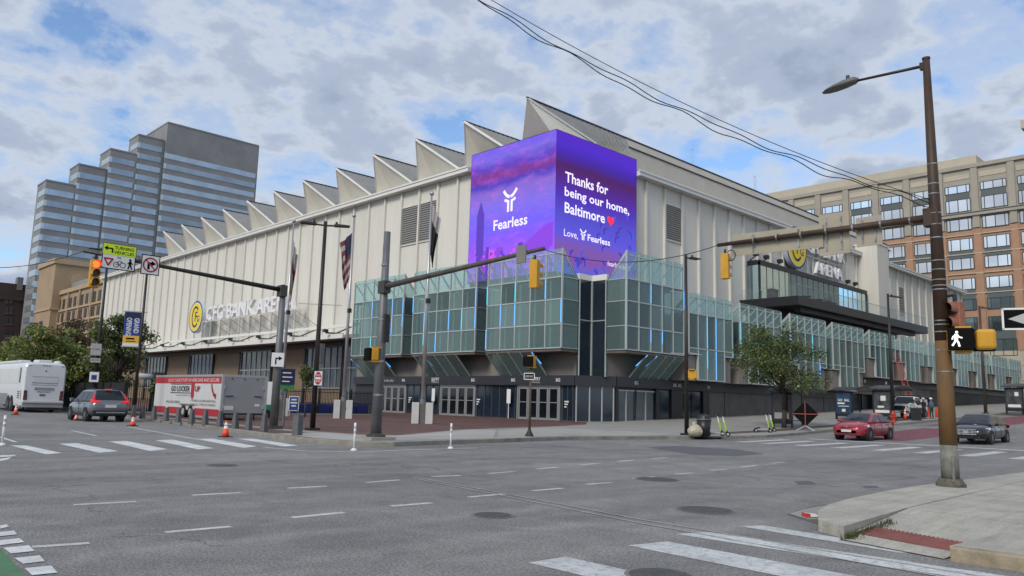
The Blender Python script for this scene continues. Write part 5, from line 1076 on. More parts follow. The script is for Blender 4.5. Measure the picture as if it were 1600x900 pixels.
# do not enter sign and sign back on the twin lamp post
dD = math.hypot(bD.x, bD.y); p = at(497, 591, dD-.25); an = math.atan2(-p.y, -p.x); f = FC(p, an); t = plate('do_not_enter_sign', 'narrow white sign with red do not enter oval on the twin lamp post', 'sign', f, p, .17, .31, M_sw)
MB().face([f(.145*math.cos(2*math.pi*k/24), .008, .28*math.sin(2*math.pi*k/24)) for k in range(24)]).build('red_oval', M_sr, t, recalc=False); q = MB().fbox(f, -.12, .12, .01, .012, -.05, .05); letters(q, 'DO NOT', f, 0, .011, .1, .075, .2); letters(q, 'ENTER', f, 0, .011, -.17, .075, .2); q.build('lettering', M_sw, t, recalc=False)
p = at(503, 553, dD+.3); plate('blank_sign', 'small blank grey plate high on the twin lamp post', 'sign', FC(p, an), p, .11, .46, M_galv)
# --- pedestrian post before the doors
b8 = G(827, 682, .15); t = thing('signal_post', 'slim brown post with pedestrian signal before the entrance doors', 'post', b8); MB().cyl(b8, (b8.x, b8.y, b8.z+3.3), .06, .05, 10).build('pole', mat('olive_bronze', (.085, .065, .035), .6), t, smooth=True); MB().lathe([(.2, 0), (.19, .05), (.1, .2), (.07, .3)], b8).build('foot', M_bronze, t)
p = at(828, 565, math.hypot(b8.x, b8.y)-.05); pedsignal('pedestrian signal on top of the slim brown post', p, R(200)); p = at(827, 588, math.hypot(b8.x, b8.y)-.1); an = math.atan2(-p.y, -p.x); f = FC(p, an); t = plate('one_way_plate', 'small black one way plate on the slim brown post', 'sign', f, p, .24, .15, M_ink, M_sw); letters(MB(), 'ONE WAY', f, 0, .008, -.05, .1, .34).build('lettering', M_sw, t, recalc=False)
# --- flag poles
M_fp = mat('flagpole_aluminium', (.42, .42, .42), .35, .5); M_box = mat('flagpole_box_white', (.55, .55, .53), .6, var=.1, vscale=2)
def flagpole(u, v, label):
    b = G(u, v, .15); t = thing('flagpole', label, 'flagpole', b, group='flagpoles on the plaza'); h = 14.3
    MB().cyl((b.x, b.y, b.z+.9), (b.x, b.y, b.z+h), .14, .055, 12).build('pole', M_fp, t, smooth=True); MB().ell((b.x, b.y, b.z+h+.16), .15, .15, .15).build('ball', M_fp, t, smooth=True); MB().cyl((b.x, b.y, b.z+.9), (b.x, b.y, b.z+1.5), .2, .17, 12).build('collar', mat('collar_grey', (.16, .16, .16), .5), t)
    e = Vector((b.y, -b.x, 0)).normalized(); n_ = Vector((b.x, b.y, 0)).normalized()
    for s in (-1, 1): c = b+e*s*.42; MB().hexa([c-e*.22-n_*.4, c+e*.22-n_*.4, c+e*.22+n_*.4, c-e*.22+n_*.4]+[q+Vector((0, 0, 1.28)) for q in (c-e*.22-n_*.4, c+e*.22-n_*.4, c+e*.22+n_*.4, c-e*.22+n_*.4)]).build('cabinet', M_box, t, bevel=.02)
    MB().hexa([b-e*.2-n_*.3, b+e*.2-n_*.3, b+e*.2+n_*.3, b-e*.2+n_*.3]+[q+Vector((0, 0, 1.2)) for q in (b-e*.2-n_*.3, b+e*.2-n_*.3, b+e*.2+n_*.3, b-e*.2+n_*.3)]).build('centre_box', M_conwall, t)
    for z in (.62,): MB().box(b.x-.05, b.x+.05, b.y-.45, b.y-.4, b.z+z, b.z+z+.15).build('latch', M_blk, t)
    MB().box(b.x-.12, b.x+.12, b.y-.2, b.y, b.z+7.4, b.z+7.7).build('cleat', M_blk, t)
    return b, e, n_
def flag(name, label, b, e, z0, z1, w, cols, side=-1):
    t = thing(name, label, 'flag', (b.x, b.y, z0)); n = 10; m_ = 9
    P_ = lambda i, j: Vector((b.x, b.y, 0))+e*side*(.08+w*(i/n)*(.35+.65*(1-j/m_))*1.0)+Vector((0, 0, z1-(z1-z0)*(j/m_)*.78-(z1-z0)*.22*(i/n)*(1.0)))+Vector((.10*math.sin(i*1.4+j*.5), .10*math.cos(i*1.4+j*.3), 0))*(i/n)
    for k, (i0, i1, j0, j1, m, nm) in enumerate(cols):
        mb = MB()
        for i in range(i0, i1):
            for j in range(j0, j1): mb.face([P_(i, j), P_(i+1, j), P_(i+1, j+1), P_(i, j+1)])
        mb.build(nm, m, t, smooth=True, recalc=False)
M_fr_ = mat('flag_red', (.17, .035, .05), .8); M_fw = mat('flag_white', (.40, .37, .36), .8); M_fb = mat('flag_blue', (.025, .025, .06), .8); M_fk = mat('flag_black', (.02, .02, .022), .8); M_fg = mat('flag_gold', (.45, .28, .06), .8)
b, e, n_ = flagpole(438, 650, 'leftmost flagpole, furled red and white flag'); flag('state_flag', 'furled red, white and gold flag on the leftmost flagpole', b, e, b.z+7.9, b.z+13.0, .32, [(0, 10, 0, 3, M_fw, 'pale_fold'), (0, 10, 3, 5, M_fr_, 'red_fold'), (0, 10, 5, 7, M_fw, 'pale_fold'), (0, 10, 7, 9, M_fg, 'gold_fold')], 1)
b, e, n_ = flagpole(535, 654, 'middle flagpole, hanging striped flag'); flag('striped_flag', 'hanging red and white striped flag with blue corner on the middle flagpole', b, e, b.z+8.9, b.z+13.2, .85, [(0, 6, 0, 4, M_fb, 'blue_canton')]+[(0 if k > 3 else 6, 10, k, k+1, (M_fr_, M_fw)[k % 2], 'red_stripe' if k % 2 == 0 else 'white_stripe') for k in range(9)])
b, e, n_ = flagpole(659, 662, 'rightmost flagpole, furled black and white flag'); flag('black_flag', 'furled black and white flag on the rightmost flagpole', b, e, b.z+9.6, b.z+13.8, .5, [(0, 10, 0, 3, M_fw, 'pale_fold'), (0, 10, 3, 9, M_fk, 'black_fold')], 1)
# --- bollards
M_bol = mat('bollard_grey', (.12, .122, .126), .7, var=.2, vscale=3, detail=8)
k = 0
for i, u in enumerate((222, 240, 259, 278, 299, 320, 343, 367, 388, 412, 464)):
    v = 654+(u-222)*.108; p = G(u, v, .15)
    lb = ['first', 'second', 'third', 'fourth', 'fifth', 'sixth', 'seventh', 'eighth', 'ninth', 'tenth'][i]+' grey bollard from the left in the row by the trailer' if i < 10 else 'lone grey bollard between the far mast and twin lamp post'
    t = thing('bollard', lb, 'bollard', p, R(20), 'grey bollards along the kerb')
    MB().loft([[(-.145, -.145, 0), (.145, -.145, 0), (.145, .145, 0), (-.145, .145, 0)], [(-.135, -.135, .72), (.135, -.135, .72), (.135, .135, .72), (-.135, .135, .72)]] if i == 10 else [[(-.125, -.125, 0), (.125, -.125, 0), (.125, .125, 0), (-.125, .125, 0)], [(-.075, -.075, .66), (.075, -.075, .66), (.075, .075, .66), (-.075, .075, .66)]]).build('body', M_bol, t, local=True, bevel=.015)
    (MB().box(-.082, .082, -.082, .082, .66, .70) if i < 10 else MB().box(-.14, .14, -.14, .14, .72, .76)).build('cap', M_bol, t, local=True, bevel=.02)
p = Vector((15.9, 47.6, .15)); t = thing('bollard', 'grey bollard behind the rear bumper of the silver car', 'bollard', p, 0, 'grey bollards along the kerb'); MB().loft([[(-.125, -.125, 0), (.125, -.125, 0), (.125, .125, 0), (-.125, .125, 0)], [(-.075, -.075, .66), (.075, -.075, .66), (.075, .075, .66), (-.075, .075, .66)]]).build('body', M_bol, t, local=True); MB().box(-.082, .082, -.082, .082, .66, .70).build('cap', M_bol, t, local=True)
# --- cones and delineators
M_or = mat('cone_orange', (.85, .085, .03), .55); M_rf = mat('reflective_white', (.75, .75, .74), .4)
def cone(p, label, h=.62, flat=False):
    t = thing('traffic_cone', label, 'cone', p, R(15), 'orange traffic cones')
    MB().box(-.19, .19, -.19, .19, 0, .035).build('base', M_blk if not flat else M_or, t, local=True); MB().lathe([(.15, .035), (.085, h*.52)], n=14).build('cone', M_or, t, local=True, smooth=True)
    MB().lathe([(.086, h*.52), (.066, h*.68)], n=14).build('white_band', M_rf, t, local=True); MB().lathe([(.066, h*.68), (.06, h*.74)], n=14).build('neck', M_or, t, local=True); MB().lathe([(.06, h*.74), (.045, h*.88)], n=14).build('white_band', M_rf, t, local=True); MB().lathe([(.045, h*.88), (.035, h)], n=14).build('tip', M_or, t, local=True)
cone(G(352, 683), 'orange cone in front of the grey trailer end'); cone(G(207, 666), 'orange cone behind the silver car bumper', .46); cone(G(24, 648), 'orange cone beside the coach rear wheels'); cone(Vector((12.6, 46.4, 0)), 'orange cone tip showing under the silver car', .3)
p = at(1414, 644, 74.5); cone(Vector((p.x, p.y, gz(p.x)+.15)), 'orange cone in front of the white pickup truck', .95)
for u, v, lb in ((553, 704, 'white delineator post left of the plaza corner ramp'), (704, 701, 'white delineator post right of the plaza corner mast'), (3, 696, 'white delineator post at the left picture edge')):
    p = G(u, v); t = thing('delineator_post', lb, 'delineator', p, group='white delineator posts'); MB().lathe([(.1, 0), (.1, .03), (.05, .07)], n=12).build('foot', M_rf, t, local=True); MB().cyl((0, 0, .05), (0, 0, .84), .036, n=10).build('tube', M_rf, t, local=True, smooth=True)
    for z in (.52, .66): MB().cyl((0, 0, z), (0, 0, z+.08), .041, n=10).build('band', M_gry, t, local=True)
# --- fence, screen, planters and signs behind the trailer
FE = thing('picket_fence', 'black metal picket fence closing the side yard of the arena', 'fence', (28, 56.5, .15)); mb = MB()
for k in range(150):
    x = 18.3+k*.138; mb.box(x-.014, x+.014, 56.48, 56.52, .25, 2.15)
stuff(mb.build('picket', M_blk, FE))
for z in (.35, 1.1, 1.95): MB().box(18.3, 39, 56.47, 56.53, z, z+.05).build('rail', M_blk, FE)
for k in range(8): MB().box(18.3+k*2.95-.05, 18.3+k*2.95+.05, 56.42, 56.58, .15, 2.3).build('post', M_blk, FE)
MB().box(18.3, 39, 56.3, 56.7, .15, .28).build('plinth', M_conc, FE)
SF = thing('screen_fence', 'black fabric screened fence behind the silver car', 'fence', (18.2, 75, .15))
for k in range(14): MB().box(18.18, 18.22, 56.6+k*3, 59.5+k*3, .2, 2.2).build('screen_panel', mat('black_screen', (.012, .013, .014), .9), SF); MB().box(18.12, 18.28, 56.5+k*3, 56.58+k*3, .15, 2.3).build('post', M_blk, SF)
for k in range(7): t = thing('blue_planter', ['blue planter box behind the fence, '+w_ for w_ in ('first from the left', 'second from the left', 'third from the left', 'middle of the row', 'third from the right', 'second from the right', 'nearest the box office doors')][k], 'planter', (30.2+k*1.25, 57.6, .15), group='blue planters behind the fence'); MB().box(-.55, .55, -.35, .35, 0, .85).build('tub', mat('planter_blue', (.02, .05, .30), .5), t, local=True, bevel=.02); MB().box(-.5, .5, -.3, .3, .85, .9).build('soil', mat('soil', (.03, .02, .015), .9), t, local=True)
p = at(459, 632, 58.5); p.z = .15; f = FC(p, math.atan2(-p.y, -p.x)); t = thing('blue_notice', 'blue notice board with white lines by the leftmost flagpole', 'sign', p); MB().fbox(f, -.36, .36, -.05, 0, .4, 1.45).build('board', M_sw, t); MB().fbox(f, -.30, .30, 0, .02, .46, 1.39).build('face', mat('notice_blue', (.02, .06, .26), .5), t); q = MB()
for k, w_ in enumerate((.36, .46, .3)): q.fbox(f, -w_/2, w_/2, .02, .03, 1.15-k*.22, 1.25-k*.22)
q.build('lettering', M_sw, t); MB().fbox(f, -.36, -.30, -.3, 0, 0, .45).fbox(f, .30, .36, -.3, 0, 0, .5).build('legs', M_galv, t)
p = at(446, 620, 38.5); p.z = .15; f = FC(p, math.atan2(-p.y, -p.x)+R(8)); t = thing('wayfinding_sign', 'navy and green pedestrian wayfinding sign behind the far mast', 'sign', p); zt = at(446, 576, 38.5).z-.15; zb_ = at(446, 608, 38.5).z-.15
MB().fbox(f, -.30, .38, -.06, .0, zb_, zt).build('panel', mat('wayfinding_navy', (.008, .014, .06), .5), t); MB().fbox(f, -.44, -.30, -.06, .002, zb_, zt+.02).fbox(f, -.30, .38, .001, .008, zb_, zb_+.2).build('green_edge', M_sg, t); MB().cyl(f(0, -.1, 0), f(0, -.1, zt), .06, n=10).build('post', M_galv, t); q = MB()
for k, w_ in enumerate((.4, .46, .34, .42)): q.fbox(f, -.2, -.2+w_, .002, .008, zt-.22-k*.2, zt-.17-k*.2)
q.build('lettering', M_sw, t)
p = at(419, 632, 54); p.z = .15; f = FC(p, math.atan2(-p.y, -p.x)); t = thing('white_board', 'white upright board with green foot behind the trailer', 'sign', p); MB().fbox(f, -.28, .28, -.05, 0, .5, 2.35).build('board', M_sw, t); MB().fbox(f, -.28, .28, .001, .01, .5, .85).build('green_foot', mat('teal_green', (.02, .20, .10), .5), t); MB().fbox(f, -.3, .3, -.08, -.05, .0, .6).build('stand', M_blk, t)
p = at(232, 588, 60); t = thing('barrier_arm', 'grey barrier arm end above the black fence', 'barrier', (p.x, p.y, .15)); MB().cyl((p.x-.8, p.y, p.z), (p.x+.45, p.y, p.z-.05), .2, n=12).build('arm', M_gry, t, smooth=True); MB().box(p.x+.3, p.x+1.0, p.y-.3, p.y+.3, .15, p.z+.3).build('cabinet', mat('cabinet_green', (.03, .045, .04), .6), t)
# --- bus shelters
M_ad = {}
def shelter(label, x, y, L_=4.4, sc=1.0, ad=None):
    z = gz(x)+.15; t = thing('bus_shelter', label, 'bus shelter', (x, y, z), group='black bus shelters'); t.scale = (sc, sc, sc)
    for dx in (.1, L_-.1): MB().box(dx-.05, dx+.05, 1.3, 1.4, 0, 2.35).build('post', M_blk, t, local=True)
    MB().box(-.08, .08, -.05, 1.4, 2.2, 2.35).box(-.08, .08, -.05, .05, 0, 2.3).box(-.08, .08, 1.3, 1.4, 0, 2.3).box(-.08, .08, 0, 1.35, .25, .5).build('panel_frame', M_blk, t, local=True)
    n = 10; rr = [[(-.4+(L_+.8)*k/n, yy, 2.40+.34*math.sin(math.pi*k/n)**.8+tt) for k in range(n+1)] for yy, tt in ((-.3, 0), (1.6, 0))]; mb = MB()
    for k in range(n):
        a_, b_, c_, d_ = rr[0][k], rr[0][k+1], rr[1][k+1], rr[1][k]; mb.hexa([a_, b_, c_, d_]+[(q[0], q[1], q[2]+.06) for q in (a_, b_, c_, d_)])
    mb.build('roof', mat('shelter_roof', (.02, .021, .023), .35), t, local=True)
    for k in range(3): MB().box(.2+k*(L_-.4)/3+.03, .2+(k+1)*(L_-.4)/3-.03, 1.34, 1.36, .4, 2.2).build('back_pane', M_bal, t, local=True)
    MB().box(.8, L_-.8, .95, 1.25, .42, .48).build('bench', M_blk2, t, local=True)
    f = lambda a, d, z_: (-.085-d, .68-a, z_)
    MB().box(-.085, .085, .06, 1.3, .5, 2.2).build('ad_panel', ad[0], t, local=True)
    q = MB()
    for s, a, z_, h, w_ in ad[1]:
        if s: letters(q, s, f, a, .006, z_, h, w_)
        else: q.fbox(f, a-w_/2, a+w_/2, .004, .008, z_, z_+h)
    q.build('ad_print', ad[2], t, local=True, recalc=False)
    return t
M_a1 = mat('poster_navy', (.012, .028, .07), .3, var=.5, vscale=4, col2=(.03, .08, .13)); M_a2 = mat('poster_grey', (.10, .105, .11), .3, var=.8, vscale=3.5, col2=(.015, .016, .018)); M_a3 = mat('poster_dark', (.03, .022, .022), .3, var=.6, vscale=3, col2=(.07, .06, .06))
shelter('bus shelter with a dark poster behind the street tree', 49.9, 24.7, 4.4, ad=(M_a3, [('', 0, .6, .4, 1.0)], mat('poster_pale', (.35, .35, .34), .5)))
p = at(1319, 655, 72); shelter('bus shelter with a navy poster beside the red car', p.x, p.y-.7, 5.0, ad=(M_a1, [('GO', -.28, 1.5, .22, .4), ('BAL', .3, 1.5, .22, .42), ('', -.2, 1.28, .12, .6), ('', 0, 1.08, .05, .9), ('', .0, .65, .22, .3)], M_sw))
p = at(1376, 652, 73); shelter('bus shelter with a grey poster left of the lamp post', p.x, p.y-.9, 4.4, 1.05, ad=(M_a2, [('', 0, .55, .22, 1.1), ('', .1, 1.5, .4, .4), ('', -.1, .95, .15, .5)], M_sw))
p = at(1584, 640, 96); shelter('far bus shelter with a grey poster at the right edge', p.x, p.y-.9, 5.5, 1.15, ad=(M_a2, [('', 0, .6, .25, 1.0), ('', .2, 1.6, .35, .3)], M_sw))
# --- roadwork sign from behind
p = G(1259, 673, .15); f = FC(p, R(200)); t = thing('diamond_sign', 'black back of a diamond roadwork sign on a stand', 'road sign', p)
MB().loft([[f(0, .02, .25), f(.78, .02, 1.03), f(0, .02, 1.82), f(-.78, .02, 1.03)], [f(0, 0, .25), f(.78, 0, 1.03), f(0, 0, 1.82), f(-.78, 0, 1.03)]]).build('sign_panel', M_ink, t); MB().beam(f(0, .05, .1), f(0, .05, 1.8), .05).build('upright', mat('stand_red', (.28, .07, .06), .6), t); MB().beam(f(-.76, .05, 1.03), f(.76, .05, 1.03), .05).build('cross_brace', MATS['stand_red'], t)
for s in (-1, 1): MB().beam(f(0, .05, .3), f(.55*s, -.3, 0), .05).build('leg', M_gry, t); MB().beam(f(0, .05, .3), f(.55*s, .4, 0), .05).build('leg', M_gry, t)
# --- hydrant, bins, bag
p = at(1396, 664, 67.5); p = Vector((p.x, p.y, gz(p.x)+.15)); t = thing('fire_hydrant', 'orange red fire hydrant at the kerb behind the red car', 'hydrant', p); M_hy = mat('hydrant_red', (.45, .04, .02), .5); MB().lathe([(.22, 0), (.22, .08), (.15, .1), (.15, .6), (.2, .62), (.2, .68), (.15, .72), (.1, .86), (.04, .92)]).build('barrel', M_hy, t, local=True, smooth=False)
for s in (-1, 1): MB().cyl((0, 0, .48), (0, s*.25, .48), .08, n=10).build('nozzle', M_hy, t, local=True)
MB().cyl((0, 0, .45), (-.27, 0, .45), .1, n=10).build('pumper_nozzle', M_hy, t, local=True)
p = at(1432, 660, 73); p = Vector((p.x, p.y, gz(p.x)+.15)); t = thing('square_bin', 'square black litter bin in front of the man in white', 'bin', p, R(20)); MB().loft([[(-.36, -.36, 0), (.36, -.36, 0), (.36, .36, 0), (-.36, .36, 0)], [(-.42, -.42, .95), (.42, -.42, .95), (.42, .42, .95), (-.42, .42, .95)]]).build('body', M_blk, t, local=True); MB().box(-.46, .46, -.46, .46, .95, 1.04).build('rim', M_blk2, t, local=True)
p = G(1100, 682, .15); t = thing('round_bin', 'round black litter bin beside the lamp post', 'bin', p); MB().lathe([(.27, 0), (.36, .82)], n=18).build('drum', M_blk, t, local=True, smooth=True); MB().lathe([(.38, .82), (.38, .88)], n=18).build('rim', M_galv, t, local=True); MB().lathe([(.34, .88), (.3, 1.02), (.12, 1.12)], n=18).build('lid', M_blk, t, local=True)
p = G(1086, 682, .15); mb = MB().ell((0, 0, .26), .42, .36, .3, 16, 10); r_ = random.Random(3); mb.v = [(x*(1+.14*math.sin(9*z+5*y+r_.random()*.5)), y*(1+.14*math.sin(8*x+7*z)), max(0, z*(1+.1*math.sin(11*x+3*y)))) for x, y, z in mb.v]; t = thing('rubbish_bag', 'knotted beige rubbish bag leaning on the lamp post', 'bag', p)
mb.build('sack', mat('bag_beige', (.50, .45, .33), .5, var=.25, vscale=5, bump=.6, bscale=9), t, local=True); MB().cyl((0, .05, .5), (.06, .08, .68), .05, .1, 8).build('knot', MATS['bag_beige'], t, local=True)
# --- scooters
M_sc = mat('scooter_lime', (.42, .60, .05), .5)
def scooter(label, p, rz):
    t = thing('electric_scooter', label, 'scooter', p, rz, 'parked electric scooters'); 
    for x in (.48, -.48): 
        w_ = MB().cyl((x, -.035, .125), (x, .035, .125), .125, n=16).build('wheel', M_blk, t, local=True); MB().cyl((x, -.04, .125), (x, .04, .125), .06, n=10).build('hub', M_gry, w_, local=True)
    MB().box(-.42, .34, -.08, .08, .14, .19).build('deck', M_gry, t, local=True, bevel=.01); MB().beam((.48, 0, .125), (.40, 0, .42), .07).build('fork', M_blk, t, local=True); MB().cyl((.42, 0, .3), (.30, 0, .72), .045, n=8).build('lower_stem', M_sc, t, local=True); MB().cyl((.30, 0, .72), (.22, 0, 1.08), .034, n=8).build('upper_stem', M_rf, t, local=True)
    MB().cyl((.21, -.26, 1.1), (.21, .26, 1.1), .022, n=8).build('handlebar', M_blk, t, local=True); MB().box(.2, .3, -.08, .08, 1.02, 1.14).build('display', M_blk, t, local=True); MB().beam((-.5, 0, .27), (-.36, 0, .2), .1, .02).build('mudguard', M_blk, t, local=True)
p = G(1114, 681, .15); scooter('left scooter of the pair beside the round bin', p, R(-50)); p = G(1122, 682, .15); scooter('right scooter of the pair beside the round bin', p, R(-55))
p = G(1192, 676, .15); scooter('left scooter of the pair in front of the street tree', p, R(-28)); p = G(1201, 675, .15); scooter('right scooter of the pair in front of the street tree', p+Vector((.3, .3, 0)), R(-40))
# --- cables
def cable(label, a, b, sag, r, n=28, wob=0, seed=0):
    rr = random.Random(seed); a = Vector(a); b = Vector(b); ph = rr.uniform(0, 6); pts = []
    for k in range(n+1):
        t_ = k/n; p = a.lerp(b, t_); p.z -= sag*4*t_*(1-t_); p.z += wob*math.sin(t_*46+ph)*math.sin(t_*13+ph*2); p.x += wob*.5*math.sin(t_*31+ph); pts.append(p)
    return tag(MB().tube(pts, r, 5).build('overhead_cable', M_wire, smooth=True), label, 'cable')
pE = P3(330); pS = at(640, -70, 14.5); pS2 = at(652, -72, 14.5)
cable('straight upper overhead cable crossing the sky to the near mast', pS2, pE+Vector((0, 0, .05)), .48, .008, 30); cable('middle wavy overhead cable in the bundle to the near mast', pS, pE, .55, .0105, 90, .05, 2); cable('lower wavy overhead cable in the bundle to the near mast', pS, pE+Vector((0, 0, -.06)), .62, .0105, 90, .07, 5)
cable('thin wire between the two mast arms in front of the purple screen', onx(848, 389, b2.x), (b3.x, tipA.y, tipA.z), .42, .011, 20); cable('thin wire running from the left mast arm out of the picture', a1 if False else ony(132, 392, b1.y), at(-60, 413, 40), .35, .014, 14)
# loose cable loops at the signal heads
for p, lb in ((onx(1142, 392, b3.x), 'loose cable loop above the near hanging traffic light'), (ony(146, 402, b1.y), 'loose cable loop above the red traffic light')):
    pts = [(p.x, p.y+.13*math.sin(t_), p.z-.12+.14*math.cos(t_)) for t_ in [k*.5 for k in range(14)]]; tag(MB().tube(pts, .012, 5).build('cable_loop', M_wire), lb, 'cable')

# ================================================================ VEHICLES (local frame: +x forward, +y left)
M_tyre = mat('tyre_rubber', (.012, .012, .012), .85); M_rim = mat('alloy_rim', (.30, .31, .32), .35, .7); M_cgl = mat('car_glass', (.010, .013, .016), .06, spec=.5); M_chr = mat('chrome', (.7, .7, .7), .15, .95)
M_trimb = mat('black_plastic', (.014, .014, .015), .6); M_hl = mat('headlamp_glass', (.75, .76, .78), .15, .3); M_tail = emis('tail_lamp_lit', (1.0, .03, .035), .42); M_tail.node_tree.nodes['Principled BSDF'].inputs['Base Color'].default_value = (.3, .01, .01, 1); M_plate = mat('number_plate', (.6, .6, .58), .5)
def wheel(t, x, y, r, w=.22, s=1, dual=False):
    tw = MB().lathe([(r*.62, -w/2), (r*.93, -w/2), (r, -w*.32), (r, w*.32), (r*.93, w/2), (r*.62, w/2)], n=22); tw.v = [(a+x, c+y, b+r) for a, b, c in tw.v]
    o = tw.build('wheel', M_tyre, t, local=True, smooth=False)
    yo = y+s*w*.42; n = 10; mb = MB().cyl((x, yo-s*.05, r), (x, yo-s*.02, r), r*.62, n=20); 
    for k in range(n): a = 2*math.pi*k/n; mb.beam((x, yo, r), (x+r*.6*math.cos(a), yo, r+r*.6*math.sin(a)), r*.13, .03)
    mb.cyl((x, yo-s*.02, r), (x, yo+s*.02, r), r*.16, n=10); mb.build('rim', M_rim, o, local=True)
def body_loft(st, crown=.02):
    rings = []
    for x, hw, zl, zt in st:
        h = zt-zl; half = [(0.0, zl), (hw*.80, zl), (hw*.955, zl+.10*h), (hw, zl+.38*h), (hw*.995, zl+.60*h), (hw*.965, zl+.84*h), (hw*.86, zl+.97*h), (hw*.55, zt+crown*.7), (0.0, zt+crown)]
        rings.append([(x, -a, z) for a, z in half]+[(x, a, z) for a, z in half[-2:0:-1]])
    return MB().loft(rings)
def cabin(t, fb, ft, rt, rb, zb, zr, wb, wt, m, seams, glass=None, roof_h=.07, bow=.06):
    """cabin shell lofted over the belt line; fb/rb are the feet of windscreen and rear glass, ft/rt the ends of the roof"""
    g = glass or M_cgl
    yz = lambda z: wb+(wt-wb)*(z-zb)/(zr-zb)
    def zt(x):
        if x > ft: q = (fb-x)/(fb-ft); return zb+(zr-zb)*(q*(1.12-.12*q))
        if x < rt: q = (x-rb)/(rt-rb); return zb+(zr-zb)*(q*(1.16-.16*q))
        return zr+bow*max(0.0, math.sin(math.pi*(x-rt)/(ft-rt)))**.8*.6
    xs_ = [fb-(fb-ft)*k/5 for k in range(5)]+[ft-(ft-rt)*k/7 for k in range(8)]+[rt-(rt-rb)*k/5 for k in range(1, 6)]
    rings = []
    for x in xs_:
        z = max(zb+.015, zt(x)); y1 = yz(min(z, zr)); e = min(.09, (z-zb)*.6)
        rings.append([(x, -wb, zb-.04), (x, -yz(max(zb, z-e)), z-e), (x, -y1+.03, z-e*.35), (x, -y1*.62, z), (x, 0, z+.012), (x, y1*.62, z), (x, y1-.03, z-e*.35), (x, yz(max(zb, z-e)), z-e), (x, wb, zb-.04)])
    MB().loft(rings).build('cabin_shell', m, t, local=True, smooth=True)
    def screen(x0, x1, nm, sg):
        n = 6; mb = MB(); pr = []
        for k in range(n+1):
            x = x0+(x1-x0)*k/n; z = zt(x); y = (yz(min(z, zr))-.085)*(.98); pr.append([(x+sg*.012, yy, z+.022-.03*(yy/wb)**2*1.0) for yy in (-y, -y*.5, 0, y*.5, y)])
        for p, q in zip(pr[:-1], pr[1:]):
            for j in range(4): mb.face([p[j], p[j+1], q[j+1], q[j]])
        mb.build(nm, g, t, local=True, smooth=True, recalc=False)
    screen(fb-(fb-ft)*.06, ft+(fb-ft)*.07, 'windscreen', 1); screen(rb+(rt-rb)*.10, rt-(rt-rb)*.06, 'rear_window', -1)
    for s in (-1, 1):
        cuts = [fb-.24*(fb-ft)-.08]+list(seams)+[rb+.30*(rt-rb)+.10]
        for i, (x0, x1) in enumerate(zip(cuts[:-1], cuts[1:])):
            x0 -= .03; x1 += .03; n = 7; low = []; top = []
            for k in range(n+1):
                x = x0+(x1-x0)*k/n; z = min(zr-.085, zt(x)-.10); z = max(z, zb+.045); low.append((x, s*(yz(zb+.035)+.012), zb+.035)); top.append((x, s*(yz(z)+.012), z))
            mb = MB()
            for k in range(n): mb.face([low[k], low[k+1], top[k+1], top[k]])
            mb.build('side_window', g, t, local=True, recalc=False)
def arches(t, xs_, hw, r):
    for x in xs_:
        for s in (-1, 1): MB().cyl((x, s*(hw-.25), r), (x, s*(hw+.004), r), r*1.16, n=22).build('wheel_arch', M_trimb, t, local=True)
def paint(name, c, metal=.2): return mat(name, c, .30, metal, coat=.8, var=.04, vscale=1)

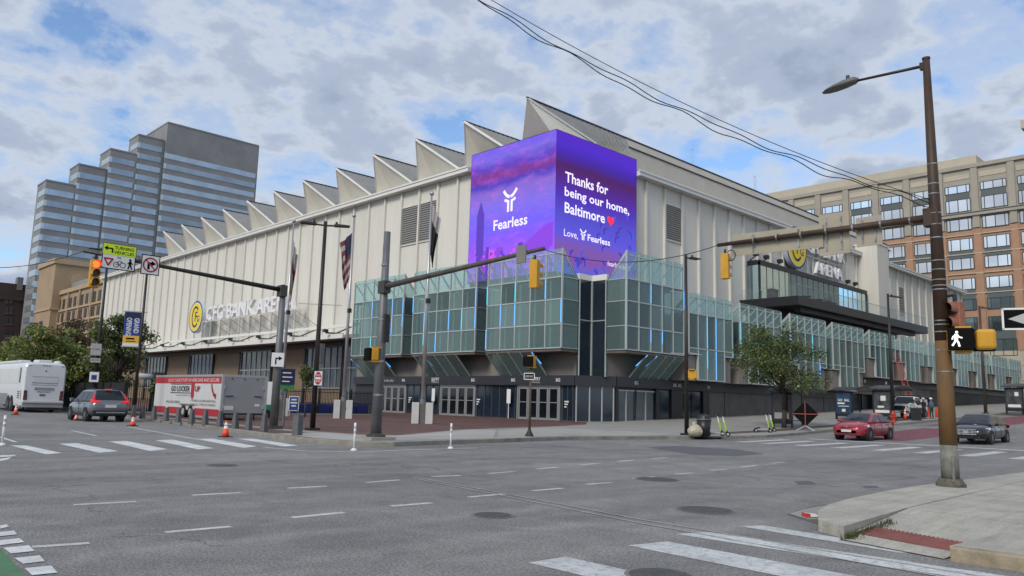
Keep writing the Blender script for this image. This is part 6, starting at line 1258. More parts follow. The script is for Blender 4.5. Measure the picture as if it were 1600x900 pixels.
# silver SUV seen from behind
def suv():
    t = thing('silver_suv', 'silver grey SUV with lit tail lamps waiting behind the coach', 'car', (13.55, 46.35, 0), R(90)); m = paint('suv_silver', (.17, .175, .185), .6); hw = .93
    body_loft([(-2.30, .72, .55, .92), (-2.24, .86, .40, 1.06), (-1.9, .915, .30, 1.10), (-1.0, hw, .26, 1.08), (.3, hw, .25, 1.05), (1.0, .925, .25, 1.04), (1.7, .90, .26, .98), (2.15, .82, .32, .86), (2.32, .62, .42, .74)]).build('body', m, t, local=True, smooth=True)
    cabin(t, 1.12, .28, -1.62, -2.20, 1.05, 1.64, .86, .68, m, (-.15, -1.05))
    arches(t, (1.36, -1.32), .93, .35)
    for x in (1.36, -1.32):
        for s in (-1, 1): wheel(t, x, s*.83, .355, .24, s)
    MB().box(-2.34, -2.02, -.86, .86, .34, .60).build('rear_bumper', M_trimb, t, local=True, bevel=.05); MB().box(-2.36, -2.30, -.7, .7, .46, .52).build('bumper_trim', M_chr, t, local=True)
    for s in (-1, 1):
        MB().hexa([(-2.29, s*.52, 1.0), (-2.245, s*.88, 1.0), (-1.98, s*.925, 1.03), (-2.1, s*.52, 1.0), (-2.28, s*.52, 1.07), (-2.235, s*.87, 1.13), (-1.95, s*.90, 1.16), (-2.1, s*.52, 1.07)]).build('tail_lamp', M_tail, t, local=True)
        MB().hexa([(-2.215, s*.795, 1.12), (-2.19, s*.87, 1.12), (-2.08, s*.875, 1.14), (-2.1, s*.795, 1.12), (-1.93, s*.715, 1.46), (-1.91, s*.755, 1.46), (-1.85, s*.76, 1.48), (-1.88, s*.715, 1.46)]).build('pillar_lamp', mat('tail_lamp_dim', (.30, .012, .015), .3, emit=(1, .02, .03), estr=.25), t, local=True)
        MB().box(.72, .98, s*.93 if s > 0 else s*1.12, s*1.12 if s > 0 else s*.93, 1.0, 1.18).build('mirror', m, t, local=True, bevel=.03); MB().box(-1.9, 1.7, s*.925-.012, s*.925+.012, .27, .40).build('sill_trim', M_trimb, t, local=True)
        MB().beam((-1.4, s*.56, 1.73), (.1, s*.56, 1.73), .04).build('roof_rail', M_trimb, t, local=True)
        for x in (-.12, -1.02): MB().box(x-.006, x+.006, s*.936-.006, s*.936+.006, .42, 1.05).build('door_gap', M_trimb, t, local=True)
        for x in (.1, -.8): MB().box(x-.1, x+.1, s*.945-.015, s*.945+.015, .90, .935).build('door_handle', M_chr, t, local=True)
    MB().box(-2.325, -2.27, -.27, .27, .74, .90).build('number_plate', M_plate, t, local=True); MB().box(-1.78, -1.62, -.16, .16, 1.66, 1.70).build('high_brake_lamp', M_tail, t, local=True); MB().box(-2.30, -2.2, -.48, .48, .94, .98).build('tailgate_trim', M_chr, t, local=True)
suv()
# sedans seen from the front
def sedan(name, label, loc, rz, m, L_=4.62, hw=.89, zr=1.46, dark_grille=True, lux=False):
    t = thing(name, label, 'car', loc, rz); k = L_/4.62
    body_loft([(-2.31*k, .62, .48, .88), (-2.2*k, .78, .34, 1.00), (-1.7*k, .87, .24, 1.03), (-.8*k, hw, .22, .98), (.4*k, hw, .22, .96), (1.1*k, .885*hw/.89, .22, .94), (1.75*k, .85*hw/.89, .22, .86), (2.15*k, .76*hw/.89, .24, .76), (2.31*k, .55*hw/.89, .30, .64)]).build('body', m, t, local=True, smooth=True)
    cabin(t, 1.25*k, .28*k, -.95*k, -1.92*k, .95, zr-.04, .82*hw/.89, .60*hw/.89, m, (-.22*k,))
    arches(t, (1.36*k, -1.34*k), hw, .32)
    for x in (1.36*k, -1.34*k):
        for s in (-1, 1): wheel(t, x, s*(hw-.1), .325, .21, s)
    fx = 2.31*k
    for s in (-1, 1):
        MB().hexa([(fx-.16, s*.38, .62), (fx-.45, s*(hw-.10), .66), (fx-.85, s*(hw-.015), .72), (fx-.5, s*.4, .62), (fx-.18, s*.40, .70), (fx-.46, s*(hw-.12), .78), (fx-.9, s*(hw-.03), .82), (fx-.5, s*.4, .70)]).build('headlamp', M_hl, t, local=True)
        MB().box(.72*k, .92*k, s*(hw+.03) if s > 0 else s*(hw+.2), s*(hw+.2) if s > 0 else s*(hw+.03), .92, 1.05).build('mirror', m, t, local=True, bevel=.03)
        MB().hexa([(-2.25*k, s*.5, .78), (-2.12*k, s*(hw-.08), .8), (-1.9*k, s*(hw-.01), .8), (-2.1*k, s*.5, .78), (-2.24*k, s*.5, .92), (-2.1*k, s*(hw-.1), .94), (-1.88*k, s*(hw-.03), .94), (-2.1*k, s*.5, .92)]).build('tail_lamp', mat('tail_lamp_dark', (.25, .012, .015), .3), t, local=True)
        for x in (.82*k, -.2*k, -1.1*k): MB().box(x-.006, x+.006, s*(hw+.0)-.006, s*(hw+.0)+.006, .34, .95).build('door_gap', M_trimb, t, local=True)
        for x in (.05*k, -.92*k): MB().box(x-.09, x+.09, s*(hw+.006)-.012, s*(hw+.006)+.012, .82, .85).build('door_handle', M_chr if lux else m, t, local=True)
    if lux:
        g = MB().box(fx-.16, fx+.0, -.5, .5, .40, .72).build('grille', M_trimb, t, local=True)
        for z in (.44, .52, .60, .68): MB().box(fx-.02, fx+.02, -.48, .48, z, z+.035).build('grille_bar', M_chr, g, local=True)
        for y in (-.3, -.1, .1, .3): MB().box(fx-.01, fx+.022, y-.015, y+.015, .42, .70).build('grille_bar', M_chr, g, local=True)
        MB().cyl((fx, 0, .57), (fx+.035, 0, .57), .085, n=14).build('badge', M_chr, t, local=True); MB().box(fx-.2, fx+.0, -.62, .62, .26, .36).build('lower_intake', M_trimb, t, local=True)
    else:
        MB().box(fx-.16, fx-.0, -.52, .52, .34, .52).build('lower_grille', M_trimb, t, local=True, bevel=.02); MB().box(fx-.1, fx+.01, -.34, .34, .62, .66).build('upper_grille', M_trimb, t, local=True); MB().cyl((fx-.04, 0, .67), (fx+.01, 0, .66), .07, n=14).build('badge', M_chr, t, local=True)
        MB().box(fx-.05, fx+.02, -.26, .26, .42, .54).build('number_plate', M_plate, t, local=True)
    return t
sedan('red_sedan', 'red sedan rounding the corner at the far crosswalk', (43.9, 17.6, gz(43.9)), R(180), paint('car_red', (.30, .010, .018), .1))
sedan('black_sedan', 'black luxury sedan with chrome grille behind the near mast', (46.6, 12.7, gz(46.6)), R(181), paint('car_black', (.006, .006, .008), .1), L_=5.0, hw=.93, zr=1.5, lux=True)
# white coach seen from behind
def coach():
    t = thing('white_coach', 'white touring coach parked on the left, seen from behind', 'coach', (14.5, 67.9, 0), R(90)); m = mat('coach_white', (.66, .665, .66), .35, coat=.5, var=.06, vscale=.6); hw = 1.3; L2 = 6.4
    half = lambda w_, z0, z1: [(0, z0), (w_*.98, z0), (w_, z0+.25), (w_, z1-.55), (w_*.985, z1-.25), (w_*.90, z1-.06), (w_*.7, z1), (0, z1+.02)]
    rings = []
    for x, w_, z0, z1 in ((-L2, hw*.93, .55, 3.30), (-L2+.12, hw*.985, .48, 3.40), (-L2+.5, hw, .42, 3.44), (L2-1.0, hw, .42, 3.44), (L2-.2, hw*.97, .42, 3.36), (L2, hw*.85, .5, 3.1)):
        h = half(w_, z0, z1); rings.append([(x, -a, z) for a, z in h]+[(x, a, z) for a, z in h[-2:0:-1]])
    MB().loft(rings).build('body', m, t, local=True, smooth=False, bevel=.04)
    bx = -L2-.004
    MB().box(bx-.16, bx+.25, -1.26, 1.26, .62, .78).build('rear_bumper', M_gry, t, local=True, bevel=.04); MB().box(bx-.08, bx+.2, -1.24, 1.24, .36, .62).build('bumper_skirt', mat('coach_grey', (.34, .33, .31), .5), t, local=True)
    MB().box(bx-.01, bx+.3, -1.0, 1.0, .2, .40).build('underside', M_blk, t, local=True)
    for s in (-1, 1):
        lamp = MB().hexa([(bx-.02, s*.98, .85), (bx-.02, s*1.2, .85), (bx+.4, s*1.31, .85), (bx+.4, s*.98, .85), (bx-.02, s*1.02, 1.5), (bx-.02, s*1.2, 1.5), (bx+.4, s*1.31, 1.5), (bx+.4, s*1.0, 1.5)]).build('lamp_cluster', mat('smoked_lamp', (.05, .03, .03), .25), t, local=True)
        for z in (1.0, 1.22): MB().cyl((bx-.03, s*1.1, z), (bx-.02, s*1.1, z), .075, n=12).build('lamp', mat('red_lamp_glass', (.25, .02, .02), .3), lamp, local=True)
        MB().box(bx-.02, bx+.02, s*1.0-.05, s*1.0+.05, 3.18, 3.22).build('marker_lamp', M_blk, t, local=True)
        for k in range(4): MB().box(-5.65, -5.1, s*1.306-.01, s*1.306+.01, .95+k*.14, 1.02+k*.14).build('side_louvre', M_blk, t, local=True)
        MB().box(-5.55, -5.15, s*1.306-.01, s*1.306+.01, 2.0, 3.05).build('side_window', M_cgl, t, local=True)
        for x0, x1 in ((-4.8, -2.2), (-2.1, .5), (.6, 3.2), (3.3, 5.6)): MB().box(x0, x1, s*1.304-.006, s*1.304+.006, 2.05, 3.0).build('window_panel', mat('coach_panel', (.60, .60, .585), .3), t, local=True)
        MB().box(-4.9, 5.6, s*1.305-.006, s*1.305+.006, 1.96, 1.99).build('waist_line', M_gry, t, local=True); MB().box(-2.2, 3.8, s*1.305-.008, s*1.305+.008, .45, 1.25).build('luggage_door', mat('mirror_steel', (.42, .42, .42), .22, .8), t, local=True)
        for x in (-3.55, -2.55, 4.0):
            MB().cyl((x, s*1.0, .52), (x, s*1.306, .52), .62, n=22).build('wheel_arch', M_blk, t, local=True); wheel(t, x, s*1.18, .52, .3, s)
    MB().box(bx-.012, bx+.02, -.78, .78, 2.05, 2.42).build('engine_hatch', mat('coach_hatch', (.60, .605, .60), .35), t, local=True)
    for z in (2.01, 2.44, 1.88): MB().box(bx-.016, bx+.02, -.8, .8, z, z+.018).build('hatch_gap', mat('gap_grey', (.2, .2, .2), .6), t, local=True)
    gr = MB().box(bx-.014, bx+.02, -.62, .62, 1.52, 1.72).build('grille', m, t, local=True)
    for k in range(3): MB().box(bx-.022, bx+.02, -.6, .6, 1.54+k*.07, 1.57+k*.07).build('grille_slat', M_blk, gr, local=True)
    f = lambda a, d, z: (bx-.01-d, -a, z); letters(MB(), 'PREVOST', f, 0, .012, 1.36, .09, .8).build('lettering', M_blk, t, local=True, recalc=False); MB().box(bx-.02, bx+.02, -.1, .25, 1.14, 1.26).build('number_plate', mat('plate_dark', (.12, .1, .1), .5), t, local=True)
    MB().cyl((bx-.02, 0, 2.85), (bx+.02, 0, 2.85), .05, n=12).build('camera', M_blk, t, local=True)
    for y in (-.18, 0, .18): MB().box(bx-.015, bx+.03, y-.06, y+.06, 3.2, 3.235).build('marker_lamp', M_blk, t, local=True)
    MB().loft([[(-5.9, -.45, 3.44), (-5.9, .45, 3.44), (-5.9, .38, 3.62), (-5.9, -.38, 3.62)], [(-4.5, -.45, 3.44), (-4.5, .45, 3.44), (-4.5, .38, 3.66), (-4.5, -.38, 3.66)]]).build('roof_unit', m, t, local=True, bevel=.05); MB().box(-3.6, 4.5, .35, 1.05, 3.42, 3.62).build('roof_fairing', m, t, local=True, bevel=.08); MB().ell((-5.6, -.85, 3.45), .3, .3, .16).build('roof_dome', m, t, local=True, smooth=True)
coach()
# box trailer
def trailer():
    x0, x1, y0, y1 = 18.95, 21.55, 43.0, 53.2; z0, z1 = .62, 2.66; t = thing('box_trailer', 'white and grey box trailer with red lettering behind the bollards', 'trailer', ((x0+x1)/2, (y0+y1)/2, .15))
    m = mat('trailer_white', (.58, .58, .57), .5, var=.06, vscale=.8); mg = mat('trailer_grey', (.31, .31, .312), .5, .2, var=.08, vscale=.7)
    MB().box(x0+.01, x1, y0+.01, y1, z0, z1).build('box', m, t); MB().box(x0+.1, x1-.1, y0-.02, y0+.03, z0-.06, z1-.08).build('rear_door', mg, t); MB().box(x0-.015, x1+.015, y0-.03, y1, z1-.07, z1+.05).build('roof_rail', mat('trailer_trim', (.42, .42, .41), .4, .4), t)
    for x in (x0, x1): MB().box(x-.03, x+.11, y0-.045, y0+.03, z0-.1, z1).build('corner_post', MATS['trailer_trim'], t)
    f = lambda a, d, z: (x0-d, (y0+y1)/2-a, z); H2 = (y1-y0)/2
    MB().fbox(f, -H2+.02, H2-.15, -.005, .012, z1-.46, z1-.09).build('red_band', M_sr, t)
    for a0, a1 in ((-H2+.02, -H2+2.0), (-H2+2.5, -H2+4.9), (H2-3.6, H2-.2)): MB().fbox(f, a0, a1, -.005, .012, z0-.28, z0+.12).build('red_skirt', M_sr, t); MB().fbox(f, a0, a1, -.005, .014, z0-.42, z0-.29).build('skirt_edge', MATS['trailer_trim'], t)
    q = MB(); letters(q, 'LOCK YOUR STUFF UP HERE SAFE AND SECURE', f, .9, .02, z1-.37, .19, 7.6); q.build('lettering', M_sw, t, recalc=False)
    md = mat('print_dark', (.05, .05, .06), .5)
    for w_, a_, z_, h_, wd in (('GO LOCKER', -.85, 1.70, .34, 2.9), ('www.GoLockerUp.com', -.4, 1.42, .11, 2.2), ('410-305-0000', -1.9, .98, .15, 2.2), ('MOBILE LOCKER RENTALS', 2.7, 1.12, .12, 3.4), ('FOR ALL TYPES OF EVENTS', 2.7, .90, .12, 3.4)): letters(MB(), w_, f, a_, .02, z_, h_, wd).build('lettering', md, t, recalc=False)
    for z_ in (2.13, 1.60): MB().fbox(f, -2.4, .75, .014, .02, z_, z_+.04).build('printed_line', md, t)
    q = MB(); letters(q, 'UP', f, 1.75, .02, 1.70, .34, .75); q.build('lettering', M_sr, t, recalc=False); q = MB(); q.fbox(f, .85, 1.25, .014, .03, 1.45, 2.30); q.face([f(.85, .03, 1.45), f(1.25, .03, 1.45), f(1.05, .03, 1.25)]); q.build('zip_tab', M_sr, t, recalc=False); q = MB(); ribbon(q, f, [(3.7, 2.15), (3.85, 1.8), (4.2, 1.5)], .14, .02); q.face([f(3.95, .02, 1.55), f(4.4, .02, 1.62), f(4.38, .02, 1.3)]); q.build('red_arrow', M_sr, t, recalc=False)
    for a in (-.1, .95): 
        MB().cyl((x0-.03, (y0+y1)/2-a, .15+.36), (x0+.25, (y0+y1)/2-a, .15+.36), .37, n=20).build('wheel', M_tyre, t); MB().cyl((x0-.045, (y0+y1)/2-a, .51), (x0-.03, (y0+y1)/2-a, .51), .2, n=14).build('rim', M_gry, t)
    MB().fbox(f, -.65, 1.5, -.02, .1, .93, .99).build('mudguard', MATS['trailer_trim'], t)
    MB().box(x0+.05, x1-.05, y0-.03, y0+.5, .45, z0-.06).build('underframe', M_blk, t); MB().box(x0+.18, x0+.72, y0-.06, y0-.02, .72, .95).build('number_plate', M_plate, t)
    for x in (x0+.55, (x0+x1)/2, x1-.55): MB().cyl((x, y0-.05, z1-.18), (x, y0-.02, z1-.18), .04, n=10).build('marker_lamp', M_blk, t)
    for x, s in ((x0+.12, 1), (x1-.12, -1)): MB().beam((x+s*.1, y0-.05, 1.5), (x+s*.55, y0-.05, 1.52), .04).build('latch', M_blk, t)
    for x in (x0+.1, x1-.1): 
        for z in (.8, 1.9): MB().box(x-.08, x+.08, y0-.06, y0-.02, z, z+.22).build('hinge', MATS['trailer_trim'], t)
    MB().box(x1-.6, x1-.3, y0-.03, y0-.018, .95, 1.08).build('sticker', M_sw, t)
    for x in (x0+.4, x1-.4): MB().cyl((x, y0+.4, .15), (x, y0+.4, z0), .05, n=8).build('jack', M_blk, t)
    MB().beam(((x0+x1)/2, y1, .55), ((x0+x1)/2, y1+1.2, .5), .12).build('tow_bar', M_blk, t); MB().cyl(((x0+x1)/2, y1+1.1, .15), ((x0+x1)/2, y1+1.1, .6), .05, n=8).build('tow_jack', M_blk, t)
trailer()
# white utility pickup on the far pavement, facing us
def pickup():
    p = at(1406, 640, 77); z = gz(p.x)+.15; t = thing('white_pickup', 'white utility pickup parked on the far pavement among the shelters', 'truck', (p.x+2.4, p.y+.2, z), R(184)); m = mat('pickup_white', (.68, .68, .69), .35, coat=.4)
    body_loft([(-2.9, .95, .55, 1.15), (-2.7, .98, .5, 1.25), (0, 1.0, .5, 1.25), (1.4, 1.0, .5, 1.28), (2.3, .97, .5, 1.22), (2.75, .9, .55, 1.1), (2.85, .8, .6, 1.0)]).build('body', m, t, local=True, smooth=True)
    cabin(t, 1.25, .55, -.9, -1.12, 1.24, 1.94, .92, .78, m, (-.2,), bow=.03); arches(t, (1.85, -1.85), 1.0, .42)
    for x in (1.85, -1.85):
        for s in (-1, 1): wheel(t, x, s*.9, .42, .26, s)
    MB().box(2.75, 2.9, -.6, .6, .72, 1.08).build('grille', M_trimb, t, local=True); MB().box(2.78, 2.98, -.95, .95, .48, .68).build('bumper', M_chr, t, local=True, bevel=.03)
    for s in (-1, 1): MB().box(2.6, 2.87, s*.66 if s > 0 else s*.92, s*.92 if s > 0 else s*.66, .8, 1.05).build('headlamp', M_hl, t, local=True); MB().box(.75, .95, s*1.0 if s > 0 else s*1.2, s*1.2 if s > 0 else s*1.0, 1.2, 1.5).build('mirror', M_trimb, t, local=True)
    for s in (-1, 1): MB().box(-2.8, -1.1, s*.86-.1, s*.86+.1, 1.2, 1.75).build('tool_box', m, t, local=True)
    MB().box(-1.2, -1.1, -.85, .85, 1.2, 2.1).build('headboard', M_trimb, t, local=True)
pickup()

# ================================================================ TREES
def leafmat(name, c1, c2, c3):
    m = bpy.data.materials.new(name); m.use_nodes = True; t = m.node_tree; b = t.nodes['Principled BSDF']; g = t.nodes.new('ShaderNodeNewGeometry')
    r = t.nodes.new('ShaderNodeValToRGB'); e = r.color_ramp.elements; e.new(.5)
    for q, (p, c) in zip(e, ((0, c1), (.55, c2), (1, c3))): q.position = p; q.color = (*c, 1)
    t.links.new(g.outputs['Random Per Island'], r.inputs[0]); t.links.new(r.outputs[0], b.inputs['Base Color']); b.inputs['Roughness'].default_value = .55
    tr = t.nodes.new('ShaderNodeBsdfTranslucent'); t.links.new(r.outputs[0], tr.inputs[0]); mx = t.nodes.new('ShaderNodeMixShader'); mx.inputs[0].default_value = .25
    t.links.new(b.outputs[0], mx.inputs[1]); t.links.new(tr.outputs[0], mx.inputs[2]); t.links.new(mx.outputs[0], t.nodes['Material Output'].inputs[0]); MATS[name] = m; return m
M_bark = mat('bark', (.055, .045, .036), .9, var=.4, vscale=4, bump=.6, bscale=14, stretch=(1, 1, .25))
M_leafA = leafmat('maple_leaves', (.085, .12, .030), (.155, .20, .045), (.29, .28, .075)); M_leafB = leafmat('dark_leaves', (.048, .078, .022), (.088, .128, .034), (.19, .20, .055)); M_leafC = leafmat('rust_leaves', (.08, .055, .03), (.12, .085, .04), (.16, .13, .06))
def tree(label, b, h, rx, rz_, z0, n_leaf, m, seed, size=.22, trunk=.13, lobes=16, flat=1.0, group=None, name='street_tree', loose=1.0):
    r = random.Random(seed); b = Vector(b); t = thing(name, label, 'tree', b, group=group)
    zc = z0+rz_; cl = []
    for k in range(lobes):
        a = r.uniform(0, 6.283); q = r.random()**.6; zz_ = r.uniform(-.85, .95); rad = math.sqrt(max(.05, 1-zz_*zz_*.9)); cl.append((Vector((rx*(.72+.14*(1-loose)*2)*q*rad*math.cos(a), rx*(.72+.14*(1-loose)*2)*q*rad*math.sin(a), zc+rz_*.82*zz_)), r.uniform(.22, .46)*rx*(1-.25*abs(zz_))*loose, r.uniform(.5, 1.5)))
    mb = MB(); tp = Vector((r.uniform(-.15, .15), r.uniform(-.15, .15), z0+rz_*.5)); mid = Vector((r.uniform(-.08, .08), r.uniform(-.08, .08), z0*.6))
    mb.cyl((0, 0, 0), mid, trunk*1.15, trunk*.9, 9).cyl(mid, tp, trunk*.9, trunk*.5, 9)
    for c, cr, _ in cl:
        s = mid.lerp(tp, r.uniform(.45, 1)); k1 = s.lerp(c, .5)+Vector((r.uniform(-.2, .2), r.uniform(-.2, .2), r.uniform(0, .3))); mb.cyl(s, k1, trunk*.34, trunk*.22, 6).cyl(k1, c, trunk*.22, trunk*.08, 5)
        for q in range(3): e = c+Vector((r.uniform(-1, 1), r.uniform(-1, 1), r.uniform(-.4, .9)))*cr*.8; mb.cyl(k1.lerp(c, .7), e, trunk*.12, trunk*.04, 4)
    mb.build('trunk', M_bark, t, local=True, smooth=True)
    lv = MB(); tot = sum(c[1]**2*c[2] for c in cl)
    for c, cr, w_ in cl:
        for k in range(int(n_leaf*cr*cr*w_/tot)):
            d = Vector((r.gauss(0, 1), r.gauss(0, 1), r.gauss(0, 1))).normalized(); rad = cr*(r.random()**.42)*r.uniform(.8, 1.18); p = c+Vector((d.x*rad, d.y*rad, d.z*rad*.72*flat))
            s = size*r.uniform(.55, 1.25); n_ = (d*.5+Vector((r.gauss(0, .6), r.gauss(0, .6), r.gauss(.5, .6)))).normalized(); u = n_.orthogonal().normalized(); a = r.uniform(0, 6.283); u = u*math.cos(a)+n_.cross(u)*math.sin(a); v = n_.cross(u)
            lv.face([p-u*s*.5, p-v*s*.32+n_*s*.06, p+u*s*.55, p+v*s*.32+n_*s*.06])
    o = lv.build('crown', m, t, local=True, recalc=False); stuff(o); return t
p = G(1216, 668, .15); tree('street tree before the teal glass bays at the bus shelter', (p.x-.2, p.y-.5, p.z), 6.8, 3.95, 2.7, 1.95, 8600, M_leafB, 14, .19, .15, 44, loose=.74)
# trees on the left street
d = lambda u, dist: Vector((at(u, 600, dist).x, at(u, 600, dist).y, .15))
tree('dark green tree beside the blue banner post', d(178, 66), 7, 3.2, 3.3, 1.0, 9500, M_leafB, 21, .22, .14, 36, loose=.85, group='trees on the left street')
tree('bushy green tree right of the coach, left of the banner tree', d(122, 71), 7, 3.0, 2.4, .8, 6500, M_leafA, 22, .25, .13, 28, loose=.8, group='trees on the left street')
tree('tallest green tree above the rear of the coach', d(66, 72), 7, 3.1, 3.0, 1.2, 6500, M_leafA, 23, .26, .14, 28, loose=.8, group='trees on the left street')
tree('green tree cut by the left edge above the coach', d(12, 78), 7, 3.2, 2.4, 1.2, 6000, M_leafA, 24, .26, .14, 26, loose=.8, group='trees on the left street')
tree('rust tinged tree top in front of the stone block', d(112, 84), 7, 2.3, 2.4, 3.9, 2600, M_leafC, 25, .22, .12, 26, group='trees on the left street')
tree('green tree behind the dark banner tree', d(150, 76), 7, 2.6, 3.0, 1.0, 6000, M_leafA, 26, .28, .13, 18, group='trees on the left street')
p = at(478, 625, 57.5); tree('small light green tree in a planter behind the fence', (p.x, p.y, .15), 3, 1.05, .95, 2.0, 1300, leafmat('pale_leaves', (.06, .085, .025), (.10, .13, .04), (.15, .17, .06)), 31, .17, .05, 9, name='planter_tree')
p = at(253, 615, 58.5); tree('low dark shrub behind the fence left of the trailer', (p.x, p.y+1.2, .15), 2, .9, .95, .9, 1200, M_leafB, 32, .17, .05, 8, name='shrub')

# ================================================================ PEOPLE
M_skin = mat('skin', (.16, .085, .055), .6); 
def person(label, loc, rz, joints, shirt, pants, hat=None, skin=None, extras=None):
    """joints: dict of named positions; one continuous skin surface, faces coloured by body zone"""
    t = thing('person', label, 'person', loc, rz); J = joints
    names = list(J); idx = {n: i for i, n in enumerate(names)}
    ed = [('pelvis', 'waist'), ('waist', 'chest'), ('chest', 'neck'), ('neck', 'head'), ('head', 'crown')]
    for s in 'lr': ed += [('chest', 'sh'+s), ('sh'+s, 'el'+s), ('el'+s, 'wr'+s), ('wr'+s, 'ha'+s), ('pelvis', 'hip'+s), ('hip'+s, 'kn'+s), ('kn'+s, 'an'+s), ('an'+s, 'toe'+s)]
    rad = dict(pelvis=(.15, .12), waist=(.145, .11), chest=(.17, .125), neck=(.058, .058), head=(.095, .10), crown=(.085, .09), hip=(.095, .095), kn=(.062, .062), an=(.045, .045), toe=(.04, .035), sh=(.07, .07), el=(.046, .046), wr=(.034, .034), ha=(.042, .03))
    me = bpy.data.meshes.new('body'); me.from_pydata([J[n] for n in names], [(idx[a], idx[b]) for a, b in ed], []); o = bpy.data.objects.new('body', me); COL.objects.link(o)
    sm = o.modifiers.new('skin', 'SKIN'); sm.use_smooth_shade = True
    for n in names:
        k = n if n in rad else n[:-1]; sv = me.skin_vertices[0].data[idx[n]]; sv.radius = rad[k]; sv.use_root = (n == 'pelvis')
    ss = o.modifiers.new('sub', 'SUBSURF'); ss.levels = 1; ss.render_levels = 1
    dg = bpy.context.evaluated_depsgraph_get(); m2 = bpy.data.meshes.new_from_object(o.evaluated_get(dg)); bpy.data.objects.remove(o)
    m2.name = 'body'; m2.materials.clear()
    for q in (shirt, pants, skin or M_skin, M_blk): m2.materials.append(q)
    segs = [(Vector(J[a]), Vector(J[b]), a, b) for a, b in ed]
    for p in m2.polygons:
        c = p.center; best = min(segs, key=lambda s: (c-(s[0]+(s[1]-s[0])*max(0, min(1, (c-s[0]).dot(s[1]-s[0])/max(1e-6, (s[1]-s[0]).length_squared))))).length)
        a, b = best[2], best[3]; p.material_index = 2 if b in ('neck', 'head', 'crown') and c.z > J['neck'][2]-.02 or b[:2] in ('wr', 'ha') and a[:2] != 'sh' else (1 if b[:3] in ('hip', 'kn'+b[2:3], 'an'+b[2:3]) or a == 'pelvis' and b[:3] == 'hip' else (3 if b[:3] == 'toe' else 0))
        p.use_smooth = True
    ob = bpy.data.objects.new('body', m2); COL.objects.link(ob); ob.parent = t
    hd = Vector(J['crown'])
    if hat: MB().lathe([(.15, -.01), (.125, .0), (.12, .06), (.08, .115), (.02, .13)], (hd.x, hd.y, hd.z+.0), 14).build('hard_hat', hat, t, local=True, smooth=True)
    else: MB().ell((hd.x-.015, hd.y, hd.z+.01), .10, .095, .10, 12, 7).build('hair', M_blk, t, local=True, smooth=True)
    # face and hands
    hc = Vector(J['head']); MB().ell((hc.x+.105, hc.y, hc.z), .018, .014, .025, 6, 4).build('nose', skin or M_skin, ob, local=True)
    for s in (-1, 1):
        MB().ell((hc.x+.088, hc.y+s*.034, hc.z+.03), .011, .014, .009, 6, 4).build('eye', M_blk, ob, local=True); MB().ell((hc.x, hc.y+s*.10, hc.z+.005), .02, .012, .03, 6, 4).build('ear', skin or M_skin, ob, local=True)
    MB().box(hc.x+.088, hc.x+.096, hc.y-.025, hc.y+.025, hc.z-.05, hc.z-.042).build('mouth', mat('lips', (.10, .04, .035), .6), ob, local=True)
    for s in 'lr':
        h_ = Vector(J['ha'+s]); w_ = Vector(J['wr'+s]); dv = (h_-w_).normalized(); sd = dv.cross(Vector((0, 1, 0)) if abs(dv.y) < .8 else Vector((1, 0, 0))).normalized()
        for k, L_ in enumerate((.07, .08, .075, .06)): a = h_+sd*(-.024+.016*k); MB().cyl(a, a+dv*L_*.6, .009, .008, 5).cyl(a+dv*L_*.6, a+dv*L_+Vector((-.01, 0, 0)), .008, .006, 5).build('finger', skin or M_skin, ob, local=True)
        a = w_.lerp(h_, .5); MB().cyl(a, a-sd*.045+dv*.035, .010, .008, 5).build('thumb', skin or M_skin, ob, local=True)
    return t
STAND = dict(pelvis=(0, 0, .95), waist=(0, 0, 1.10), chest=(0, 0, 1.33), neck=(.01, 0, 1.48), head=(.03, 0, 1.61), crown=(.03, 0, 1.70), shl=(0, .19, 1.40), ell=(-.03, .25, 1.12), wrl=(.06, .25, .90), hal=(.08, .24, .82), shr=(0, -.19, 1.40), elr=(-.03, -.25, 1.12), wrr=(.08, -.22, .92), har=(.10, -.2, .84), hipl=(0, .10, .90), knl=(.03, .11, .50), anl=(-.02, .12, .09), toel=(.13, .14, .04), hipr=(0, -.10, .90), knr=(.02, -.11, .50), anr=(-.02, -.12, .09), toer=(.13, -.14, .04))
B2 = dict(STAND); B2.update(elr=(.10, -.27, 1.28), wrr=(.34, -.25, 1.36), har=(.42, -.24, 1.38))
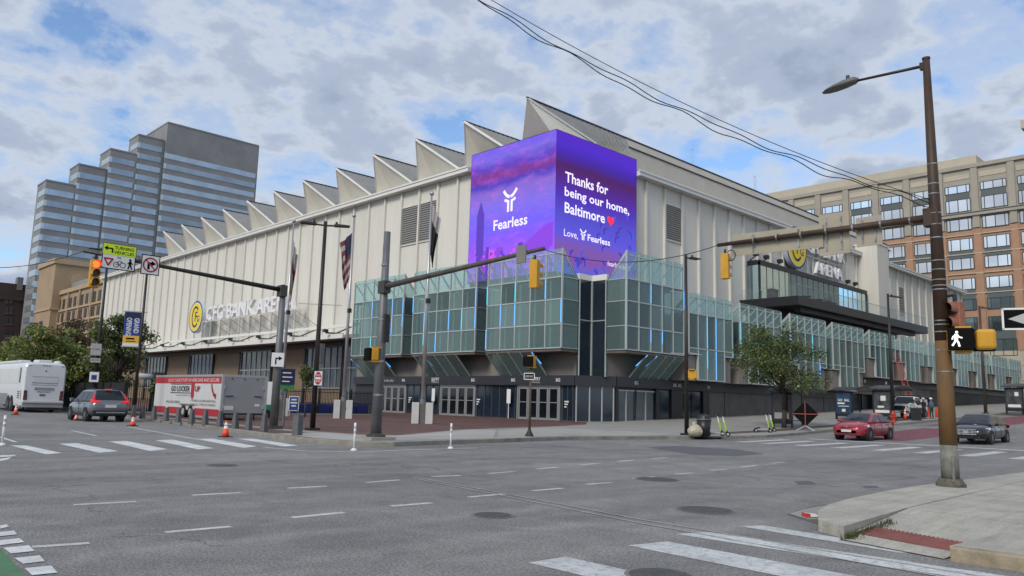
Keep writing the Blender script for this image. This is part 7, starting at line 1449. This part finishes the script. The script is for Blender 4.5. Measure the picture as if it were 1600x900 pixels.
LEAN = dict(STAND); LEAN.update(waist=(.06, 0, 1.09), chest=(.20, 0, 1.27), neck=(.30, 0, 1.38), head=(.38, 0, 1.48), crown=(.42, 0, 1.57), shl=(.20, .2, 1.33), ell=(.30, .28, 1.07), wrl=(.42, .18, .92), hal=(.48, .14, .88), shr=(.20, -.2, 1.33), elr=(.12, -.42, 1.2), wrr=(.02, -.36, 1.0), har=(0, -.32, .94), knl=(.14, .12, .5), anl=(.06, .13, .09), toel=(.21, .14, .04), anr=(-.14, -.13, .09), toer=(.02, -.14, .04))
def place(u, v, dist): p = at(u, v, dist); return Vector((p.x, p.y, gz(p.x)+.15))
person('person in white shirt and dark trousers bending forward by the bin', place(1426, 650, 75), R(215), LEAN, mat('shirt_white', (.60, .62, .66), .8), mat('trousers_dark', (.015, .017, .025), .8))
person('person in black with pale hard hat pointing beside a workmate', place(1444, 650, 77), R(150), B2, mat('jacket_black', (.013, .013, .015), .8), mat('trousers_black', (.012, .012, .014), .8), mat('hat_grey', (.5, .5, .48), .5))
person('person in blue shirt and white hard hat seen standing', place(1456, 651, 77), R(60), STAND, mat('shirt_blue', (.07, .11, .20), .8), mat('trousers_green', (.02, .032, .03), .8), mat('hat_white', (.75, .75, .74), .4))
# red ladder, orange barriers
a = at(1426, 622, 84); b = at(1400, 552, 88); t = thing('red_ladder', 'long red ladder leaning up from the white pickup', 'ladder', (a.x, a.y, gz(a.x)+.15)); e = Vector((a.y, -a.x, 0)).normalized()*.24; a.z -= 1.2; M_ld = mat('ladder_red', (.42, .06, .045), .6)
for s in (-1, 1): MB().beam(a+e*s, b+e*s, .045, .07).build('rail', M_ld, t)
for k in range(20): c = a.lerp(b, (k+.5)/20); MB().beam(c-e, c+e, .03).build('rung', M_ld, t)
for k, (u, w_) in enumerate(((1440, 1.7), (1472, 1.2))):
    p = place(u, 645, 82); t = thing('orange_barrier', ('orange plastic barrier left of the two workers', 'orange plastic barrier right of the two workers')[k], 'barrier', p, R(-35)); M_ob = mat('barrier_orange', (.70, .08, .03), .6); MB().loft([[(-w_/2, -.22, 0), (w_/2, -.22, 0), (w_/2, .22, 0), (-w_/2, .22, 0)], [(-w_/2, -.1, .85), (w_/2, -.1, .85), (w_/2, .1, .85), (-w_/2, .1, .85)]]).build('body', M_ob, t, local=True, bevel=.03)
    for x in (-w_/4, w_/4): MB().box(x-.12, x+.12, -.25, .25, .0, .1).build('foot', M_ob, t, local=True)
